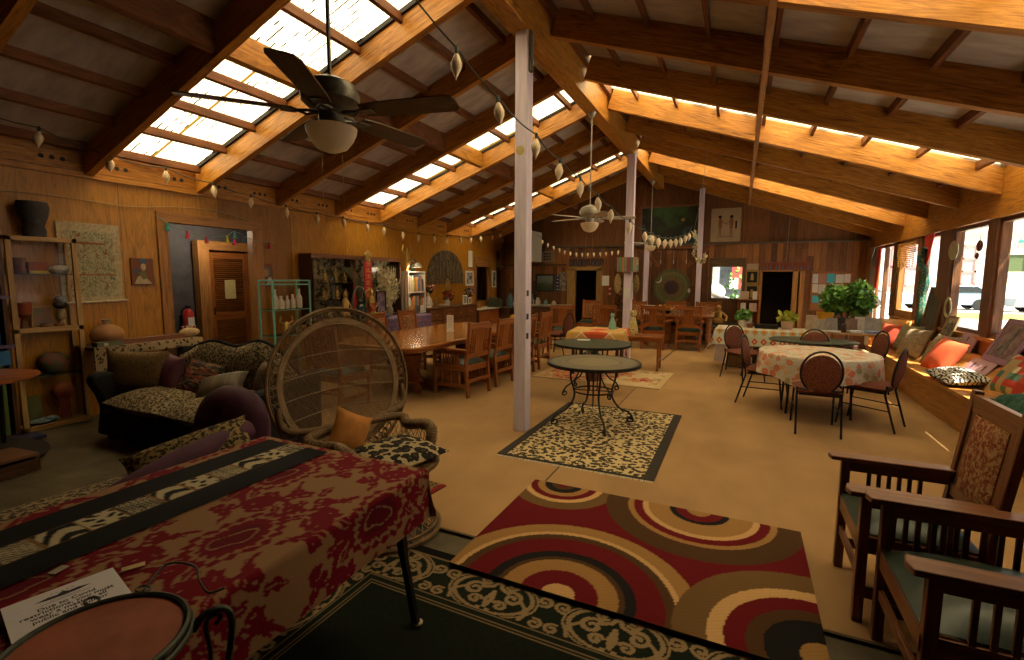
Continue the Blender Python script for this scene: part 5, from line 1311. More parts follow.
# console table with leopard cloth, gourd vase etc.
t = thing('console_table', 'narrow console against the wall behind the sofa draped in leopard cloth', 'table', (-6.52, 3.28, 0))
m = MB(); m.b2(-.2, .2, -.52, .62, .79, .82); m.build('table_top', DARKW, t)
for sx in (-.17,.17):
    for sy in (-.48, .58): m = MB(); m.b2(sx-.02, sx+.02, sy-.02, sy+.02, 0, .79); m.build('leg', BLACK, t)
CONC_ = leopard('console_leopard', (.30,.22,.13), (.025,.02,.015), (.24,.13,.04), 24, .38)
drape_rect(.22, .58, .825, (.0, .10, .0, .0), CONC_, 'leopard_table_cover', 'leopard cloth draped over the wall console', (-6.52, 3.33, 0), cell=.03, wav=.006)
m = MB(); m.b2(-.01, .01, -.0, .22, .45, .83)
tag(m.build('leopard_table_flap', CONC_, loc=(-6.29, 2.74, 0)), 'leopard cloth flap hanging at the cabinet end of the console', 'cloth')
small('gourd_vase', 'round terracotta gourd vase with corn husk mouth on the console', 'vase', (-6.52, 2.98, .828), [('body', plain('gourd_clay', (.36,.17,.07), .6, var=.1, scale=6), lambda m: m.lathe([(0,0),(.09,0),(.145,.05),(.16,.11),(.14,.17),(.08,.215),(.035,.23),(0,.23)], (0,0,0), 28)), ('neck', plain('husk', (.42,.36,.24), .7), lambda m: m.lathe([(.03,.225),(.028,.25),(.05,.285),(.045,.285),(.02,.25),(0,.24)], (0,0,0), 14))])
small('inlaid_box', 'small mirrored trinket box on the console', 'box', (-6.36, 2.90, .828), [('box', plain('box_green', (.12,.13,.08), .4), lambda m: m.b2(-.06,.06,-.12,.12,0,.05)), ('mirror_inlay', plain('inlay', (.5,.5,.4), .2), lambda m: m.b2(.06,.062,-.06,-.02,.01,.04))])
small('instrument_case', 'long reddish instrument case lying on the console', 'case', (-6.45, 3.35, .828), [('case', plain('case_red', (.20,.08,.045), .5), lambda m: m.prism([(-.10,-.36),(.10,-.36),(.06,.50),(-.05,.50)], 0, .05))])
small('conch_shell', 'pale spiky shell at the doorway end of the console', 'shell', (-6.42, 3.83, .828), [('shell', plain('shell_pink', (.50,.34,.18), .5, var=.25, scale=20), lambda m: (m.ell((0,0,.06), (.06,.13,.06)), [m.lathe([(0,.06),(.018,.05),(0,.0)][::-1], (.0, -.08+.05*k, .09), 6) for k in range(4)]))])
# fire extinguisher in the passage
t = thing('fire_extinguisher', 'red fire extinguisher on the passage wall seen through the doorway', 'fire extinguisher', (-8.05, 4.80, .68))
m = MB(); m.lathe([(0,0),(.07,0),(.075,.02),(.075,.34),(.05,.39),(.025,.41),(0,.41)], (0,0,0), 18); m.build('cylinder', plain('ext_red', (.50,.03,.02), .35), t)
m = MB(); m.b2(-.03,.03,-.02,.03,.41,.46); m.tube([(0,-.03,.44),(0,-.10,.38),(0,-.09,.2)], .012, 6); m.build('valve', BLACK, t)
m = MB(); m.b2(.07,.078,-.05,.05,.12,.27); m.build('label', PAPER, t)
m = MB(); m.b2(-.2,-.07,-.02,.02,.1,.3); m.build('bracket', BLACK, t)
t = thing('added_passage_pendant', 'small bare bulb pendant added to brighten the dark passage', 'lamp', (-7.5, 4.9, 2.42)); m = MB(); m.tube([(0,0,.03),(0,0,.28)], .006, 6); m.build('cord', BLACK, t); m = MB(); m.lathe([(.02,.10),(.035,.06),(.05,.03)], (0,0,0), 12); m.build('socket_cap', BLACK, t, solid=.003)  # added fixture, unseen, for the light that brightens the passage
# tassel garland over the doorway
t = thing('tassel_garland', 'string of bright tassels drooping over the dark doorway', 'garland', (0,0,0))
gp = [(3.66, 2.38), (3.85, 2.27), (4.10, 2.20), (4.35, 2.16), (4.60, 2.19), (4.72, 2.26), (4.90, 2.20), (5.10, 2.14), (5.38, 2.15)]
gx = LX+.05
G3P = sm_curve([(gx, y, z) for y, z in gp], 5)
m = MB(); m.tube(G3P, .004, 5); m.build('cord', plain('cord_teal', (.2,.35,.3), .7), t)
tc_ = [((.03,.30,.25)), (.60,.04,.08), (.45,.06,.08), (.55,.50,.04), (.10,.40,.38), (.05,.12,.2), (.45,.22,.12), (.4,.02,.05)]
for k, (c, i) in enumerate(zip(tc_, (4, 9, 14, 20, 25, 29, 33, 38))):
    p = Vector(G3P[min(i, len(G3P)-1)]); m = MB(); m.lathe([(0,0),(.035,0),(.030,-.03+.03),(.012,.075),(.016,.09),(0,.10)], (p.x+.01, p.y, p.z-.10), 10); m.build('tassel', plain('tassel_%d' % k, c, .8), t)
p = Vector(G3P[24]); m = MB(); m.lathe([(0,0),(.032,0),(.012,.075),(0,.085)], (p.x+.02, p.y+.01, p.z-.19), 10); m.build('tassel', plain('tassel_pink', (.6,.03,.15), .8), t)
# turquoise rack with bottles
TURQ = plain('turquoise_metal', (.16,.42,.36), .45)
t = thing('turquoise_rack', 'turquoise metal rack of glass shelves behind the peacock chair', 'rack', (-6.42, 5.33, 0))
m = MB()
for x in (-.17, .13):
    for y in (-.34, .34): m.tube([(x, y, 0), (x, y, 1.56)], .016, 8)
m.build('upright', TURQ, t)
for z, r in ((1.55, .012), (1.49, .009), (.3, .006), (.7, .006), (1.1, .006)): m = MB(); m.tube([(.13,-.34,z),(.13,.34,z),(-.17,.34,z),(-.17,-.34,z)], r, 6, True); m.build('rail', TURQ, t)
m = MB()
for z in (.31, .71, 1.11):
    m = MB(); m.b2(-.18,.14,-.35,.35,z-.004,z+.003); m.build('glass_shelf', SHG, t)
BOT = plain('bone_bottle', (.56,.50,.40), .5)
for k, (y, h, r) in enumerate(((-.22, .30, .036), (-.12, .20, .045), (.0, .20, .032), (.10, .22, .034), (.22, .30, .042))):
    small('bone_bottle', ['tall cream bottle nearest the doorway on the turquoise rack', 'squat cream jar second on the turquoise rack', 'small slim cream bottle amid the turquoise rack', 'shouldered cream bottle fourth on the turquoise rack', 'tall cream bottle nearest the curio cabinet on the rack'][k], 'bottle', (-6.40, 5.33+y, 1.114), [('bottle', BOT, lambda m, h=h, r=r*1.2: m.lathe([(0,0),(r*.9,0),(r,.02),(r,h*.55),(r*.45,h*.75),(r*.4,h*.9),(r*.55,h*.93),(r*.5,h),(0,h)], (0,0,0), 16))], 'cream bottles on the turquoise rack')
small('brass_mask', 'horned brass mask on the lower rack shelf', 'mask', (-6.40, 5.30, .714), [('mask', BRASS, lambda m: (m.ell((0,0,.10), (.03,.06,.10)), m.tube([(0,-.04,.16),(0,-.12,.2),(0,-.10,.28)], .014), m.tube([(0,.04,.16),(0,.12,.2),(0,.10,.28)], .014)))])
# ============================================================ RUGS
def rug(name, label, x0, x1, y0, y1, z, h, mat, rz=0, cols=None, cell=None, fringe=None, edge=None, c=None):
    cx, cy = (x0+x1)/2, (y0+y1)/2; hx, hy = (x1-x0)/2, (y1-y0)/2
    t = thing(name, label, 'rug', (cx, cy, z), rz)
    cell = cell or .2
    nu, nv = max(2, int(2*hx/cell)), max(2, int(2*hy/cell))
    m = MB(); cc = None
    m.grid(nu, nv, lambda u, v: (-hx+2*hx*u, -hy+2*hy*v, h), lambda u, v: (-hx+2*hx*u, -hy+2*hy*v))
    if cols is not None:
        U, V = np.meshgrid(np.linspace(-hx, hx, nu+1), np.linspace(-hy, hy, nv+1), indexing='ij'); cc = cols(U.ravel(), V.ravel())
    m.build('pile', mat, t, cols=cc)
    m = MB()
    vs = [(-hx,-hy,h-.0004),(hx,-hy,h-.0004),(hx,hy,h-.0004),(-hx,hy,h-.0004),(-hx,-hy,0),(hx,-hy,0),(hx,hy,0),(-hx,hy,0)]
    m.add(vs, [(0,4,5,1),(1,5,6,2),(2,6,7,3),(3,7,4,0),(0,1,2,3)], [[(0,0)]*4]*5); m.build('edge_binding', edge or DARKC, t)
    if fringe:
        m = MB(); rnd = random.Random(5)
        for yy, s in fringe:
            n = int(2*hx/.018)
            for k in range(n):
                x = -hx+2*hx*(k+.5)/n; m.bar((x, yy*hy, .003), (x+rnd.uniform(-.012,.012), yy*hy+s*rnd.uniform(.022,.04), .001), .009, .003)
        o = m.build('fringe', plain('cream_fringe', (.50,.44,.33), .9), t); o['kind'] = 'stuff'
    return t
CR_, TN_, RD_, BR_, BK_ = lin(190,150,100), lin(150,112,64), lin(96,14,20), lin(74,50,26), lin(24,22,22)
OL_ = lin(104,78,44)
def circles(X, Y):
    x = X+(-.475); y = Y+2.745                    # back to room coordinates
    out = np.tile(np.array(RD_), (len(X), 1))
    rings = {0: ((-.74, 2.13), [(.085, CR_), (.20, RD_), (.30, TN_), (.33, BR_), (.385, BK_), (.52, RD_), (.57, BR_), (.60, CR_), (.69, TN_)]),
             1: ((-1.14, 3.37), [(.09, BR_), (.075+.07, BK_), (.20, TN_), (.255, RD_), (.30, CR_), (.40, OL_)]),
             2: ((-.17, 3.37), [(.075, TN_), (.15, RD_), (.19, BK_), (.33, TN_), (.37, CR_), (.43, RD_), (.47, TN_), (.62, BR_)]),
             3: ((.42, 2.22), [(.10, TN_), (.24, BK_), (.31, BR_), (.40, RD_), (.47, CR_), (.62, OL_)])}
    for k, ((cx, cy), rs) in rings.items():
        sx = 1.0 if k != 1 else 1.0; sy = 1.0
        r = np.hypot((x-cx)*sx, (y-cy)*sy)
        for R, c in reversed(rs): out[r < R] = c
    r = np.hypot(x+1.14, y-3.37); out[r < .05] = RD_
    n = 1+.10*np.sin(x*900+y*310)*np.sin(y*770-x*200)
    return np.concatenate([out*n[:, None], np.ones((len(out), 1))], 1)
rug('circle_rug', 'red rug with big concentric rings in front of the green rug', -1.385, .42, 2.14, 3.38, .014, .012, vcol('ring_pile', .95, 220), -.005, circles, .0075)
# X offset: rug centre is (-.4825, 2.76)
LEOR = leopard('leopard_pile', (.56,.43,.22), (.03,.024,.018), (.13,.09,.05), 23, .50, .95, jit=.32)
t = rug('leopard_rug', 'leopard print rug with black borders under the iron table', -1.93, -.54, 3.80, 5.84, .001, .010, LEOR, 0, fringe=((-1, -1), (1, 1)))
m = MB(); m.b2(-.695, -.61, -1.02, 1.02, .0102, .0115); m.b2(.61, .695, -1.02, 1.02, .0102, .0115); m.b2(-.61, .61, .985, 1.02, .0102, .0115); m.b2(-.61,.61,-1.02,-.995,.0102,.0115); m.build('black_border', plain('black_border', (.03,.024,.018), .95), t)
def floral_rug(X, Y):
    base = np.array(lin(205,180,138)); out = np.tile(base, (len(X), 1)); rnd = random.Random(11)
    for k in range(46):
        cx, cy = rnd.uniform(-1,1), rnd.uniform(-.65,.65); R = rnd.uniform(.05,.17)
        c = np.array(rnd.choice([lin(176,62,40), lin(204,112,62), lin(186,150,92), lin(150,134,96), lin(196,84,50)]))
        th = np.arctan2(Y-cy, X-cx); r = np.hypot(X-cx, Y-cy)/(1+.28*np.sin(th*5+k))
        out[r < R] = c; out[r < R*.72] = base*.96; out[r < R*.5] = c*.8
    ed = (np.abs(X) > .93) | (np.abs(Y) > .60); out[ed] = np.array(lin(196,168,120))
    return np.concatenate([out, np.ones((len(out), 1))], 1)
rug('floral_rug', 'cream rug with red blooms beyond the leopard rug', -3.0, -.96, 7.15, 8.50, .001, .010, vcol('floral_pile', .95, 200), -.03, floral_rug, .02, edge=plain('cream_edge', (.5,.42,.3), .9))
def small_rug(X, Y):
    out = np.tile(np.array(lin(120,92,58)), (len(X), 1)); sp = np.sin(X*120+np.sin(Y*60)*2)*np.sin(Y*110) > .3
    out[sp] = lin(40,32,28); e = (np.abs(X) > .25) | (np.abs(Y) > .34); out[e] = lin(120,22,24)
    return np.concatenate([out, np.ones((len(out), 1))], 1)
rug('red_bordered_mat', 'small red bordered mat peeping out behind the damask table', -2.58, -2.0, 2.52, 3.05, .001, .008, vcol('mat_pile', .95, 220), -.10, small_rug, .01)
def scroll_cols(X, Y):
    """green rug: cream scrollwork border on dark green"""
    HX, HY = 1.65, 1.30
    grn = np.array(lin(18,24,16)); dk = np.array(lin(13,14,12)); crm = np.array(lin(140,118,86))
    out = np.tile(grn, (len(X), 1))
    vein = np.sin(X*58+np.sin(Y*41)*2.2)*np.sin(Y*52+np.sin(X*37)*2.4); out = np.where((np.abs(vein) < .10)[:, None], out*.55, out)
    # distance to the border centre line, unwrapped
    dx = HX-np.abs(X); dy = HY-np.abs(Y); d = np.minimum(dx, dy)
    band = d < .40
    out = np.where((d < .40)[:, None], np.array(lin(20,27,18)), out)
    out = np.where((d < .06)[:, None], dk, out)
    for e, w_ in ((.066, .0035), (.345, .003), (.385, .0035), (.405, .0025)): out = np.where((np.abs(d-e) < w_)[:, None], crm*.8, out)
    s = np.where(dx < dy, Y, X); v = d-.205
    s = s/1.25; v = v/1.12; p = .50; u = np.mod(s+p/2, p)-p/2; au = np.abs(u)
    m = np.zeros(X.shape, bool)
    rr = np.hypot(u/1.45, v); m |= np.abs(rr-.118) < .007; m |= (np.abs(rr-.134) < .0035)
    for pts, w_ in (([(0,-.10),(.02,-.05),(.06,-.03)], .010), (spiral(.085,-.005,.045,.010,-2.2,1.25), .0105), (spiral(.055,.062,.030,.007,-2.6,1.1), .009), (spiral(.06,-.085,.028,.006,2.4,-1.1), .009), ([(0,-.02),(.012,.04),(.0,.09)], .010), ([(.13,.0),(.17,.05),(.155,.10)], .009), (spiral(.21,-.055,.035,.008,1.9,-1.2), .009), (spiral(.215,.09,.03,.007,-1.9,1.2), .008)):
        m |= seg_dist(au, v, pts) < w_*.92*(1+.12*np.sin(s*90))
    m &= (d > .072) & (d < .335)
    m |= (np.hypot(au-.02, v-.105) < .012)
    out = np.where((m & band)[:, None], crm, out)
    return np.concatenate([out, np.ones((len(out), 1))], 1)
rug('green_scroll_rug', 'dark green rug with cream scrollwork border at the entrance', -2.10, 1.20, -.36, 2.24, -.011, .010, vcol('green_pile', .95, 220), -.012, scroll_cols, .0063)
# ============================================================ WINDOW BENCH
BENCHW = wood('bench_ply', (.20,.075,.016), (.42,.18,.036), (.56,.27,.065), .4, .8, 7, 2.5)
t = thing('window_bench', 'long built in wooden bench with a sloping back under the windows', 'bench', (0, 0, 0))
m = MB(); ya, yb = 2.6, 10.15
def bench_sec(x): return x
sec = [(2.18, 0), (2.13, .40), (2.09, .405), (2.09, .445), (2.36, .45), (2.60, .70), (2.665, .705), (2.665, 0)]
vs = [(x, ya, z) for x, z in sec]+[(x, yb, z) for x, z in sec]; n = len(sec)
fs = [tuple(range(n)), tuple(range(2*n-1, n-1, -1))]+[(i, i+n, (i+1) % n+n, (i+1) % n) for i in range(n)]
acc = [0]
for i in range(n): acc.append(acc[-1]+math.hypot(sec[(i+1) % n][0]-sec[i][0], sec[(i+1) % n][1]-sec[i][1]))
m.add(vs, fs, [[(x, z) for x, z in sec], [(x, z) for x, z in reversed(sec)]]+[[(ya, acc[i]), (yb, acc[i]), (yb, acc[i+1]), (ya, acc[i+1])] for i in range(n)])
m.build('seat_and_back', BENCHW, t, angle=25)
m = MB()          # curved end returning from the wall
def ce(u, v):
    a = u*PI/2; r = .50
    cx, cy = 2.14, 10.15
    x = cx+ (r+.0)*math.cos(a)*(1-.0*v)+(.0); y = cy+r*.9*math.sin(a)
    return (x-.10*(1-v)*math.cos(a)-.0, y-.10*(1-v)*math.sin(a), .42+.50*v)
m.grid(16, 4, ce, lambda u, v: (u*.8, v*.4)); m.build('curved_end', BENCHW, t, solid=.02)
m = MB(); m.prism([(2.12,10.15),(2.64,10.15),(2.62,10.4),(2.45,10.58),(2.14,10.60)], .40, .44); m.prism([(2.18,10.15),(2.6,10.15),(2.58,10.36),(2.42,10.52),(2.18,10.55)], .0, .40); m.build('end_seat', BENCHW, t)
GP = 'loose cushions along the window bench'
TAUP = fabric('taupe_brocade', (.19,.14,.08), (.28,.21,.13), 34); 
RC = plain('brick_red_cotton', (.36,.045,.02), .85, var=.12, scale=10); OC = plain('orange_red_cotton', (.50,.075,.02), .85, var=.15, scale=10)
pillow_thing('bench_cushion', 'red cushion leaning at the curved far end of the bench', RC, .46, .46, .15, (2.36, 10.0, .66), (R_(62), 0, R_(-52)), 'cushion', GP)
pillow_thing('bench_cushion', 'taupe striped cushion propped behind the pink boards', fabric('taupe_green', (.17,.15,.08), (.25,.21,.12), 30), .46, .46, .15, (2.42, 9.40, .69), (R_(70), 0, R_(-70)), 'cushion', GP)
pillow_thing('bench_cushion', 'taupe brocade cushion next to the small pink board', TAUP, .48, .46, .17, (2.38, 8.95, .68), (R_(66), 0, R_(-72)), 'cushion', GP)
pillow_thing('bench_cushion', 'beige cushion behind the orange red cushion', TAUP, .46, .46, .15, (2.42, 8.05, .68), (R_(64), 0, R_(-76)), 'cushion', GP)
pillow_thing('bench_cushion', 'orange red cushion catching the sun on the bench', OC, .46, .46, .17, (2.33, 7.62, .67), (R_(60), R_(6), R_(-78)), 'cushion', GP)
ZEB = NT('zebra_plush', .9, 0, .1); o_ = ZEB.tc('Object'); wv = ZEB.n('ShaderNodeTexWave'); ZEB.l(o_, wv.inputs[0]); wv.inputs['Scale'].default_value = 9; wv.inputs['Distortion'].default_value = 9; wv.inputs['Detail'].default_value = 2; wv.inputs['Detail Scale'].default_value = 1.6
ZEB.col(ZEB.ramp(wv.outputs[0], [(0, (.03,.028,.028)), (.5, (.55,.52,.46))], True)); ZEB = ZEB.m
pillow_thing('bench_cushion', 'zebra print cushion lying flat on the bench seat', ZEB, .40, .78, .15, (2.26, 6.98, .53), (0, R_(-8), R_(0)), 'cushion', GP)
PAT = NT('patchwork', .9, 0, .1); s3 = PAT.sep(PAT.tc('UV')); wn = PAT.n('ShaderNodeTexWhiteNoise', noise_dimensions='2D')
PAT.l(PAT.comb(PAT.math('FLOOR', PAT.math('MULTIPLY', s3[0], 14)), PAT.math('FLOOR', PAT.math('MULTIPLY', s3[1], 14))), wn.inputs[0])
PAT.col(PAT.ramp(wn.outputs[0], [(0, (.34,.045,.03)), (.25, (.30,.22,.11)), (.5, (.07,.12,.08)), (.7, (.36,.27,.15)), (.88, (.40,.07,.04))], True)); PAT = PAT.m
pillow_thing('bench_cushion', 'red and green patchwork cushion against the bench back', PAT, .46, .44, .13, (2.43, 6.12, .70), (R_(58), 0, R_(-80)), 'cushion', GP)
PINKB = plain('mauve_board', (.34,.20,.22), .6, var=.06); PURB = plain('plum_board', (.19,.10,.14), .55, var=.1)
def board(name, label, loc, w_, h_, tilt, rz, mat, emblem=True, group=None, th=.02):
    t = thing(name, label, 'board', loc, rz, group)
    R0 = at(0, 0, 0, -tilt, 0, 0)
    m = MB(); m.T = R0; m.b2(-w_/2, w_/2, -.0, th, 0, h_); m.build('panel', mat, t, bevel=.003)
    if emblem:
        m = MB(); m.T = R0; m.b2(-.006, .006, -.003, 0, h_*.55, h_*.82); m.b2(-.022, .022, -.003, 0, h_*.72, h_*.745); m.b2(-.012,.012,-.003,0,h_*.62,h_*.64); m.build('printed_emblem', INK, t)
    return t
GB2 = 'mauve boards on the window bench'
board('mauve_board', 'small mauve board between the taupe and beige cushions', (2.44, 8.52, .47), .30, .27, R_(32), -PI/2+.15, PINKB, True, GB2)
board('mauve_board', 'left one of the joined mauve boards behind the zebra cushion', (2.37, 7.26, .468), .26, .30, R_(38), -PI/2+.05, PINKB, True, GB2)
board('mauve_board', 'right one of the joined mauve boards behind the zebra cushion', (2.37, 6.99, .468), .26, .30, R_(38), -PI/2+.05, PINKB, True, GB2)
board('mauve_board', 'mauve board leaning on the bench top under the near window post', (2.585, 7.93, .708), .34, .25, R_(22), -PI/2+.1, PINKB, True, GB2)
board('mauve_board', 'mauve board leaning past the big plum framed picture', (2.57, 6.28, .708), .40, .28, R_(20), -PI/2, PINKB, True, GB2)
def leaning_picture(label, loc, w_, h_, tilt, rz, fm, gm, extra=None, fw=.05):
    t = thing('leaning_picture', label, 'picture', loc, rz, 'pictures leaning on the bench top')
    R0 = at(0, 0, 0, -tilt, 0, 0)
    m = MB(); m.T = R0; m.b2(-w_/2, w_/2, 0, .025, 0, fw); m.b2(-w_/2, w_/2, 0, .025, h_-fw, h_); m.b2(-w_/2, -w_/2+fw, 0, .025, fw, h_-fw); m.b2(w_/2-fw, w_/2, 0, .025, fw, h_-fw); m.build('frame', fm, t, bevel=.003)
    m = MB(); m.T = R0; m.b2(-w_/2+fw, w_/2-fw, .008, .02, fw, h_-fw); m.build('picture_panel', gm, t)
    if extra:
        m = MB(); m.T = R0; extra(m); m.build('figure', plain('figure_tone', (.10,.09,.07), .6, var=.4), t)
    return t
leaning_picture('tall dark mirror framed in brown leaning by the peacock hanging', (2.60, 9.35, .708), .52, .80, R_(8), -PI/2+.05, WINF, fabric('smoky_glass', (.05,.045,.035), (.10,.085,.06), 3, .35), fw=.06)
leaning_picture('narrow picture of pale figures leaning below the capiz hanging', (2.59, 8.62, .708), .30, .42, R_(16), -PI/2+.1, plain('aged_gold', (.26,.19,.10), .5), fabric('sepia_figures', (.12,.10,.07), (.40,.34,.24), 12), lambda m: [m.b2(-.08+.06*k, -.05+.06*k, .004, .009, .08, .32) for k in range(3)], fw=.025)
leaning_picture('big plum framed picture of a flying figure leaning below the near window', (2.56, 6.98, .708), .62, .52, R_(24), -PI/2, PURB, fabric('plum_ground', (.12,.075,.085), (.20,.14,.13), 7), lambda m: (m.b2(-.05,.04,.003,.009,.10,.42), m.prism([(-.13,.14),(.06,.30),(.04,.33),(-.15,.18)], .003, .008, Matrix(((1,0,0,0),(0,0,1,0),(0,1,0,0),(0,0,0,1)))), m.ell((-.0,.006,.40), (.03,.006,.035))), fw=.06)
m = MB(); m.pillow(.42, .8, .22, 10, 0); o = m.build('green_blanket', fabric('green_blanket', (.02,.07,.05), (.05,.12,.09), 12), loc=(2.26, 5.20, .56)); tag(o, 'folded dark green blanket on the bench behind the armchairs', 'blanket')
# window dressings
t = thing('bead_valance', 'orange bead valance hung in the orange framed window', 'hanging', (RX-.03, 11.0, 2.28)); m = MB()
rnd = random.Random(2)
for k in range(22):
    y = -.50+k*.0476; L = .22+.22*abs(math.sin(k*.9)); nb = int(L/.032)
    for j in range(nb): m.ell((0, y, -.02-j*.034), .013, 6, 4)
m.build('beads', fabric('amber_beads', (.55,.12,.02), (.60,.40,.08), 30, .3), t)
m = MB(); m.tube([(0,-.52,0),(0,.52,0)], .008, 5); m.build('rod', BRASS, t)
t = thing('peacock_hanging', 'long sequinned peacock hanging in the narrow window', 'hanging', (RX-.03, 9.83, 1.6))
RS = plain('scarlet_sequin', (.55,.03,.02), .4, var=.3); TQ = leopard('peacock_sequin', (.02,.10,.08), (.30,.22,.05), (.01,.03,.08), 36, .35, .4)
m = MB(); m.prism([(-.20,.72),(.20,.72),(.16,.35),(.05,.22),(-.08,.42)], -.006, .006, Matrix(((0,0,1,0),(1,0,0,0),(0,1,0,0),(0,0,0,1)))); m.build('red_crest', RS, t)
m = MB(); P3 = sm_curve([(-.02,.08,.52), (-.02,.14,.30), (-.02,-.02,.05), (-.02,.05,-.2), (-.02,-.02,-.5), (-.02,.04,-.82)], 6); m.tube(P3, [.05+.03*math.sin(i/len(P3)*PI*3)**2 for i in range(len(P3))], 8); m.build('peacock_body', TQ, t)
CAPZ = NT('capiz', .4, 0, .4); CAPZ.col(CAPZ.ramp(CAPZ.noise(CAPZ.tc('Object'), 20, 3), [(.3, (.36,.34,.18)), (.7, (.58,.56,.36))])); CAPZ = CAPZ.m
for z, h, w_, l in ((2.02, .27, .17, 'upper olive capiz disc hanging in the wide window'), (1.22, .30, .13, 'lower pale capiz loop hanging in the wide window')):
    t = thing('capiz_disc', l, 'hanging', (RX-.04, 8.80, z), 0, 'capiz hangings in the window')
    m = MB(); m.T = at(0,0,0,0,PI/2,0) @ Matrix.Diagonal((h/.2*.5, w_/.2, 1, 1)); m.lathe([(0 if z > 1.5 else .14,-.006),(.19,-.006),(.2,0),(.19,.006),(0 if z > 1.5 else .14,.006)], (0,0,0), 26); m.build('disc', CAPZ, t)
    m = MB(); m.tube([(0,0,h*.4),(0,0,.35)], .002, 4); m.build('thread', BLACK, t)
t = thing('dark_bird_ornament', 'small dark red bird ornament hanging at the near window post', 'hanging', (RX-.05, 7.95, 1.98))
m = MB(); m.ell((0,0,.05), (.03,.05,.07)); m.ell((0,.05,-.07), (.02,.03,.04)); m.build('bird', plain('ornament_red', (.10,.02,.02), .5), t)
m = MB(); m.tube([(0,0,.1),(0,0,.32)], .002, 4); m.build('thread', BLACK, t)
t = thing('window_curtain', 'sheer curtain gathered at the far glazed door', 'curtain', (RX-.04, 13.05, 0))
m = MB(); m.grid(40, 4, lambda u, v: (.018*math.sin(u*50), -.02+.42*u, .12+2.18*v)); m.build('fabric', plain('sheer_grey', (.28,.25,.22), .8), t, solid=.004)
m = MB(); m.prism([(-.42,2.28),(-.18,2.28),(-.10,1.45),(-.30,1.40)], -.008, .008, Matrix(((0,0,1,-.02),(1,0,0,0),(0,1,0,0),(0,0,0,1)))); m.build('red_swag', RS, t)
# ============================================================ FICUS, POTS
t = thing('ficus', 'bushy green ficus in a pot beyond the leaflet table', 'plant', (1.93, 11.2, 0))
m = MB(); m.lathe([(0,.0),(.15,0),(.19,.32),(.2,.34),(0,.34)], (0,0,0), 20); m.build('pot', plain('dark_pot', (.1,.05,.03), .6), t)
m = MB(); m.tube([(0,0,.3),(.02,.02,.7),(-.03,0,1.1)], .025, 8); m.tube([(.0,.0,.7),(-.2,0,1.1)], .014, 6); m.tube([(.0,.0,.75),(.2,.02,1.15)], .014, 6); m.build('trunk', BRN, t)
m = MB(); leaf_cloud(m, (.14,0,1.24), (.27,.32,.36), 560, .12, 8); leaf_cloud(m, (-.24,-.05,1.22), (.26,.28,.30), 420, .12, 9); o = m.build('foliage', LEAF, t)
YP = plain('yellow_glaze', (.60,.36,.02), .4)
small('yellow_pot', 'bright yellow flowerpot beside the ficus', 'pot', (1.52, 11.0, .74), [('pot', YP, lambda m: m.lathe([(0,0),(.11,0),(.15,.24),(.13,.24),(.10,.04),(0,.04)], (0,0,0), 22))])
t = thing('plant_stand', 'plain wooden stand carrying the yellow pot', 'stand', (1.52, 11.0, 0)); m = MB(); m.b2(-.2,.2,-.2,.2,.71,.74); m.build('top', MISSION, t)
for sx in (-.17,.17):
    for sy in (-.17,.17): m = MB(); m.b2(sx-.02,sx+.02,sy-.02,sy+.02,0,.71); m.build('leg', MISSION, t)
def potted(label, loc, pr, ph, pm, R, n, s, lm, seed, cz):
    t = thing('table_plant', label, 'plant', loc, 0, 'potted plants on the folding table')
    m = MB(); m.lathe([(0,0),(pr*.8,0),(pr,ph),(pr*.85,ph),(0,ph*.8)], (0,0,0), 18); m.build('pot', pm, t)
    m = MB(); leaf_cloud(m, (0,0,cz), R, n, s, seed); m.build('foliage', lm, t)
CRM = plain('cream_pot', (.55,.50,.42), .5)
potted('dark leaved plant in a cream pot on the folding table', (.08, 9.62, .742), .075, .13, CRM, (.15,.12,.12), 80, .09, LEAF, 21, .22)
potted('yellow green plant in a pink basket on the folding table', (.78, 9.62, .742), .10, .14, plain('pink_basket', (.50,.34,.24), .7), (.16,.12,.10), 40, .15, plain('lime_leaf', (.42,.45,.06), .5), 22, .22)
small('brown_bowl', 'small brown pot beside the cream plant pot', 'pot', (.20, 9.60, .742), [('bowl', plain('brown_clay', (.22,.09,.04), .5), lambda m: m.lathe([(0,0),(.045,0),(.06,.07),(.05,.07),(0,.02)], (0,0,0), 16))])
small('black_cash_tray', 'low black case lying on the folding table', 'case', (.46, 9.62, .742), [('case', BLACK, lambda m: m.b2(-.18,.18,-.12,.12,0,.07))])
small('paper_stack', 'white papers at the carpet end of the folding table', 'paper', (-.14, 9.62, .742), [('sheets', PAPER, lambda m: m.b2(-.12,.12,-.1,.1,0,.008))])
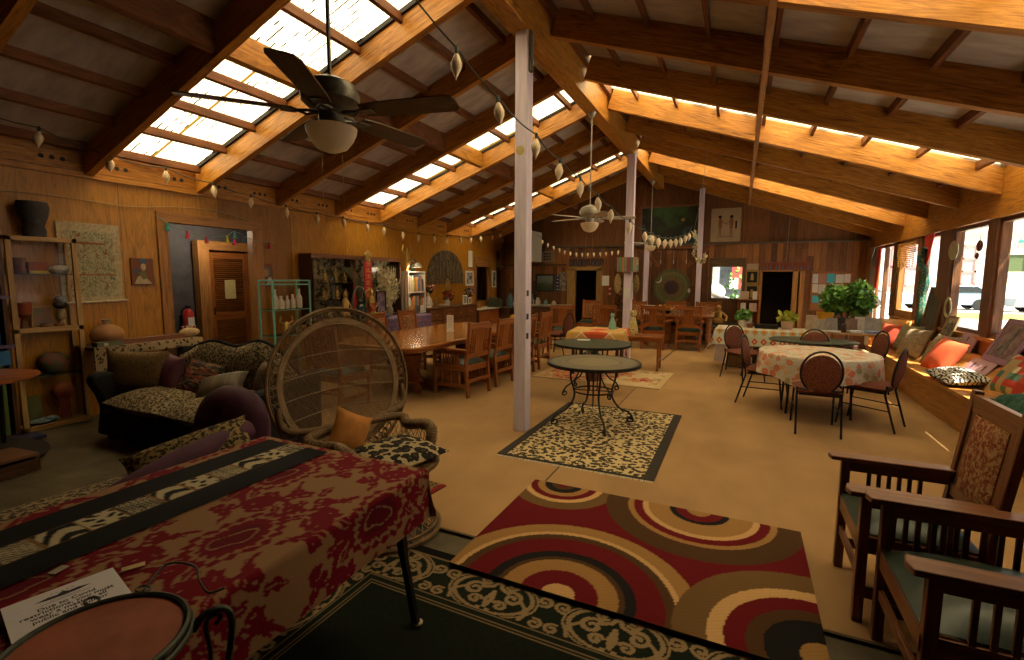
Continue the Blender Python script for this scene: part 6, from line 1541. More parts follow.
# ============================================================ BACK WALL
FRG = plain('gilt_frame', (.28,.20,.06), .4, .3); FRD = plain('dark_frame', (.03,.02,.015), .5)
PAPB = plain('papyrus_tan', (.36,.27,.16), .8, var=.12, scale=5)
def egypt(m):
    for s, x in ((1, -.13), (-1, .13)):
        m.ell((x, .18, .012), (.035, .04, .004)); m.prism([(x-.05,.14),(x+.05,.14),(x+.035,-.08),(x-.035,-.08)], .01, .013); m.prism([(x-.03,-.08),(x-.005,-.08),(x-.01,-.28),(x-.03,-.28)], .01,.012); m.prism([(x+.005,-.08),(x+.03,-.08),(x+.03,-.28),(x+.01,-.28)], .01,.012); m.bar((x+s*.04,.10,.012), (x+s*.13,.02,.012), .015, .003)
wall_picture('papyrus_painting', 'square papyrus with two standing figures high on the gable', WB(-.40, 2.98, -.02), .70, .84, 0, None, [('sheet', PAPB, lambda m: m.b2(-.35,.35,-.42,.42,0,.01)), ('figures', plain('ochre_figure', (.22,.09,.04), .7), egypt), ('wigs', BLACK, lambda m: (m.ell((-.14,.205,.015),(.04,.04,.004)), m.ell((.13,.205,.015),(.04,.04,.004)))), ('base_line', BLACK, lambda m: (m.b2(-.2,.2,-.30,-.29,.01,.012), m.b2(.22,.26,-.1,.1,.01,.012)))], 'painting')
BLU = NT('night_landscape', .5); o_ = BLU.tc('Object'); s3 = BLU.sep(o_); BLU.col(BLU.ramp(BLU.math('ADD', BLU.math('MULTIPLY', BLU.noise(o_, 3.5, 4), .6), BLU.math('ADD', BLU.math('MULTIPLY', s3[1], -.30), BLU.math('MULTIPLY', BLU.math('ABSOLUTE', s3[0]), .22))), [(.2, (.03,.10,.03)), (.32, (.015,.03,.012)), (.44, (.008,.008,.008)), (.50, (.02,.05,.06)), (.58, (.01,.09,.13))])); BLU = BLU.m
wall_picture('night_mural', 'large dark blue and green painting high on the gable above the mandala', WB(-1.78, 2.98, -.02), 1.56, 1.16, .06, MISDARK, [('canvas', BLU, lambda m: m.b2(-.72,.72,-.52,.52,0,.012)), ('moon', plain('dull_gold', (.30,.18,.03), .6), lambda m: m.prism([(.34+.045*math.cos(2*PI*k/16), .18+.05*math.sin(2*PI*k/16)) for k in range(16)], .012,.015))], 'painting')
MND = NT('mandala_glass', .4); o_ = MND.tc('Object'); s3 = MND.sep(o_); rad = MND.math('SQRT', MND.math('ADD', MND.math('MULTIPLY', s3[0], s3[0]), MND.math('MULTIPLY', s3[1], s3[1])))
ang = MND.math('ARCTAN2', s3[1], s3[0]); ray_ = MND.math('SINE', MND.math('MULTIPLY', ang, 24))
tt = MND.math('ADD', rad, MND.math('MULTIPLY', ray_, .018))
MND.col(MND.mix(MND.math('MULTIPLY', MND.vor(o_, 16), .3), MND.ramp(tt, [(0, (.05,.03,.035)), (.15, (.06,.03,.04)), (.19, (.16,.10,.04)), (.27, (.10,.12,.05)), (.34, (.16,.14,.05)), (.42, (.08,.10,.05))], True), (.03,.03,.02))); MND = MND.m
oct_ = [(.50*math.cos(PI/8+k*PI/4), .52*math.sin(PI/8+k*PI/4)) for k in range(8)]
wall_picture('mandala_panel', 'octagonal sunburst panel with purple heart between the lavender posts', WB(-1.66, 1.38, .0), 1, 1, 0, None, [('panel', MND, lambda m: m.prism(oct_, 0, .02)), ('crescent', plain('moon_silver', (.5,.5,.46), .4), lambda m: m.tube([(-.36+.09*math.cos(a), .22+.09*math.sin(a), .03) for a in np.linspace(-2.2, .6, 12)], [.004+.016*math.sin(i/11*PI) for i in range(12)], 6)), ('white_pendant', plain('pendant_white', (.5,.47,.42), .5), lambda m: m.ell((.45,-.08,.03), (.035,.06,.02)))], 'panel')
m = MB()
for s in (-1, 1): m.bar((-1.65+s*.86, BY-.04, 2.42), (-1.65+s*.36, BY-.04, 1.95), .05, .10) ; m.bar((-1.65+s*.86, BY-.04, .45), (-1.65+s*.36, BY-.04, .85), .05, .10)
m.bar((-2.5, BY-.04, 2.44), (-.8, BY-.04, 2.44), .05, .08)
struct(m, 'trim_70', PURL, 'diagonal braces around the mandala panel')
for k, (x, l) in enumerate(((-2.25, 'pendant nearest the far lavender post'), (-1.95, 'second pendant over the mandala'), (-1.62, 'third pendant over the mandala'), (-1.30, 'pendant over the mandala nearest the back window'))):
    m = MB(); m.tube([(0,0,0),(0,0,.25)], .003, 4); m.ell((0,0,-.04), (.012,.012,.06), 8, 6); tag(m.build('glass_pendant', plain('pendant_glass', (.42,.40,.34), .3), loc=(x, BY-.12, 2.10)), 'thin glass %s, under the ledge' % l, 'pendant', 'glass pendants above the mandala')
LDS = NT('landscape_print', .5); s3 = LDS.sep(LDS.tc('Object')); LDS.col(LDS.ramp(LDS.math('ADD', s3[1], LDS.math('MULTIPLY', LDS.noise(LDS.tc('Object'), 9, 3), .25)), [(0, (.03,.06,.03)), (.10, (.07,.09,.04)), (.16, (.12,.17,.15)), (.3, (.16,.22,.22))])); LDS = LDS.m
wall_picture('landscape_painting', 'dark framed green landscape on the back wall above the counter', WB(-5.30, 1.47, .01), .62, .54, .06, FRD, [('canvas', LDS, lambda m: m.b2(-.25,.25,-.21,.21,0,.01)), ('mount', plain('mount_gold', (.25,.17,.06), .6), lambda m: m.b2(-.262,.262,-.222,.222,0,.004))], 'painting')
wall_picture('blue_banner_print', 'narrow blue star print beside the green landscape', WB(-4.90, 1.47, .01), .12, .5, 0, None, [('print', plain('navy_print', (.03,.03,.08), .6), lambda m: m.b2(-.06,.06,-.25,.25,0,.008)), ('stars', PAPER, lambda m: [m.b2(-.02,.02,-.2+.1*k,-.18+.1*k,.008,.01) for k in range(5)])], 'print')
wall_picture('grey_poster', 'grey poster at the ochre doorway side of the landscape', WB(-4.74, 1.52, .01), .20, .5, 0, None, [('sheet', fabric('grey_poster', (.10,.09,.08), (.28,.25,.22), 10), lambda m: m.b2(-.1,.1,-.27,.27,0,.006))], 'poster')
m = MB(); m.b2(LX, -4.62, BY-.06, BY, 1.98, 2.02); struct(m, 'trim_71', DARKW, 'dark shelf rail above the landscape painting')
wall_picture('paper_sheet', 'white paper sheet pinned right of the ochre doorway', WB(-3.46, 1.55, .005), .20, .28, 0, None, [('sheet', PAPER, lambda m: m.b2(-.1,.1,-.14,.14,0,.004))], 'paper')
for z, l in ((1.32, 'upper red alarm box'), (1.18, 'lower red alarm box')): m = MB(); m.b2(-.045,.045,-.03,0,-.045,.045); o = m.build('alarm_box', plain('alarm_red', (.35,.04,.03), .5), loc=(-3.33, BY, z)); tag(o, l+' under the white sheet by the ochre doorway', 'alarm'); m = MB(); m.b2(-.02,.02,-.034,-.03,-.02,.02); m.build('white_plate', PAPER, o)
t = thing('leafy_screen', 'tall brown screen of pressed leaves beside the far lavender post', 'screen', (-2.98, 13.50, 0)); m = MB(); leaf_cloud(m, (0,0,1.32), (.25,.03,.52), 340, .07, 31); m.build('leaves', fabric('dry_leaf', (.16,.06,.02), (.34,.22,.10), 20), t); m = MB(); m.b2(-.26,-.23,-.02,.02,0,1.9); m.b2(.23,.26,-.02,.02,0,1.9); m.b2(-.26,.26,-.02,.02,1.86,1.9); m.b2(-.26,.26,-.02,.02,.7,.74); m.build('frame', PURL, t)
t = thing('air_conditioner', 'white box unit hung high behind the near lavender post', 'air conditioner', (-5.50, 12.95, 2.08)); m = MB(); m.b2(-.28,.16,-.4,.45,0,.86); m.build('housing', plain('unit_white', (.50,.47,.40), .5), t, bevel=.02); m = MB(); m.b2(-.22,.0,-.41,-.40,.1,.72); m.build('yellow_grille', plain('unit_cream', (.52,.36,.14), .5), t); m = MB(); m.b2(-.28,.16,.45,.65,.3,.5); m.build('wall_bracket', BLACK, t)
wall_picture('wall_vent', 'pale wall vent with a dark grid beside the white box unit', WB(-5.22, 2.25, .005), .46, .36, 0, None, [('plate', plain('vent_plate', (.22,.16,.10), .6), lambda m: m.b2(-.22,.20,-.17,.17,0,.02)), ('grid_holes', BLACK, lambda m: [m.b2(-.12+.08*i,-.07+.08*i,-.10+.08*j,-.05+.08*j,.02,.023) for i in range(3) for j in range(3)])], 'vent')
# pennant valances above both back doorways
for (x0, n_, z0, l, s_) in ((.46, 8, 2.0, 'string of red and blue pennants over the dark back doorway', .133), (-4.55, 8, 2.16, 'string of dull pennants over the ochre back doorway', .13)):
    t = thing('pennant_string', l, 'pennants', (0,0,0)); m = MB(); m.b2(x0, x0+n_*s_, BY-.035, BY-.03, z0+.01, z0+.03); m.build('tape', REDG, t)
    pm = plain('pennant_red', (.20,.045,.02), .8) if l.startswith('string of red') else plain('pennant_brown', (.07,.035,.02), .8); bm2 = plain('pennant_blue', (.08,.10,.16), .8)
    for k in range(n_):
        m = MB(); m.b2(x0+k*s_+.01, x0+(k+1)*s_-.01, BY-.04, BY-.03, z0-.17, z0+.01); o = m.build('pennant', pm, t)
        cx = x0+(k+.5)*s_; m = MB(); m.prism([(cx-.03, z0-.16),(cx, z0-.03),(cx+.03, z0-.16)], 0, .004, Matrix(((1,0,0,0),(0,0,-1,BY-.041),(0,1,0,0),(0,0,0,1)))); m.build('blue_motif', bm2, o)
# frames between window and doorway
def icon(label, x, z, w_, h_):
    return wall_picture('gilt_icon', label, WB(x, z, .01), w_, h_, .035, FRG, [('mount', BLACK, lambda m: m.b2(-w_/2+.03,w_/2-.03,-h_/2+.03,h_/2-.03,0,.008)), ('figure', plain('icon_gold', (.34,.20,.06), .5), lambda m: (m.b2(-.035,.035,-h_*.22,h_*.12,.008,.011), m.ell((0,h_*.18,.011), (.03,.035,.004))))], 'picture', 'gilt framed icons by the back doorway')
icon('upper gilt framed icon beside the dark back doorway', .27, 1.66, .30, .34); icon('taller lower gilt framed icon beside the dark back doorway', .28, 1.24, .30, .46)
wall_picture('paper_sheet', 'buff paper pinned above the gilt icons', WB(.27, 1.92, .005), .26, .16, 0, None, [('sheet', plain('buff_paper', (.38,.28,.19), .8), lambda m: m.b2(-.13,.13,-.075,.075,0,.004))], 'paper')
t = thing('leaflet_rack', 'orange wooden leaflet rack under the gilt icons', 'rack', (.22, 13.42, 0)); m = MB(); m.b2(-.24,-.21,-.12,.15,0,1.12); m.b2(.21,.24,-.12,.15,0,1.12); m.b2(-.24,.24,.12,.15,0,1.12)
for z in (.5, .8, 1.09): m.b2(-.21,.21,-.12,.12,z,z+.02)
m.build('carcass', MISSION, t)
for k, (x, z, w_, c, l) in enumerate(((-.10, 1.11, .20, (.45,.32,.22), 'pink brown card on top of the leaflet rack'), (.13, 1.11, .10, (.60,.56,.50), 'small white card on top of the leaflet rack'), (-.12, .82, .12, (.55,.52,.46), 'white leaflet on the upper leaflet rack shelf'), (.10, .82, .16, (.52,.38,.30), 'pink leaflet on the upper leaflet rack shelf'), (.0, .52, .2, (.40,.36,.3), 'buff leaflet on the lower leaflet rack shelf'))):
    m = MB(); m.b2(-w_/2, w_/2, -.004, .004, 0, .2); o = m.build('rack_leaflet', plain('rack_leaflet_%d' % k, c, .7), loc=(.22+x, 13.36, z)); tag(o, l, 'leaflet', 'leaflets on the rack by the back doorway')
# bulletin board
t = thing('bulletin_board', 'framed bulletin board covered in papers behind the ficus', 'bulletin board', (0,0,0)); t.matrix_world = WB(1.96, 1.36, .005)
m = MB(); m.b2(-.42,.42,.40,.44,0,.02); m.b2(-.42,.42,-.5,-.46,0,.02); m.b2(-.42,-.39,-.46,.40,0,.02); m.b2(.39,.42,-.46,.40,0,.02); m.build('frame', MISSION, t)
m = MB(); m.b2(-.39,.39,-.46,.40,0,.006); m.build('cork', plain('cork', (.24,.11,.04), .9), t)
rnd = random.Random(4); k = 0
pc = [(.50,.49,.46), (.42,.43,.44), (.50,.46,.38), (.05,.33,.42), (.35,.33,.33), (.52,.50,.48), (.34,.14,.09), (.45,.42,.36)]
for (x, z, w_, h_) in ((-.33,.27,.11,.22), (-.19,.27,.15,.24), (-.02,.28,.16,.22), (.16,.27,.16,.20), (.31,.28,.12,.20), (-.32,.04,.12,.2), (-.18,.02,.14,.22), (-.01,.03,.15,.2), (.17,.03,.16,.22), (.32,.03,.1,.2), (-.30,-.22,.14,.18), (-.15,-.22,.12,.14), (.02,-.22,.16,.2), (.2,-.22,.15,.2)):
    m = MB(); m.b2(x-w_/2, x+w_/2, z-h_/2, z+h_/2, .006, .009); m.build('pinned_paper', plain('pinned_%d' % k, pc[3 if k == 2 else (k*5+1) % 8], .8), t); k += 1
m = MB()
for x, z in ((-.33,.27),(-.19,.27),(-.18,.02),(.17,.03),(.02,-.22)):
    for j in range(6): m.b2(x-.04, x+.04-(j % 3)*.015, z+.07-j*.025, z+.074-j*.025, .009, .0098)
m.build('print_lines', plain('faint_print', (.2,.2,.2), .8), t)
# yard seen through the back window
small('silver_balls', 'cluster of pale globes on a pole in the bright yard beyond the back window', 'globe', (-.75, 15.6, .0), [('globes', plain('pale_globe', (.60,.56,.50), .3), lambda m: (m.tube([(.1,0,-.12),(.1,0,1.0)], .05), m.ell((.1,0,1.2), .28), m.ell((-.15,-.2,.95), .2), m.ell((.35,.1,.9), .2)))])
small('painted_fence', 'red and pale painted panels in the yard beyond the back window', 'panel', (0, 17.0, 0), [('pale_panel', plain('pale_yard', (.45,.50,.46), .8, var=.5, scale=3), lambda m: m.b2(-3,1.0,0,.1,0,4)), ('red_panel', plain('red_yard', (.42,.08,.07), .7), lambda m: m.b2(-.25,.6,-.2,-.1,1.3,3)), ('white_card', PAPER, lambda m: m.b2(-.30,-.05,-.3,-.28,1.3,1.65))])
t = thing('yard_shrub', 'sunlit shrub in the yard beyond the back window', 'plant', (-.35, 16.2, 0)); m = MB(); leaf_cloud(m, (.25,0,1.2), (.35,.2,.8), 60, .14, 41); m.build('foliage', LEAF, t); m = MB(); m.tube([(0,0,0),(0,0,1)], .03, 6); m.build('stem', BRN, t)
# far table top things
small('framed_photo', 'white framed photograph standing on the far table', 'picture', (-2.02, 12.4, .751), [('frame', PAPER, lambda m: m.b2(-.13,.13,-.01,.01,0,.2)), ('photo', plain('photo_red', (.14,.03,.04), .5), lambda m: m.b2(-.09,.09,-.013,-.01,.04,.16))])
t = thing('flower_bowl', 'orange flowers in a low dark bowl on the far table', 'flowers', (-1.62, 12.4, .751)); m = MB(); m.lathe([(0,0),(.08,0),(.12,.08),(0,.08)], (0,0,0), 16); m.build('bowl', BLACK, t); m = MB(); leaf_cloud(m, (0,0,.16), (.2,.1,.07), 60, .07, 51); m.build('blooms', plain('orange_bloom', (.60,.28,.03), .7), t)
small('chrome_letters', 'row of glasses standing on the far table', 'glasses', (-1.28, 12.4, .751), [('glasses', plain('glass_grey', (.25,.24,.2), .2), lambda m: [m.lathe([(0,0),(.03,0),(.035,.12),(0,.12)], (.08*k-.12, 0, 0), 10) for k in range(4)])])
t = thing('floor_statue', 'brass seated statue on a dark chest below the back window', 'statue', (-.45, 13.25, .52)); m = MB(); m.lathe([(0,0),(.14,0),(.15,.06),(.08,.12),(.09,.26),(.04,.32),(0,.33)], (0,0,0), 16); m.ell((0,0,.38), (.05,.05,.06)); m.tube([(-.09,0,.25),(-.2,-.05,.15),(-.18,-.1,.05)], .025); m.tube([(.09,0,.25),(.2,-.05,.15),(.18,-.1,.05)], .025); m.build('figure', BRASS, t)
t = thing('dark_chest', 'dark low chest below the back window', 'chest', (-.38, 13.3, 0)); m = MB(); m.b2(-.34,.34,-.22,.24,0,.50); m.build('body', DARKW, t, bevel=.01); m = MB(); m.b2(-.36,.36,-.24,.24,.50,.52); m.build('lid', DARKW, t)
# things on posts
t = thing('kilim_box', 'red and teal patterned box lantern wrapped round the far lavender post', 'lantern', (-2.0, 9.64, 1.74)); m = MB(); K = boards('kilim_box', [(.42,.06,.03), (.55,.28,.10), (.05,.28,.26), (.35,.04,.03)], .055, 0, .8, .1)
for a, b, c, d in ((-.19,.17,-.17,-.085), (-.19,-.085,-.085,.15), (.085,.17,-.085,.15), (-.19,.17,.085,.15)): m.b2(a, b, c, d, 0, .28)
m.build('shade', K, t)
small('straw_fan', 'round straw fan hanging on the near side of the far lavender post', 'fan', (-2.20, 9.60, 1.50), [('fan', fabric('straw', (.30,.20,.08), (.42,.30,.14), 30), lambda m: (m.ell((0,0,0), (.07,.05,.2))))])
m = MB(); m.ell((0,0,0), (.06,.05,.19)); tag(m.build('straw_fan', fabric('straw_dark', (.16,.10,.04), (.26,.18,.08), 30), loc=(-1.84, 9.62, 1.50)), 'darker straw fan hanging on the street side of the far lavender post', 'fan')
for x, y, z, l in ((-2.0, 9.555, 1.22, 'white card taped to the front of the far lavender post'), (-1.915, 9.64, 1.20, 'white card taped to the side of the far lavender post')): m = MB(); m.b2(-.05 if x < -1.95 else 0, .05 if x < -1.95 else .006, -.006 if x < -1.95 else -.05, 0 if x < -1.95 else .05, 0, .32 if x > -1.95 else .2); tag(m.build('taped_card', PAPER, loc=(x-.01*(x < -1.95), y, z)), l, 'card')
# counter things at back left
GV = 'glassware on the back counter'
for k, (x, h, r, c) in enumerate(((-5.75, .22, .05, (.35,.32,.26)), (-5.55, .30, .05, (.12,.16,.12)), (-5.35, .2, .07, (.45,.43,.38)), (-5.1, .14, .05, (.10,.24,.24)), (-4.85, .12, .06, (.40,.36,.3)))):
    small('counter_jar', ['tall pale jar', 'dark green bottle', 'round pale jug', 'teal jar', 'small cream jar'][k]+' on the back counter below the landscape', 'jar', (x, 13.15, .841), [('jar', plain('jar_%d' % k, c, .3), lambda m, h=h, r=r: m.lathe([(0,0),(r,0),(r*1.1,h*.5),(r*.6,h*.8),(r*.65,h),(0,h)], (0,0,0), 14))], GV)
t = thing('wall_plant', 'trailing green plant on the back counter', 'plant', (-5.62, 13.3, .841)); m = MB(); leaf_cloud(m, (0,0,.28), (.2,.12,.16), 70, .09, 61); m.build('foliage', LEAFD, t); m = MB(); m.lathe([(0,0),(.07,0),(.09,.14),(0,.14)], (0,0,0), 14); m.build('pot', CRM, t)
# ============================================================ DOORWAY WALL: curio cabinet, altar, bookcase, sideboard
t = thing('curio_cabinet', 'dark mirrored curio cabinet along the doorway wall behind the altar', 'cabinet', (-6.72, 5.86, 0)); CD = .28
m = MB(); m.b2(0, CD, 0, .04, .80, 2.0); m.b2(0, CD, 2.31, 2.35, .80, 2.0); m.b2(0, CD, .04, 2.31, 1.95, 2.0); m.b2(0, CD, .04, 2.31, .80, .88); m.b2(0, CD, 1.0, 1.04, .88, 1.95); m.b2(0, .03, .04, 2.31, .88, 1.95); m.b2(0, CD-.02, 0, .30, .88, 1.95) if 0 else None; m.build('carcass', DARKW, t, bevel=.003)
m = MB(); m.b2(CD-.02, CD, 0, .05, .80, 2.0); m.b2(CD-.02, CD+.01, .0, 2.35, 1.93, 2.0); m.build('face_frame', MISDARK, t)
m = MB()
for z in (1.2, 1.5): m = MB(); m.b2(.03, CD-.03, .05, 2.30, z, z+.012); m.build('shelf', plain('smoked_shelf', (.10,.08,.04), .2), t)
MIR = fabric('mirror_painted_reflection', (.05,.045,.025), (.34,.29,.17), 9, .15)  # mottled gold paints reflected clutter into the mirror colour
m = MB(); m.b2(.031, .035, .05, 2.30, .88, 1.94); m.build('mirror_back', MIR, t)
m = MB(); m.b2(0, .28, .1, 2.3, 0, .78); m.build('lower_cupboard', DARKW, t)
GOLD = plain('antique_gold', (.42,.27,.08), .35, .5, var=.35, scale=40); GRS = plain('bronze_green', (.10,.11,.06), .4, .4)
def statue(m, h, w_, arms=True):
    m.lathe([(0,0),(w_,0),(w_,.04*h),(w_*.6,.08*h),(w_*.9,.2*h),(w_*.55,.42*h),(w_*.7,.62*h),(w_*.3,.74*h),(0,.75*h)], (0,0,0), 12); m.ell((0,0,.82*h), (w_*.38,w_*.38,.09*h), 10, 8); m.lathe([(w_*.3,.88*h),(w_*.1,.95*h),(0,h)], (0,0,0), 8)
    if arms: m.tube([(w_*.3,w_*.5,.6*h),(w_*.6,w_*.9,.45*h),(w_*.8,w_*.3,.36*h)], w_*.14, 6); m.tube([(w_*.3,-w_*.5,.6*h),(w_*.6,-w_*.9,.45*h),(w_*.8,-w_*.3,.36*h)], w_*.14, 6)
GS = 'little statues in the curio cabinet'
words_ = ['seated gold statue', 'slim gold statue', 'standing gold statue', 'bronze green statue', 'squat gold statue', 'narrow gold statue', 'dull bronze statue', 'tiny gold statue']
spots_ = [(6.22, 1.212), (6.52, 1.212), (6.75, 1.212), (7.25, 1.212), (6.25, 1.512), (6.5, 1.512), (6.72, 1.512), (7.6, 1.512), (6.3, .881), (6.66, .881), (7.5, .881), (7.9, .881)]
for k, (y, z) in enumerate(spots_):
    h = (.22, .26, .2, .24)[k % 4]
    small('shelf_statue', '%s on the %s curio shelf, %s' % (words_[k % 8], {1.212: 'middle', 1.512: 'upper', .881: 'bottom'}[z], 'number %d from the turquoise rack' % (1+sum(1 for (yy, zz) in spots_ if zz == z and yy < y))), 'statue', (-6.56, y, z), [('figure', GRS if k % 4 == 3 else GOLD, lambda m, h=h: statue(m, h, .05))], GS)
t = thing('bead_string', 'strings of blue and red beads hanging on the curio cabinet', 'beads', (-6.42, 6.28, 1.25)); m = MB()
for j in range(16): m.ell((0, .015*math.sin(j), .02*j*1.2), .012, 6, 4)
m.build('blue_beads', plain('bead_blue', (.12,.22,.34), .3), t); m = MB()
for j in range(12): m.ell((0, -.08+.01*math.sin(j), .026*j), .012, 6, 4)
m.build('red_beads', fabric('bead_red', (.4,.05,.03), (.5,.35,.08), 60, .3), t)
# altar table with purple cloth
t = thing('altar_table', 'low altar table with a purple figured cloth before the curio cabinet', 'table', (-6.30, 7.35, 0)); m = MB(); m.b2(-.12,.28,-1.35,1.45,.80,.83); m.build('table_top', DARKW, t); m = MB(); m.b2(-.1,.22,-1.3,1.25,0,.80); m.build('body', wood('altar_side', (.14,.05,.015), (.26,.10,.03), (.34,.15,.05)), t)
PCL = NT('violet_cloth', .8); PCL.col(PCL.ramp(PCL.noise(PCL.tc('Object'), 24, 4, .8), [(.4, (.07,.05,.13)), (.52, (.16,.11,.22)), (.6, (.30,.16,.22))])); PCL = PCL.m
drape_rect(.20, .86, .835, (0, .26, .0, .0), PCL, 'altar_cloth', 'violet figured cloth hanging from the altar table', (-6.20, 7.78, 0), cell=.03, wav=.008)
def al(y, z=.838, x=-6.15): return (x, y, z)
AG = 'statues and offerings on the altar'
small('altar_statue', 'tall gold robed statue in the middle of the altar', 'statue', al(6.95), [('figure', GOLD, lambda m: statue(m, .58, .10)), ('robe', plain('robe_red', (.35,.05,.02), .6), lambda m: m.lathe([(0,.12),(.085,.12),(.07,.30),(0,.3)], (0,0,0), 12)), ('halo', GOLD, lambda m: m.tube([(-.03,.13*math.cos(a),.42+.13*math.sin(a)) for a in np.linspace(0, 2*PI, 20)], .012, 6))], AG)
small('altar_statue', 'green black arched statue beside the tall gold statue', 'statue', al(6.66), [('figure', plain('jade_black', (.03,.05,.04), .3), lambda m: statue(m, .40, .12)), ('arch', GRS, lambda m: m.tube([(-.02,.17*math.cos(a),.30+.30*math.sin(a)) for a in np.linspace(-.2, PI+.2, 18)], .022, 6))], AG)
small('altar_statue', 'gold seated statue at the turquoise rack end of the altar', 'statue', al(6.30), [('figure', GOLD, lambda m: statue(m, .55, .10))], AG)
small('altar_statue', 'gold pagoda shaped statue behind the green fruit', 'statue', al(7.10, x=-6.3), [('figure', GOLD, lambda m: m.lathe([(0,0),(.10,0),(.10,.1),(.07,.12),(.08,.2),(.05,.23),(.055,.3),(.02,.34),(.0,.42)], (0,0,0), 8))], AG)
FR = 'fruit laid on the altar'
for y, c, r, l, n_ in ((6.97, (.28,.38,.06), .065, 'green fruit beside the gold statue', 'fruit'), (6.87, (.35,.05,.02), .045, 'dark red fruit behind the green one', 'fruit'), (7.13, (.62,.20,.02), .062, 'orange fruit on the altar', 'fruit'), (7.25, (.03,.06,.35), .04, 'blue ball by the orange fruit', 'ball')):
    small('altar_'+n_, l, n_, al(y, .838, -6.04), [('body', plain('f_'+l[:5], c, .4), lambda m, r=r: m.ell((0,0,r), (r,r,r*1.0)))], FR)
t = thing('red_banner', 'long red banner with gold characters hanging before the curio cabinet', 'banner', (-6.36, 7.12, 1.05)); RB = plain('banner_red', (.48,.02,.025), .6)
m = MB(); m.b2(-.006,.006,-.10,.10,0,.86); m.build('cloth', RB, t)
m = MB()
for k in range(7):
    z = .08+k*.115; m.b2(.006,.009,-.05,.05,z,z+.012); m.b2(.006,.009,-.05,.05,z+.05,z+.06); m.b2(.006,.009,-.01,.005,z,z+.075); m.b2(.006,.009,-.05 if k % 2 else .035,-.035 if k % 2 else .05,z,z+.05)
m.build('gold_characters', plain('gold_thread', (.55,.32,.06), .5), t)
m = MB(); m.ell((0,0,.90), (.03,.07,.06)); m.ell((.01,-.06,.97), (.03,.05,.05)); m.ell((.01,.06,.97), (.03,.05,.05)); m.ell((.01,0,1.0), (.03,.05,.06)); m.build('gold_lotus', GOLD, t)
m = MB(); m.b2(-.005,.005,-.035,.035,.85,1.72); tag(m.build('red_ribbon', RB, loc=(-6.38, 6.78, 0)), 'narrow red ribbon hanging beside the framed print', 'ribbon')
wall_picture('purple_print', 'purple toned print standing under the red banner', Matrix(((0,0,1,-6.14),(1,0,0,7.20),(0,1,0,1.10),(0,0,0,1))), .26, .50, .02, BLACK, [('print', fabric('purple_figures', (.10,.06,.12), (.26,.20,.26), 8, .5), lambda m: m.b2(-.11,.11,-.23,.23,0,.01)), ('stand', BLACK, lambda m: m.b2(-.03,.03,-.245,-.2,-.08,0))])
# dried branches
t = thing('dried_branches', 'big spray of pale dried branches in a pot at the end of the altar', 'branches', (-6.34, 7.66, .838)); rnd = random.Random(9)
m = MB()
for k in range(120):
    a = rnd.uniform(0, 6.28); s = rnd.uniform(.1, 1); h = rnd.uniform(.55, 1.0)
    x1, y1 = math.cos(a)*.10*s, math.sin(a)*.42*s
    m.tube([(0,0,.05), (x1*.4, y1*.5, h*.5), (x1, y1+rnd.uniform(-.05,.05), h)], [.006, .007, .003], 4, cap=False)
    if k % 2: m.tube([(x1*.5, y1*.6, h*.55), (x1*.6, y1*.9+rnd.uniform(-.12,.12), h*.8)], [.010, .004], 4, cap=False)
o = m.build('stems', plain('dry_cream', (.66,.57,.36), .8, var=.3, scale=12), t); o['kind'] = 'stuff'
m = MB(); leaf_cloud(m, (0,0,.55), (.10,.36,.36), 160, .10, 12); o = m.build('dry_leaves', plain('dry_leaf_pale', (.44,.40,.26), .8, var=.3), t); o['kind'] = 'stuff'
m = MB(); m.lathe([(0,0),(.08,0),(.10,.12),(.07,.2),(0,.2)], (0,0,0), 16); m.build('pot', plain('branch_pot', (.25,.2,.12), .6), t)
t = thing('feather_spray', 'arching dark feather spray above the gold statues', 'feathers', (-6.35, 6.95, 1.3)); m = MB()
for k in range(9): s = k/8; m.tube(sm_curve([(0,0,-.4), (0,-.05-.02*k,.2), (0,-.18-.05*k+.0,.42+.1*s), (.0,-.30+.03*k,.60-.05*k)], 5), .006, 4, cap=False)
m.build('plumes', plain('plume_green', (.13,.13,.07), .8), t)
# arc lamp
t = thing('arc_lamp', 'copper stemmed lamp arching over the white bookcase', 'lamp', (-6.12, 7.92, .838))
m = MB(); m.tube([(0,0,0),(0,0,.62)]+sm_curve([(0,0,.62),(.0,.05,.92),(0,.22,1.10),(0,.36,1.06)], 6), .022, 8); m.build('stem', metal('copper_stem', (.50,.24,.10), .35), t)
m = MB(); m.lathe([(0,.10),(.05,.095),(.10,.04),(.11,0),(.10,0),(.0,.06)], (0,.40,.98), 16); m.build('shade', plain('silver_shade', (.45,.46,.46), .3, .4), t)
m = MB(); m.lathe([(0,0),(.08,0),(.08,.02),(0,.03)], (0,0,0), 16); m.build('base', BRN, t)
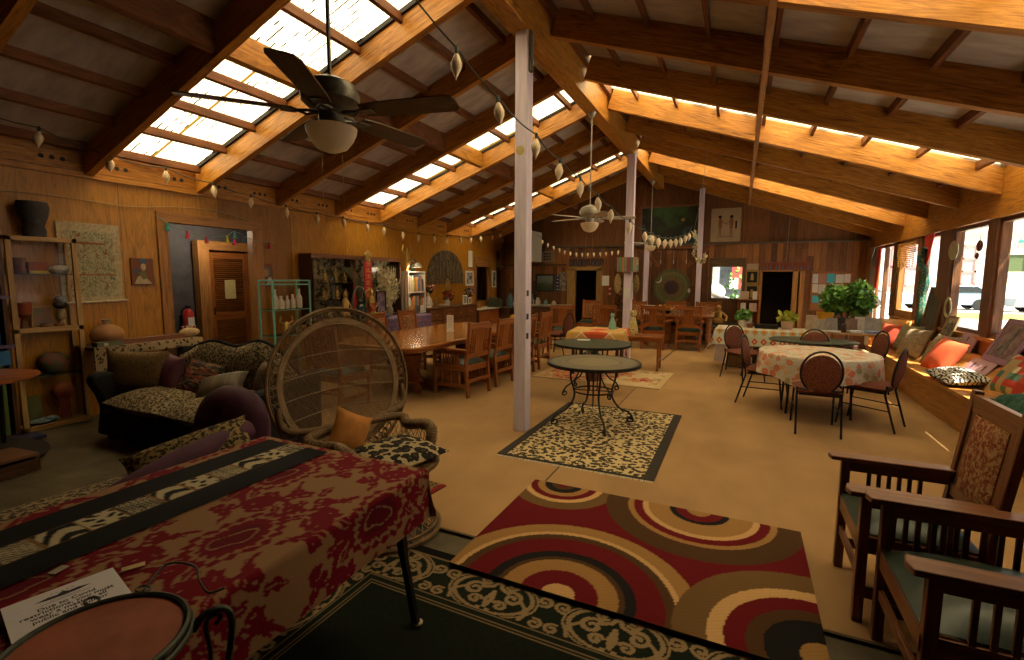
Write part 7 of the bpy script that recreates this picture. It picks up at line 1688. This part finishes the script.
# white bookcase with books
t = thing('white_bookcase', 'small white bookcase standing on the altar end of the wall', 'bookcase', (-6.50, 8.46, 0))
BW = plain('bookcase_white', (.60,.56,.48), .6, var=.04)
m = MB(); y0, y1 = -.20, .42; xa, xb = -.2, .20
m.b2(xa, xb, y0, y0+.025, .84, 1.74); m.b2(xa, xb, y1-.025, y1, .84, 1.74)
for z in (.84, 1.28, 1.715): m.b2(xa, xb, y0+.025, y1-.025, z, z+.025)
m.b2(xa, xa+.01, y0+.025, y1-.025, .865, 1.715); m.build('carcass', BW, t, bevel=.002)
t2 = thing('bookcase_table', 'dark stand under the white bookcase', 'stand', (-6.50, 8.54, 0)); m = MB(); m.b2(-.22,.07,-.3,.36,.80,.838); m.build('top', DARKW, t2); m = MB(); m.b2(-.2,.06,-.28,.34,0,.80); m.build('body', DARKW, t2)
bc = [(.50,.09,.03), (.52,.12,.05), (.08,.08,.08), (.55,.52,.46), (.16,.18,.22), (.50,.46,.36), (.60,.30,.05), (.10,.22,.08), (.25,.45,.08), (.55,.20,.05), (.4,.35,.25), (.1,.15,.3)]
rnd = random.Random(3); names_c = ['orange red', 'scarlet', 'black', 'off white', 'slate', 'cream', 'amber', 'dark green', 'lime green', 'orange', 'buff', 'navy']
for row, zb in ((0, 1.306), (1, .866)):
    y = -.165; k = 0
    while y < .37 and k < 11:
        th = rnd.uniform(.028, .06); h = rnd.uniform(.26, .36); ci = (k*5+row*3) % 12
        m = MB(); m.b2(-.14, .14, 0, th-.003, 0, h); o = m.build('book', plain('book_%d' % ci, bc[ci], .6), loc=(-6.45, 8.46+y, zb), bevel=.002)
        tag(o, '%s book, number %d from the dried branches on the %s shelf' % (names_c[ci], k+1, 'upper' if row == 0 else 'lower'), 'book', 'books in the white bookcase')
        y += th+.002; k += 1
small('bookcase_statue', 'bronze figures group standing on top of the white bookcase', 'statue', (-6.50, 8.50, 1.741), [('dancing_figure', GOLD, lambda m: (statue(m, .52, .07), m.tube([(0,-.05,.35),(0,-.16,.45),(0,-.12,.56)], .016), m.tube([(0,.05,.35),(0,.15,.45),(0,.10,.55)], .016))), ('small_figure', GRS, lambda m: (m.ell((.02,.17,.10), (.06,.09,.10)), m.ell((.03,.22,.22), (.04,.05,.05))))])
for k, (y, c, l) in enumerate(((8.30, (.50,.25,.05), 'orange card'), (8.50, (.1,.1,.12), 'dark photo card'), (8.70, (.55,.5,.42), 'cream card'))): m = MB(); m.b2(-.004,.004,-.07,.07,0,.17); tag(m.build('standing_card', plain('card_%d' % k, c, .6), loc=(-6.27, y, .839)), l+' standing before the white bookcase', 'card', 'cards before the white bookcase')
# sideboard
t = thing('sideboard', 'dark wooden sideboard with brass pulls under the carved arch', 'sideboard', (-6.50, 10.15, 0))
m = MB(); m.b2(-.22, .15, -1.12, 1.12, .0, .90); m.build('carcass', DARKW, t, bevel=.005)
m = MB(); m.b2(-.24, .19, -1.15, 1.15, .90, .935); m.build('top', wood('sideboard_top', (.10,.045,.02), (.20,.10,.045), (.3,.16,.07)), t, bevel=.004)
for k in range(4):
    y0 = -1.08+.54*k
    m = MB(); m.b2(.15, .165, y0+.02, y0+.52, .62, .86); o = m.build('drawer', MISDARK, t, bevel=.003); m = MB(); m.tube([(.17,y0+.22,.75),(.19,y0+.27,.735),(.17,y0+.32,.75)], .007, 5); m.build('pull', BRASS, o)
    m = MB(); m.b2(.15, .165, y0+.02, y0+.52, .06, .59); o = m.build('door', MISDARK, t, bevel=.003); m = MB(); m.ell((.175,y0+.08,.4), .014); m.build('knob', BRASS, o)
ARCH = NT('carved_arch', .6); o_ = ARCH.tc('Object'); ARCH.col(ARCH.ramp(ARCH.noise(ARCH.mp(o_, (2.2,1,1)), 7, 6, .75, .6), [(.4, (.02,.018,.014)), (.52, (.10,.075,.04)), (.62, (.22,.16,.08))])); ARCH = ARCH.m
ap = [(-.80,-.40)]+[(-.80*math.cos(PI*k/22), -.30+.72*math.sin(PI*k/22)**.8) for k in range(23)]+[(.80,-.40)]
def carve(m):
    m.b2(-.035,.035,-.2,.36,.03,.05); m.b2(-.12,.12,.2,.26,.03,.05)
    for s in (-1, 1):
        for k in range(4): x = s*(.16+.14*k); h = .30-.06*k; m.lathe([(0,0),(.05,0),(.03,h*.6),(.045,h*.75),(0,h)], (x,-.22,.03), 8); 
    for z in (-.27,-.33,-.38): m.b2(-.78,.78,z,z+.02,.03,.045)
T_ = WL(10.38, 1.86, .005)
t = thing('carved_arch', 'large dark carved half round panel on the wall above the sideboard', 'carving', (0,0,0)); t.matrix_world = T_
m = MB(); m.prism(ap, 0, .03); m.build('panel', ARCH, t)
m = MB(); m.b2(-.035,.035,-.2,.36,.03,.05); m.b2(-.12,.12,.2,.26,.03,.05)
for z in (-.27,-.33,-.38): m.b2(-.78,.78,z,z+.02,.03,.045)
for s in (-1, 1):
    for k in range(4):
        x = s*(.16+.14*k); h = .34-.07*k; m.b2(x-.035,x+.035,-.22,-.22+h,.03,.045); m.ell((x,-.19+h,.04), (.03,.035,.015), 8, 6)
m.build('carved_figures', plain('carve_tone', (.14,.10,.055), .55, var=.4, scale=30), t)
m = MB(); m.tube([(x*1.0, y+.0, .02) for x, y in ap], .014, 5); m.build('rim', plain('arch_rim', (.12,.085,.05), .6), t)
def sb(y, x=-6.42): return (x, y, .936)
def bouquet(label, y, c1, R, z, n, seed, vase=CRM):
    t = thing('flower_vase', label, 'flowers', sb(y), 0, 'flowers on the sideboard'); m = MB(); m.lathe([(0,0),(.05,0),(.07,.08),(.04,.16),(.05,.2),(0,.2)], (0,0,0), 14); m.build('vase', vase, t)
    m = MB(); leaf_cloud(m, (0,0,z-.05), (R*.8,R,R*.8), n, .09, seed+1); m.build('leaves', LEAFD, t); m = MB(); leaf_cloud(m, (.05,0,z), (R*.7,R,R*.7), n, .07, seed); m.build('blooms', plain('bloom_%d' % seed, c1, .7), t)
bouquet('pink lilies in a vase at the bookcase end of the sideboard', 9.20, (.62,.28,.26), .12, .46, 26, 71); bouquet('dark red roses in a glass bowl on the sideboard', 9.95, (.34,.015,.03), .17, .27, 46, 75, plain('clear_bowl', (.45,.45,.42), .2)); bouquet('lilac and orange flowers at the far end of the sideboard', 11.0, (.42,.30,.42), .16, .34, 34, 79, BRN)
for y, w_, h_, l in ((10.62, .20, .24, 'white framed photograph standing on the sideboard'), (10.86, .16, .17, 'small cream framed photograph on the sideboard')):
    t = thing('photo_frame', l, 'picture', sb(y, -6.33)); m = MB(); m.b2(-.008,.008,-w_/2,w_/2,0,h_); m.build('frame', PAPER, t); m = MB(); m.b2(.008,.011,-w_/2+.03,w_/2-.03,.03,h_-.03); m.build('photo', fabric('photo_grey', (.16,.15,.14), (.4,.38,.34), 14, .4), t)
small('white_figurine', 'white dancing figurine beside the pink lilies', 'figurine', sb(9.05, -6.35), [('figure', plain('china_white', (.60,.58,.52), .3), lambda m: statue(m, .36, .07))])
small('conch', 'white china dish beside the rose bowl', 'dish', sb(9.62, -6.35), [('dish', plain('china_dish', (.58,.54,.47), .4), lambda m: m.lathe([(0,0),(.05,0),(.11,.05),(.10,.05),(0,.01)], (0,0,0), 16))])
small('gold_disc', 'small gold mask hanging over the sideboard below the carved arch', 'mask', (LX+.03, 10.42, 1.42), [('mask', GOLD, lambda m: m.ell((0,0,0), (.03,.11,.16)))])
small('candle_jar', 'dark bottle standing on the sideboard left of the roses', 'bottle', sb(9.42, -6.40), [('bottle', plain('amber_bottle', (.14,.07,.02), .2), lambda m: m.lathe([(0,0),(.035,0),(.035,.16),(.015,.2),(.015,.25),(0,.25)], (0,0,0), 12))])
t = thing('white_topped_cabinet', 'wooden cabinet with a white top past the sideboard', 'cabinet', (-6.42, 11.98, 0)); m = MB(); m.b2(-.3,.07,-.6,.6,0,.735); m.build('carcass', MISDARK, t); m = MB(); m.b2(-.32,.11,-.63,.63,.735,.78); m.build('top', plain('marble_white', (.62,.59,.54), .4), t, bevel=.008)
for y0 in (-.56, .02): m = MB(); m.b2(.07,.085,y0,y0+.54,.08,.68); o = m.build('door', MISSION, t, bevel=.003); m = MB(); m.ell((.095,y0+.08 if y0 > 0 else y0+.46,.4), .013); m.build('knob', BRASS, o)
small('terracotta_pot', 'orange pot on the white topped cabinet', 'pot', (-6.45, 11.55, .781), [('pot', plain('pot_orange', (.42,.16,.05), .6), lambda m: m.lathe([(0,0),(.07,0),(.09,.16),(0,.16)], (0,0,0), 14))])
small('printer', 'black and grey office machine past the white topped cabinet', 'printer', (-6.35, 12.55, .781), [('body', plain('machine_grey', (.05,.06,.05), .4), lambda m: (m.b2(-.2,.12,-.3,.02,0,.22), m.b2(-.18,.08,-.26,-.02,.22,.27)))])
t = thing('reception_desk', 'cluttered dark desk at the lilac doorway', 'desk', (-6.25, 13.1, 0)); m = MB(); m.b2(-.4,.2,-.36,.40,.70,.73); m.build('top', DARKW, t); m = MB(); m.b2(-.38,.16,-.34,.38,0,.70); m.build('body', DARKW, t)
small('water_jug', 'teal bottle with a white tag on the cluttered desk', 'bottle', (-6.25, 13.15, .731), [('bottle', plain('teal_glass', (.07,.12,.13), .3), lambda m: m.lathe([(0,0),(.12,0),(.13,.2),(.06,.34),(.05,.42),(0,.42)], (0,0,0), 16)), ('tag', PAPER, lambda m: m.b2(.13,.134,-.07,.05,.06,.17))])
small('pumpkin', 'bright yellow orange pumpkin beside the lilac doorway', 'pumpkin', (-5.93, 12.75, .35), [('body', plain('pumpkin_orange', (.65,.36,.02), .5), lambda m: [m.ell((.07*math.cos(k*PI/4), .07*math.sin(k*PI/4), .10), (.07,.07,.10), 8, 8) for k in range(8)]), ('stalk', BRN, lambda m: m.tube([(0,0,.18),(.01,0,.24)], .015))])
t = thing('pumpkin_stool', 'dark stool under the pumpkin', 'stool', (-5.93, 12.75, 0)); m = MB(); m.lathe([(0,.32),(.16,.32),(.16,.35),(0,.35)], (0,0,0), 18); m.build('top', DARKW, t)
for k in range(3): a = k*2.1; m = MB(); m.tube([(.1*math.cos(a),.1*math.sin(a),.32),(.15*math.cos(a),.15*math.sin(a),0)], .014); m.build('leg', DARKW, t)
GW = 'pictures on the doorway wall past the sideboard'
def wpic(label, y, z, w_, h_, ph): return wall_picture('framed_picture', label, WL(y, z, .005), w_, h_, .045, PAPER, [('picture', fabric('pic_'+label[:6].replace(' ','_'), (.06,.055,.05), ph, 8), lambda m: m.b2(-w_/2+.04,w_/2-.04,-h_/2+.04,h_/2-.04,0,.012))], 'picture', GW)
wpic('white framed portrait between carved arch and inner window', 11.55, 1.60, .42, .40, (.45,.42,.38)); wpic('narrow white framed print past the inner window', 13.02, 1.58, .26, .50, (.3,.33,.25))
wall_picture('paper_sheet', 'tall white paper above the white framed portrait', WL(11.62, 2.12, .005), .22, .46, 0, None, [('sheet', PAPER, lambda m: m.b2(-.11,.11,-.23,.23,0,.004)), ('rule', DARKC, lambda m: m.b2(-.11,.11,-.24,-.22,0,.006))], 'paper')
RBW = NT('rainbow_stripes', .8); s3 = RBW.sep(RBW.tc('Object')); RBW.col(RBW.ramp(RBW.math('ADD', RBW.math('MULTIPLY', s3[1], 1.0), .5), [(0, (.40,.03,.02)), (.17, (.50,.18,.02)), (.34, (.45,.38,.03)), (.5, (.06,.24,.05)), (.67, (.03,.07,.25)), (.84, (.12,.03,.2))], True)); RBW = RBW.m
m = MB(); m.b2(-.006,.006,-.5,.5,-.6,.6); tag(m.build('rainbow_flag', RBW, loc=(-7.15, 14.35, 1.28)), 'rainbow striped flag hanging in the lilac side room', 'flag')
t = thing('cone_lampshade', 'pale cone lampshade hanging in the lilac doorway', 'lamp', (-6.95, 13.75, 1.95)); m = MB(); m.lathe([(.05,.24),(.30,0)], (0,0,0), 20); m.build('shade', plain('shade_tan', (.25,.18,.11), .8), t, solid=.004); m = MB(); m.tube([(0,0,.24),(0,0,.6)], .005); m.build('cord', BLACK, t)
# ============================================================ CEILING FANS
BRZ = plain('fan_bronze', (.12,.11,.09), .4, .5, var=.3); OPAL = NT('opal_glass', .35, 0, .4).col((.88,.78,.62)); tl_ = OPAL.n('ShaderNodeBsdfTranslucent'); tl_.inputs[0].default_value = (.9,.8,.62,1); mx_ = OPAL.n('ShaderNodeMixShader'); mx_.inputs[0].default_value = .5
OPAL.l(OPAL.b.outputs[0], mx_.inputs[1]); OPAL.l(tl_.outputs[0], mx_.inputs[2]); OPAL.l(mx_.outputs[0], OPAL.t.nodes['Material Output'].inputs[0]); OPAL = OPAL.m
def fan(label, loc, zc, mot, blade, a0, rod_top, group='ceiling fans under the ridge beam', rod=None, R=.66):
    t = thing('ceiling_fan', label, 'ceiling fan', (loc[0], loc[1], zc), a0, group)
    m = MB(); m.tube([(0,0,.17),(0,0,rod_top-zc-.03)], .011 if rod is None else rod, 8); m.build('down_rod', mot, t)
    m = MB(); m.lathe([(0,rod_top-zc-.07),(.03,rod_top-zc-.07),(.065,rod_top-zc-.0),(0,rod_top-zc)], (0,0,0), 18); m.build('canopy', mot, t)
    m = MB(); m.lathe([(0,-.02),(.07,-.02),(.075,.0),(.11,.01),(.15,.045),(.155,.085),(.135,.12),(.13,.135),(.07,.165),(.03,.18),(0,.18)], (0,0,0), 32); m.build('motor', mot, t)
    m = MB(); m.lathe([(0,-.075),(.062,-.075),(.066,-.02),(0,-.02)], (0,0,0), 24); m.build('light_fitter', mot, t)
    m = MB(); m.lathe([(.12,-.082),(.135,-.088),(.13,-.115),(.115,-.150),(.08,-.195),(.03,-.215),(0,-.218)], (0,0,0), 32); m.lathe([(0,-.078),(.12,-.082)], (0,0,0), 32); m.build('glass_bowl', OPAL, t)
    for k in range(5):
        a = 2*PI*k/5; T0 = Matrix.Rotation(a, 4, 'Z')
        m = MB(); m.T = T0; m.tube([(.06,.0,-.01),(.12,.035,-.02),(.17,.0,-.015),(.20,0,-.012)], .008, 6); m.tube([(.06,.0,-.01),(.12,-.035,-.02),(.17,.0,-.015),(.20,0,-.012)], .008, 6); m.b2(.17,.25,-.035,.035,-.02,-.014); m.build('blade_iron', mot, t)
        m = MB(); m.T = T0 @ at(0, 0, -.012, R_(-11), 0, 0); m.prism([(.19,-.055),(.30,-.068),(R-.05,-.075),(R-.01,-.06),(R,-.03),(R,.03),(R-.01,.06),(R-.05,.075),(.30,.068),(.19,.055)], 0, .007); m.build('blade', blade, t)
    m = MB(); m.tube([(.05,.02,-.2),(.05,.02,-.55)], .0012, 4); m.tube([(-.05,-.02,-.2),(-.05,-.02,-.62)], .0012, 4); m.build('pull_chain', BRASS, t)
    return t
BLW = wood('fan_blade_wood', (.05,.03,.015), (.10,.06,.03), (.16,.10,.055), .45)
WHB = plain('white_blade', (.50,.45,.36), .5); WHM = plain('pale_enamel', (.34,.31,.26), .4, .2)
fan('bronze ceiling fan with brown blades and opal bowl in front of the big skylight', (-2.05, 2.04), 2.495, BRZ, BLW, R_(12), 3.98, R=.72)
fan('pale ceiling fan hanging between the two lavender posts', (-2.05, 7.03), 2.50, WHM, WHB, R_(20), 3.98, rod=.009)
fan('pale ceiling fan farthest back before the dark blue painting', (-2.05, 12.4), 2.50, WHM, WHB, R_(62), 3.98, rod=.008)
# ============================================================ STRING LIGHTS
WIRE = plain('green_wire', (.02,.035,.025), .5); BULBG = NT('bulb_glass', .2, 0, .6).col((.72,.58,.38)).m
FIL = plain('filament_gold', (.60,.35,.08), .4)
def string_lights(label, pts, size, group_extra=None, n=6):
    t = thing('string_lights', label, 'string lights', (0,0,0), 0)
    P = []
    for i in range(len(pts)-1):
        a, b = Vector(pts[i]), Vector(pts[i+1]); s = (b-a).length*.05
        for k in range(5): u = k/5; p = a.lerp(b, u); p.z -= s*4*u*(1-u); P.append(tuple(p))
    P.append(pts[-1]); m = MB(); m.tube(P, .006, 5); m.build('cord', WIRE, t)
    for i, p in enumerate(pts[1:-1] if group_extra else pts):
        rnd = random.Random(i*7+len(pts)); tx, ty = rnd.uniform(-.12,.12), rnd.uniform(-.12,.12)
        T0 = at(*p, tx, ty, 0)
        m = MB(); m.T = T0; m.lathe([(0,-.035),(.013,-.035),(.014,.0),(.009,.012),(0,.014)], (0,0,0), 8)
        o = m.build('socket', WIRE, t)
        m = MB(); m.T = T0; s = size; m.lathe([(.010,-.035),(.020,-.05),(.030*s/.13,-.035-s*.34),(.026*s/.13,-.035-s*.55),(.009,-.035-s*.85),(0,-.035-s)], (0,0,0), 12); b = m.build('bulb', BULBG, o if False else t)
        m = MB(); m.T = T0; m.tube([(.007,0,-.05),(.009,0,-.035-s*.5),(0,.006,-.035-s*.6),(-.009,0,-.035-s*.5),(-.007,0,-.05)], .0022, 4); m.build('filament', FIL, b)
    return t
LSTR = [(-6.35,1.6,3.20),(-6.35,2.48,3.06),(-6.35,3.07,2.93),(-6.35,3.64,2.91),(-6.35,4.21,2.83),(-6.35,4.76,2.76),(-6.35,5.34,2.70),(-6.35,5.94,2.66),(-6.35,6.52,2.66),(-6.35,7.12,2.63),(-6.35,7.60,2.62),(-6.35,8.18,2.58),(-6.35,8.73,2.57),(-6.35,9.30,2.59),(-6.35,9.84,2.60),(-6.35,10.43,2.64),(-6.35,10.98,2.68),(-6.35,11.51,2.75),(-6.35,12.15,2.84),(-6.35,12.65,2.94),(-6.35,13.11,3.03)]
string_lights('string of big flame bulbs looping along the doorway wall', LSTR, .17, True)
RSTR = [(-2.0,2.2,3.6),(-1.78,2.90,3.12),(-1.61,3.17,2.87),(-1.55,3.74,2.76),(-1.54,4.29,2.68),(-1.49,4.75,2.60),(-1.44,5.21,2.51),(-1.40,5.67,2.44),(-1.34,6.46,2.37),(-1.27,7.16,2.31),(-1.23,7.55,2.29),(-1.19,7.95,2.28),(-1.15,8.4,2.29),(-1.12,8.8,2.32),(-1.09,9.25,2.37),(-1.06,9.7,2.42),(-1.02,10.2,2.50),(-.99,10.7,2.58),(-.98,11.0,2.72)]
string_lights('string of big flame bulbs drooping past the lavender posts to the blue painting', RSTR, .17, True)
BSTR = [(-5.0+.157*k, 12.2, 2.30+.52*((k-8.5)/8.5)**2*(.9 if k < 8.5 else .2)) for k in range(16)]
string_lights('string of small flame bulbs drooping over the back corner', BSTR, .12, True)
t = thing('leaf_garland', 'pale leaf garland dangling before the back lavender post', 'garland', (0,0,0)); P3 = sm_curve([(-1.05,12.3,2.70),(-.98,12.3,2.50),(-1.02,12.3,2.25),(-.92,12.3,2.05),(-.82,12.3,2.02),(-.78,12.3,2.16)], 6)
m = MB(); m.tube(P3, .008, 5); m.build('cord', WIRE, t); m = MB()
for i, p in enumerate(P3): leaf_cloud(m, p, (.05,.05,.05), 4, .09, 90+i)
m.build('leaves', plain('pale_leaf', (.52,.46,.28), .7), t)
m = MB(); m.tube([(-.60, 9.1, 4.05), (-.78, 10.6, 3.3), (-1.05, 12.3, 2.72)], .004, 4); tag(m.build('hanging_wire', plain('thin_wire', (.25,.24,.2), .5)), 'thin wire running down from a rafter to the leaf garland', 'wire')
m = MB(); m.tube([(.98, 13.4, 2.05), (1.0, 13.3, 3.1)], .004, 4); tag(m.build('hanging_wire', plain('thin_wire_b', (.25,.24,.2), .5)), 'thin wire hanging before the dark back doorway', 'wire')
m = MB(); m.tube(sm_curve([(LX+.02, 1.8, 2.42), (LX+.02, 2.6, 2.46), (LX+.02, 3.4, 2.44), (LX+.02, 3.9, 2.50), (LX+.02, 4.5, 2.52), (LX+.02, 5.2, 2.40)], 6), .007, 5); tag(m.build('wall_cable', plain('tan_cable', (.42,.27,.10), .6)), 'slack tan cable stapled along the plywood above the doorway', 'cable')
m = MB(); m.tube(sm_curve([(RX-.08, 13.2, 2.55), (RX-.08, 13.15, 2.2), (RX-.12, 13.1, 2.05), (RX-.1, 12.95, 2.3)], 6), .006, 5); tag(m.build('wall_cable', plain('grey_cable', (.2,.18,.15), .6)), 'grey cable loop hanging in the corner above the ficus', 'cable')
# ============================================================ LIGHT AND CAMERA
sun = bpy.data.lights.new('sun', 'SUN'); sun.energy = 30; sun.angle = R_(.6); sun.color = (1, .92, .72)
so = bpy.data.objects.new('sun', sun); COL.objects.link(so)
SD = Vector((.43, -.24, .87)).normalized()         # towards the sun
so.rotation_euler = SD.to_track_quat('Z', 'Y').to_euler()
def lamp(name, loc, e, c, r=.05):
    l = bpy.data.lights.new(name, 'POINT'); l.energy = e; l.color = c; l.shadow_soft_size = r
    o = bpy.data.objects.new(name, l); COL.objects.link(o); o.location = loc
lamp('arc_lamp_bulb', (-6.12, 8.32, 1.80), 11, (1, .78, .5), .08)
lamp('passage_fill_light', (-7.5, 4.9, 2.35), 30, (1, .85, .65), .08)  # added point light lifting the passage, its source unseen
w = bpy.data.worlds.new('sky'); SC.world = w; w.use_nodes = True
bg = w.node_tree.nodes['Background']; bg.inputs[0].default_value = (.72, .84, 1, 1); bg.inputs[1].default_value = .9
cam = bpy.data.cameras.new('camera'); co = bpy.data.objects.new('camera', cam); COL.objects.link(co)
cam.sensor_width = 36; cam.lens = 481.54*36/1024; cam.clip_start = .02; cam.clip_end = 200
yaw, pit, rol = .439780366, -.106761285, .00490482110
f = Vector((-math.sin(yaw)*math.cos(pit), math.cos(yaw)*math.cos(pit), math.sin(pit)))
r = Vector((math.cos(yaw), math.sin(yaw), 0)); u = r.cross(f)
r2 = r*math.cos(rol)+u*math.sin(rol); u2 = -r*math.sin(rol)+u*math.cos(rol)
M = Matrix((r2, u2, -f)).transposed().to_4x4(); M.translation = (0, 0, 1.6)
co.matrix_world = M
SC.camera = co
vs_ = SC.view_settings
vs_.view_transform = 'Standard'; vs_.look = 'None'; vs_.exposure = 0.1; vs_.gamma = 1; vs_.use_curve_mapping = False
cy = SC.cycles
cy.use_denoising = True; cy.max_bounces = 8; cy.diffuse_bounces = 4; cy.glossy_bounces = 3; cy.transmission_bounces = 4; cy.transparent_max_bounces = 12
cy.sample_clamp_indirect = 6; cy.caustics_reflective = False; cy.caustics_refractive = False
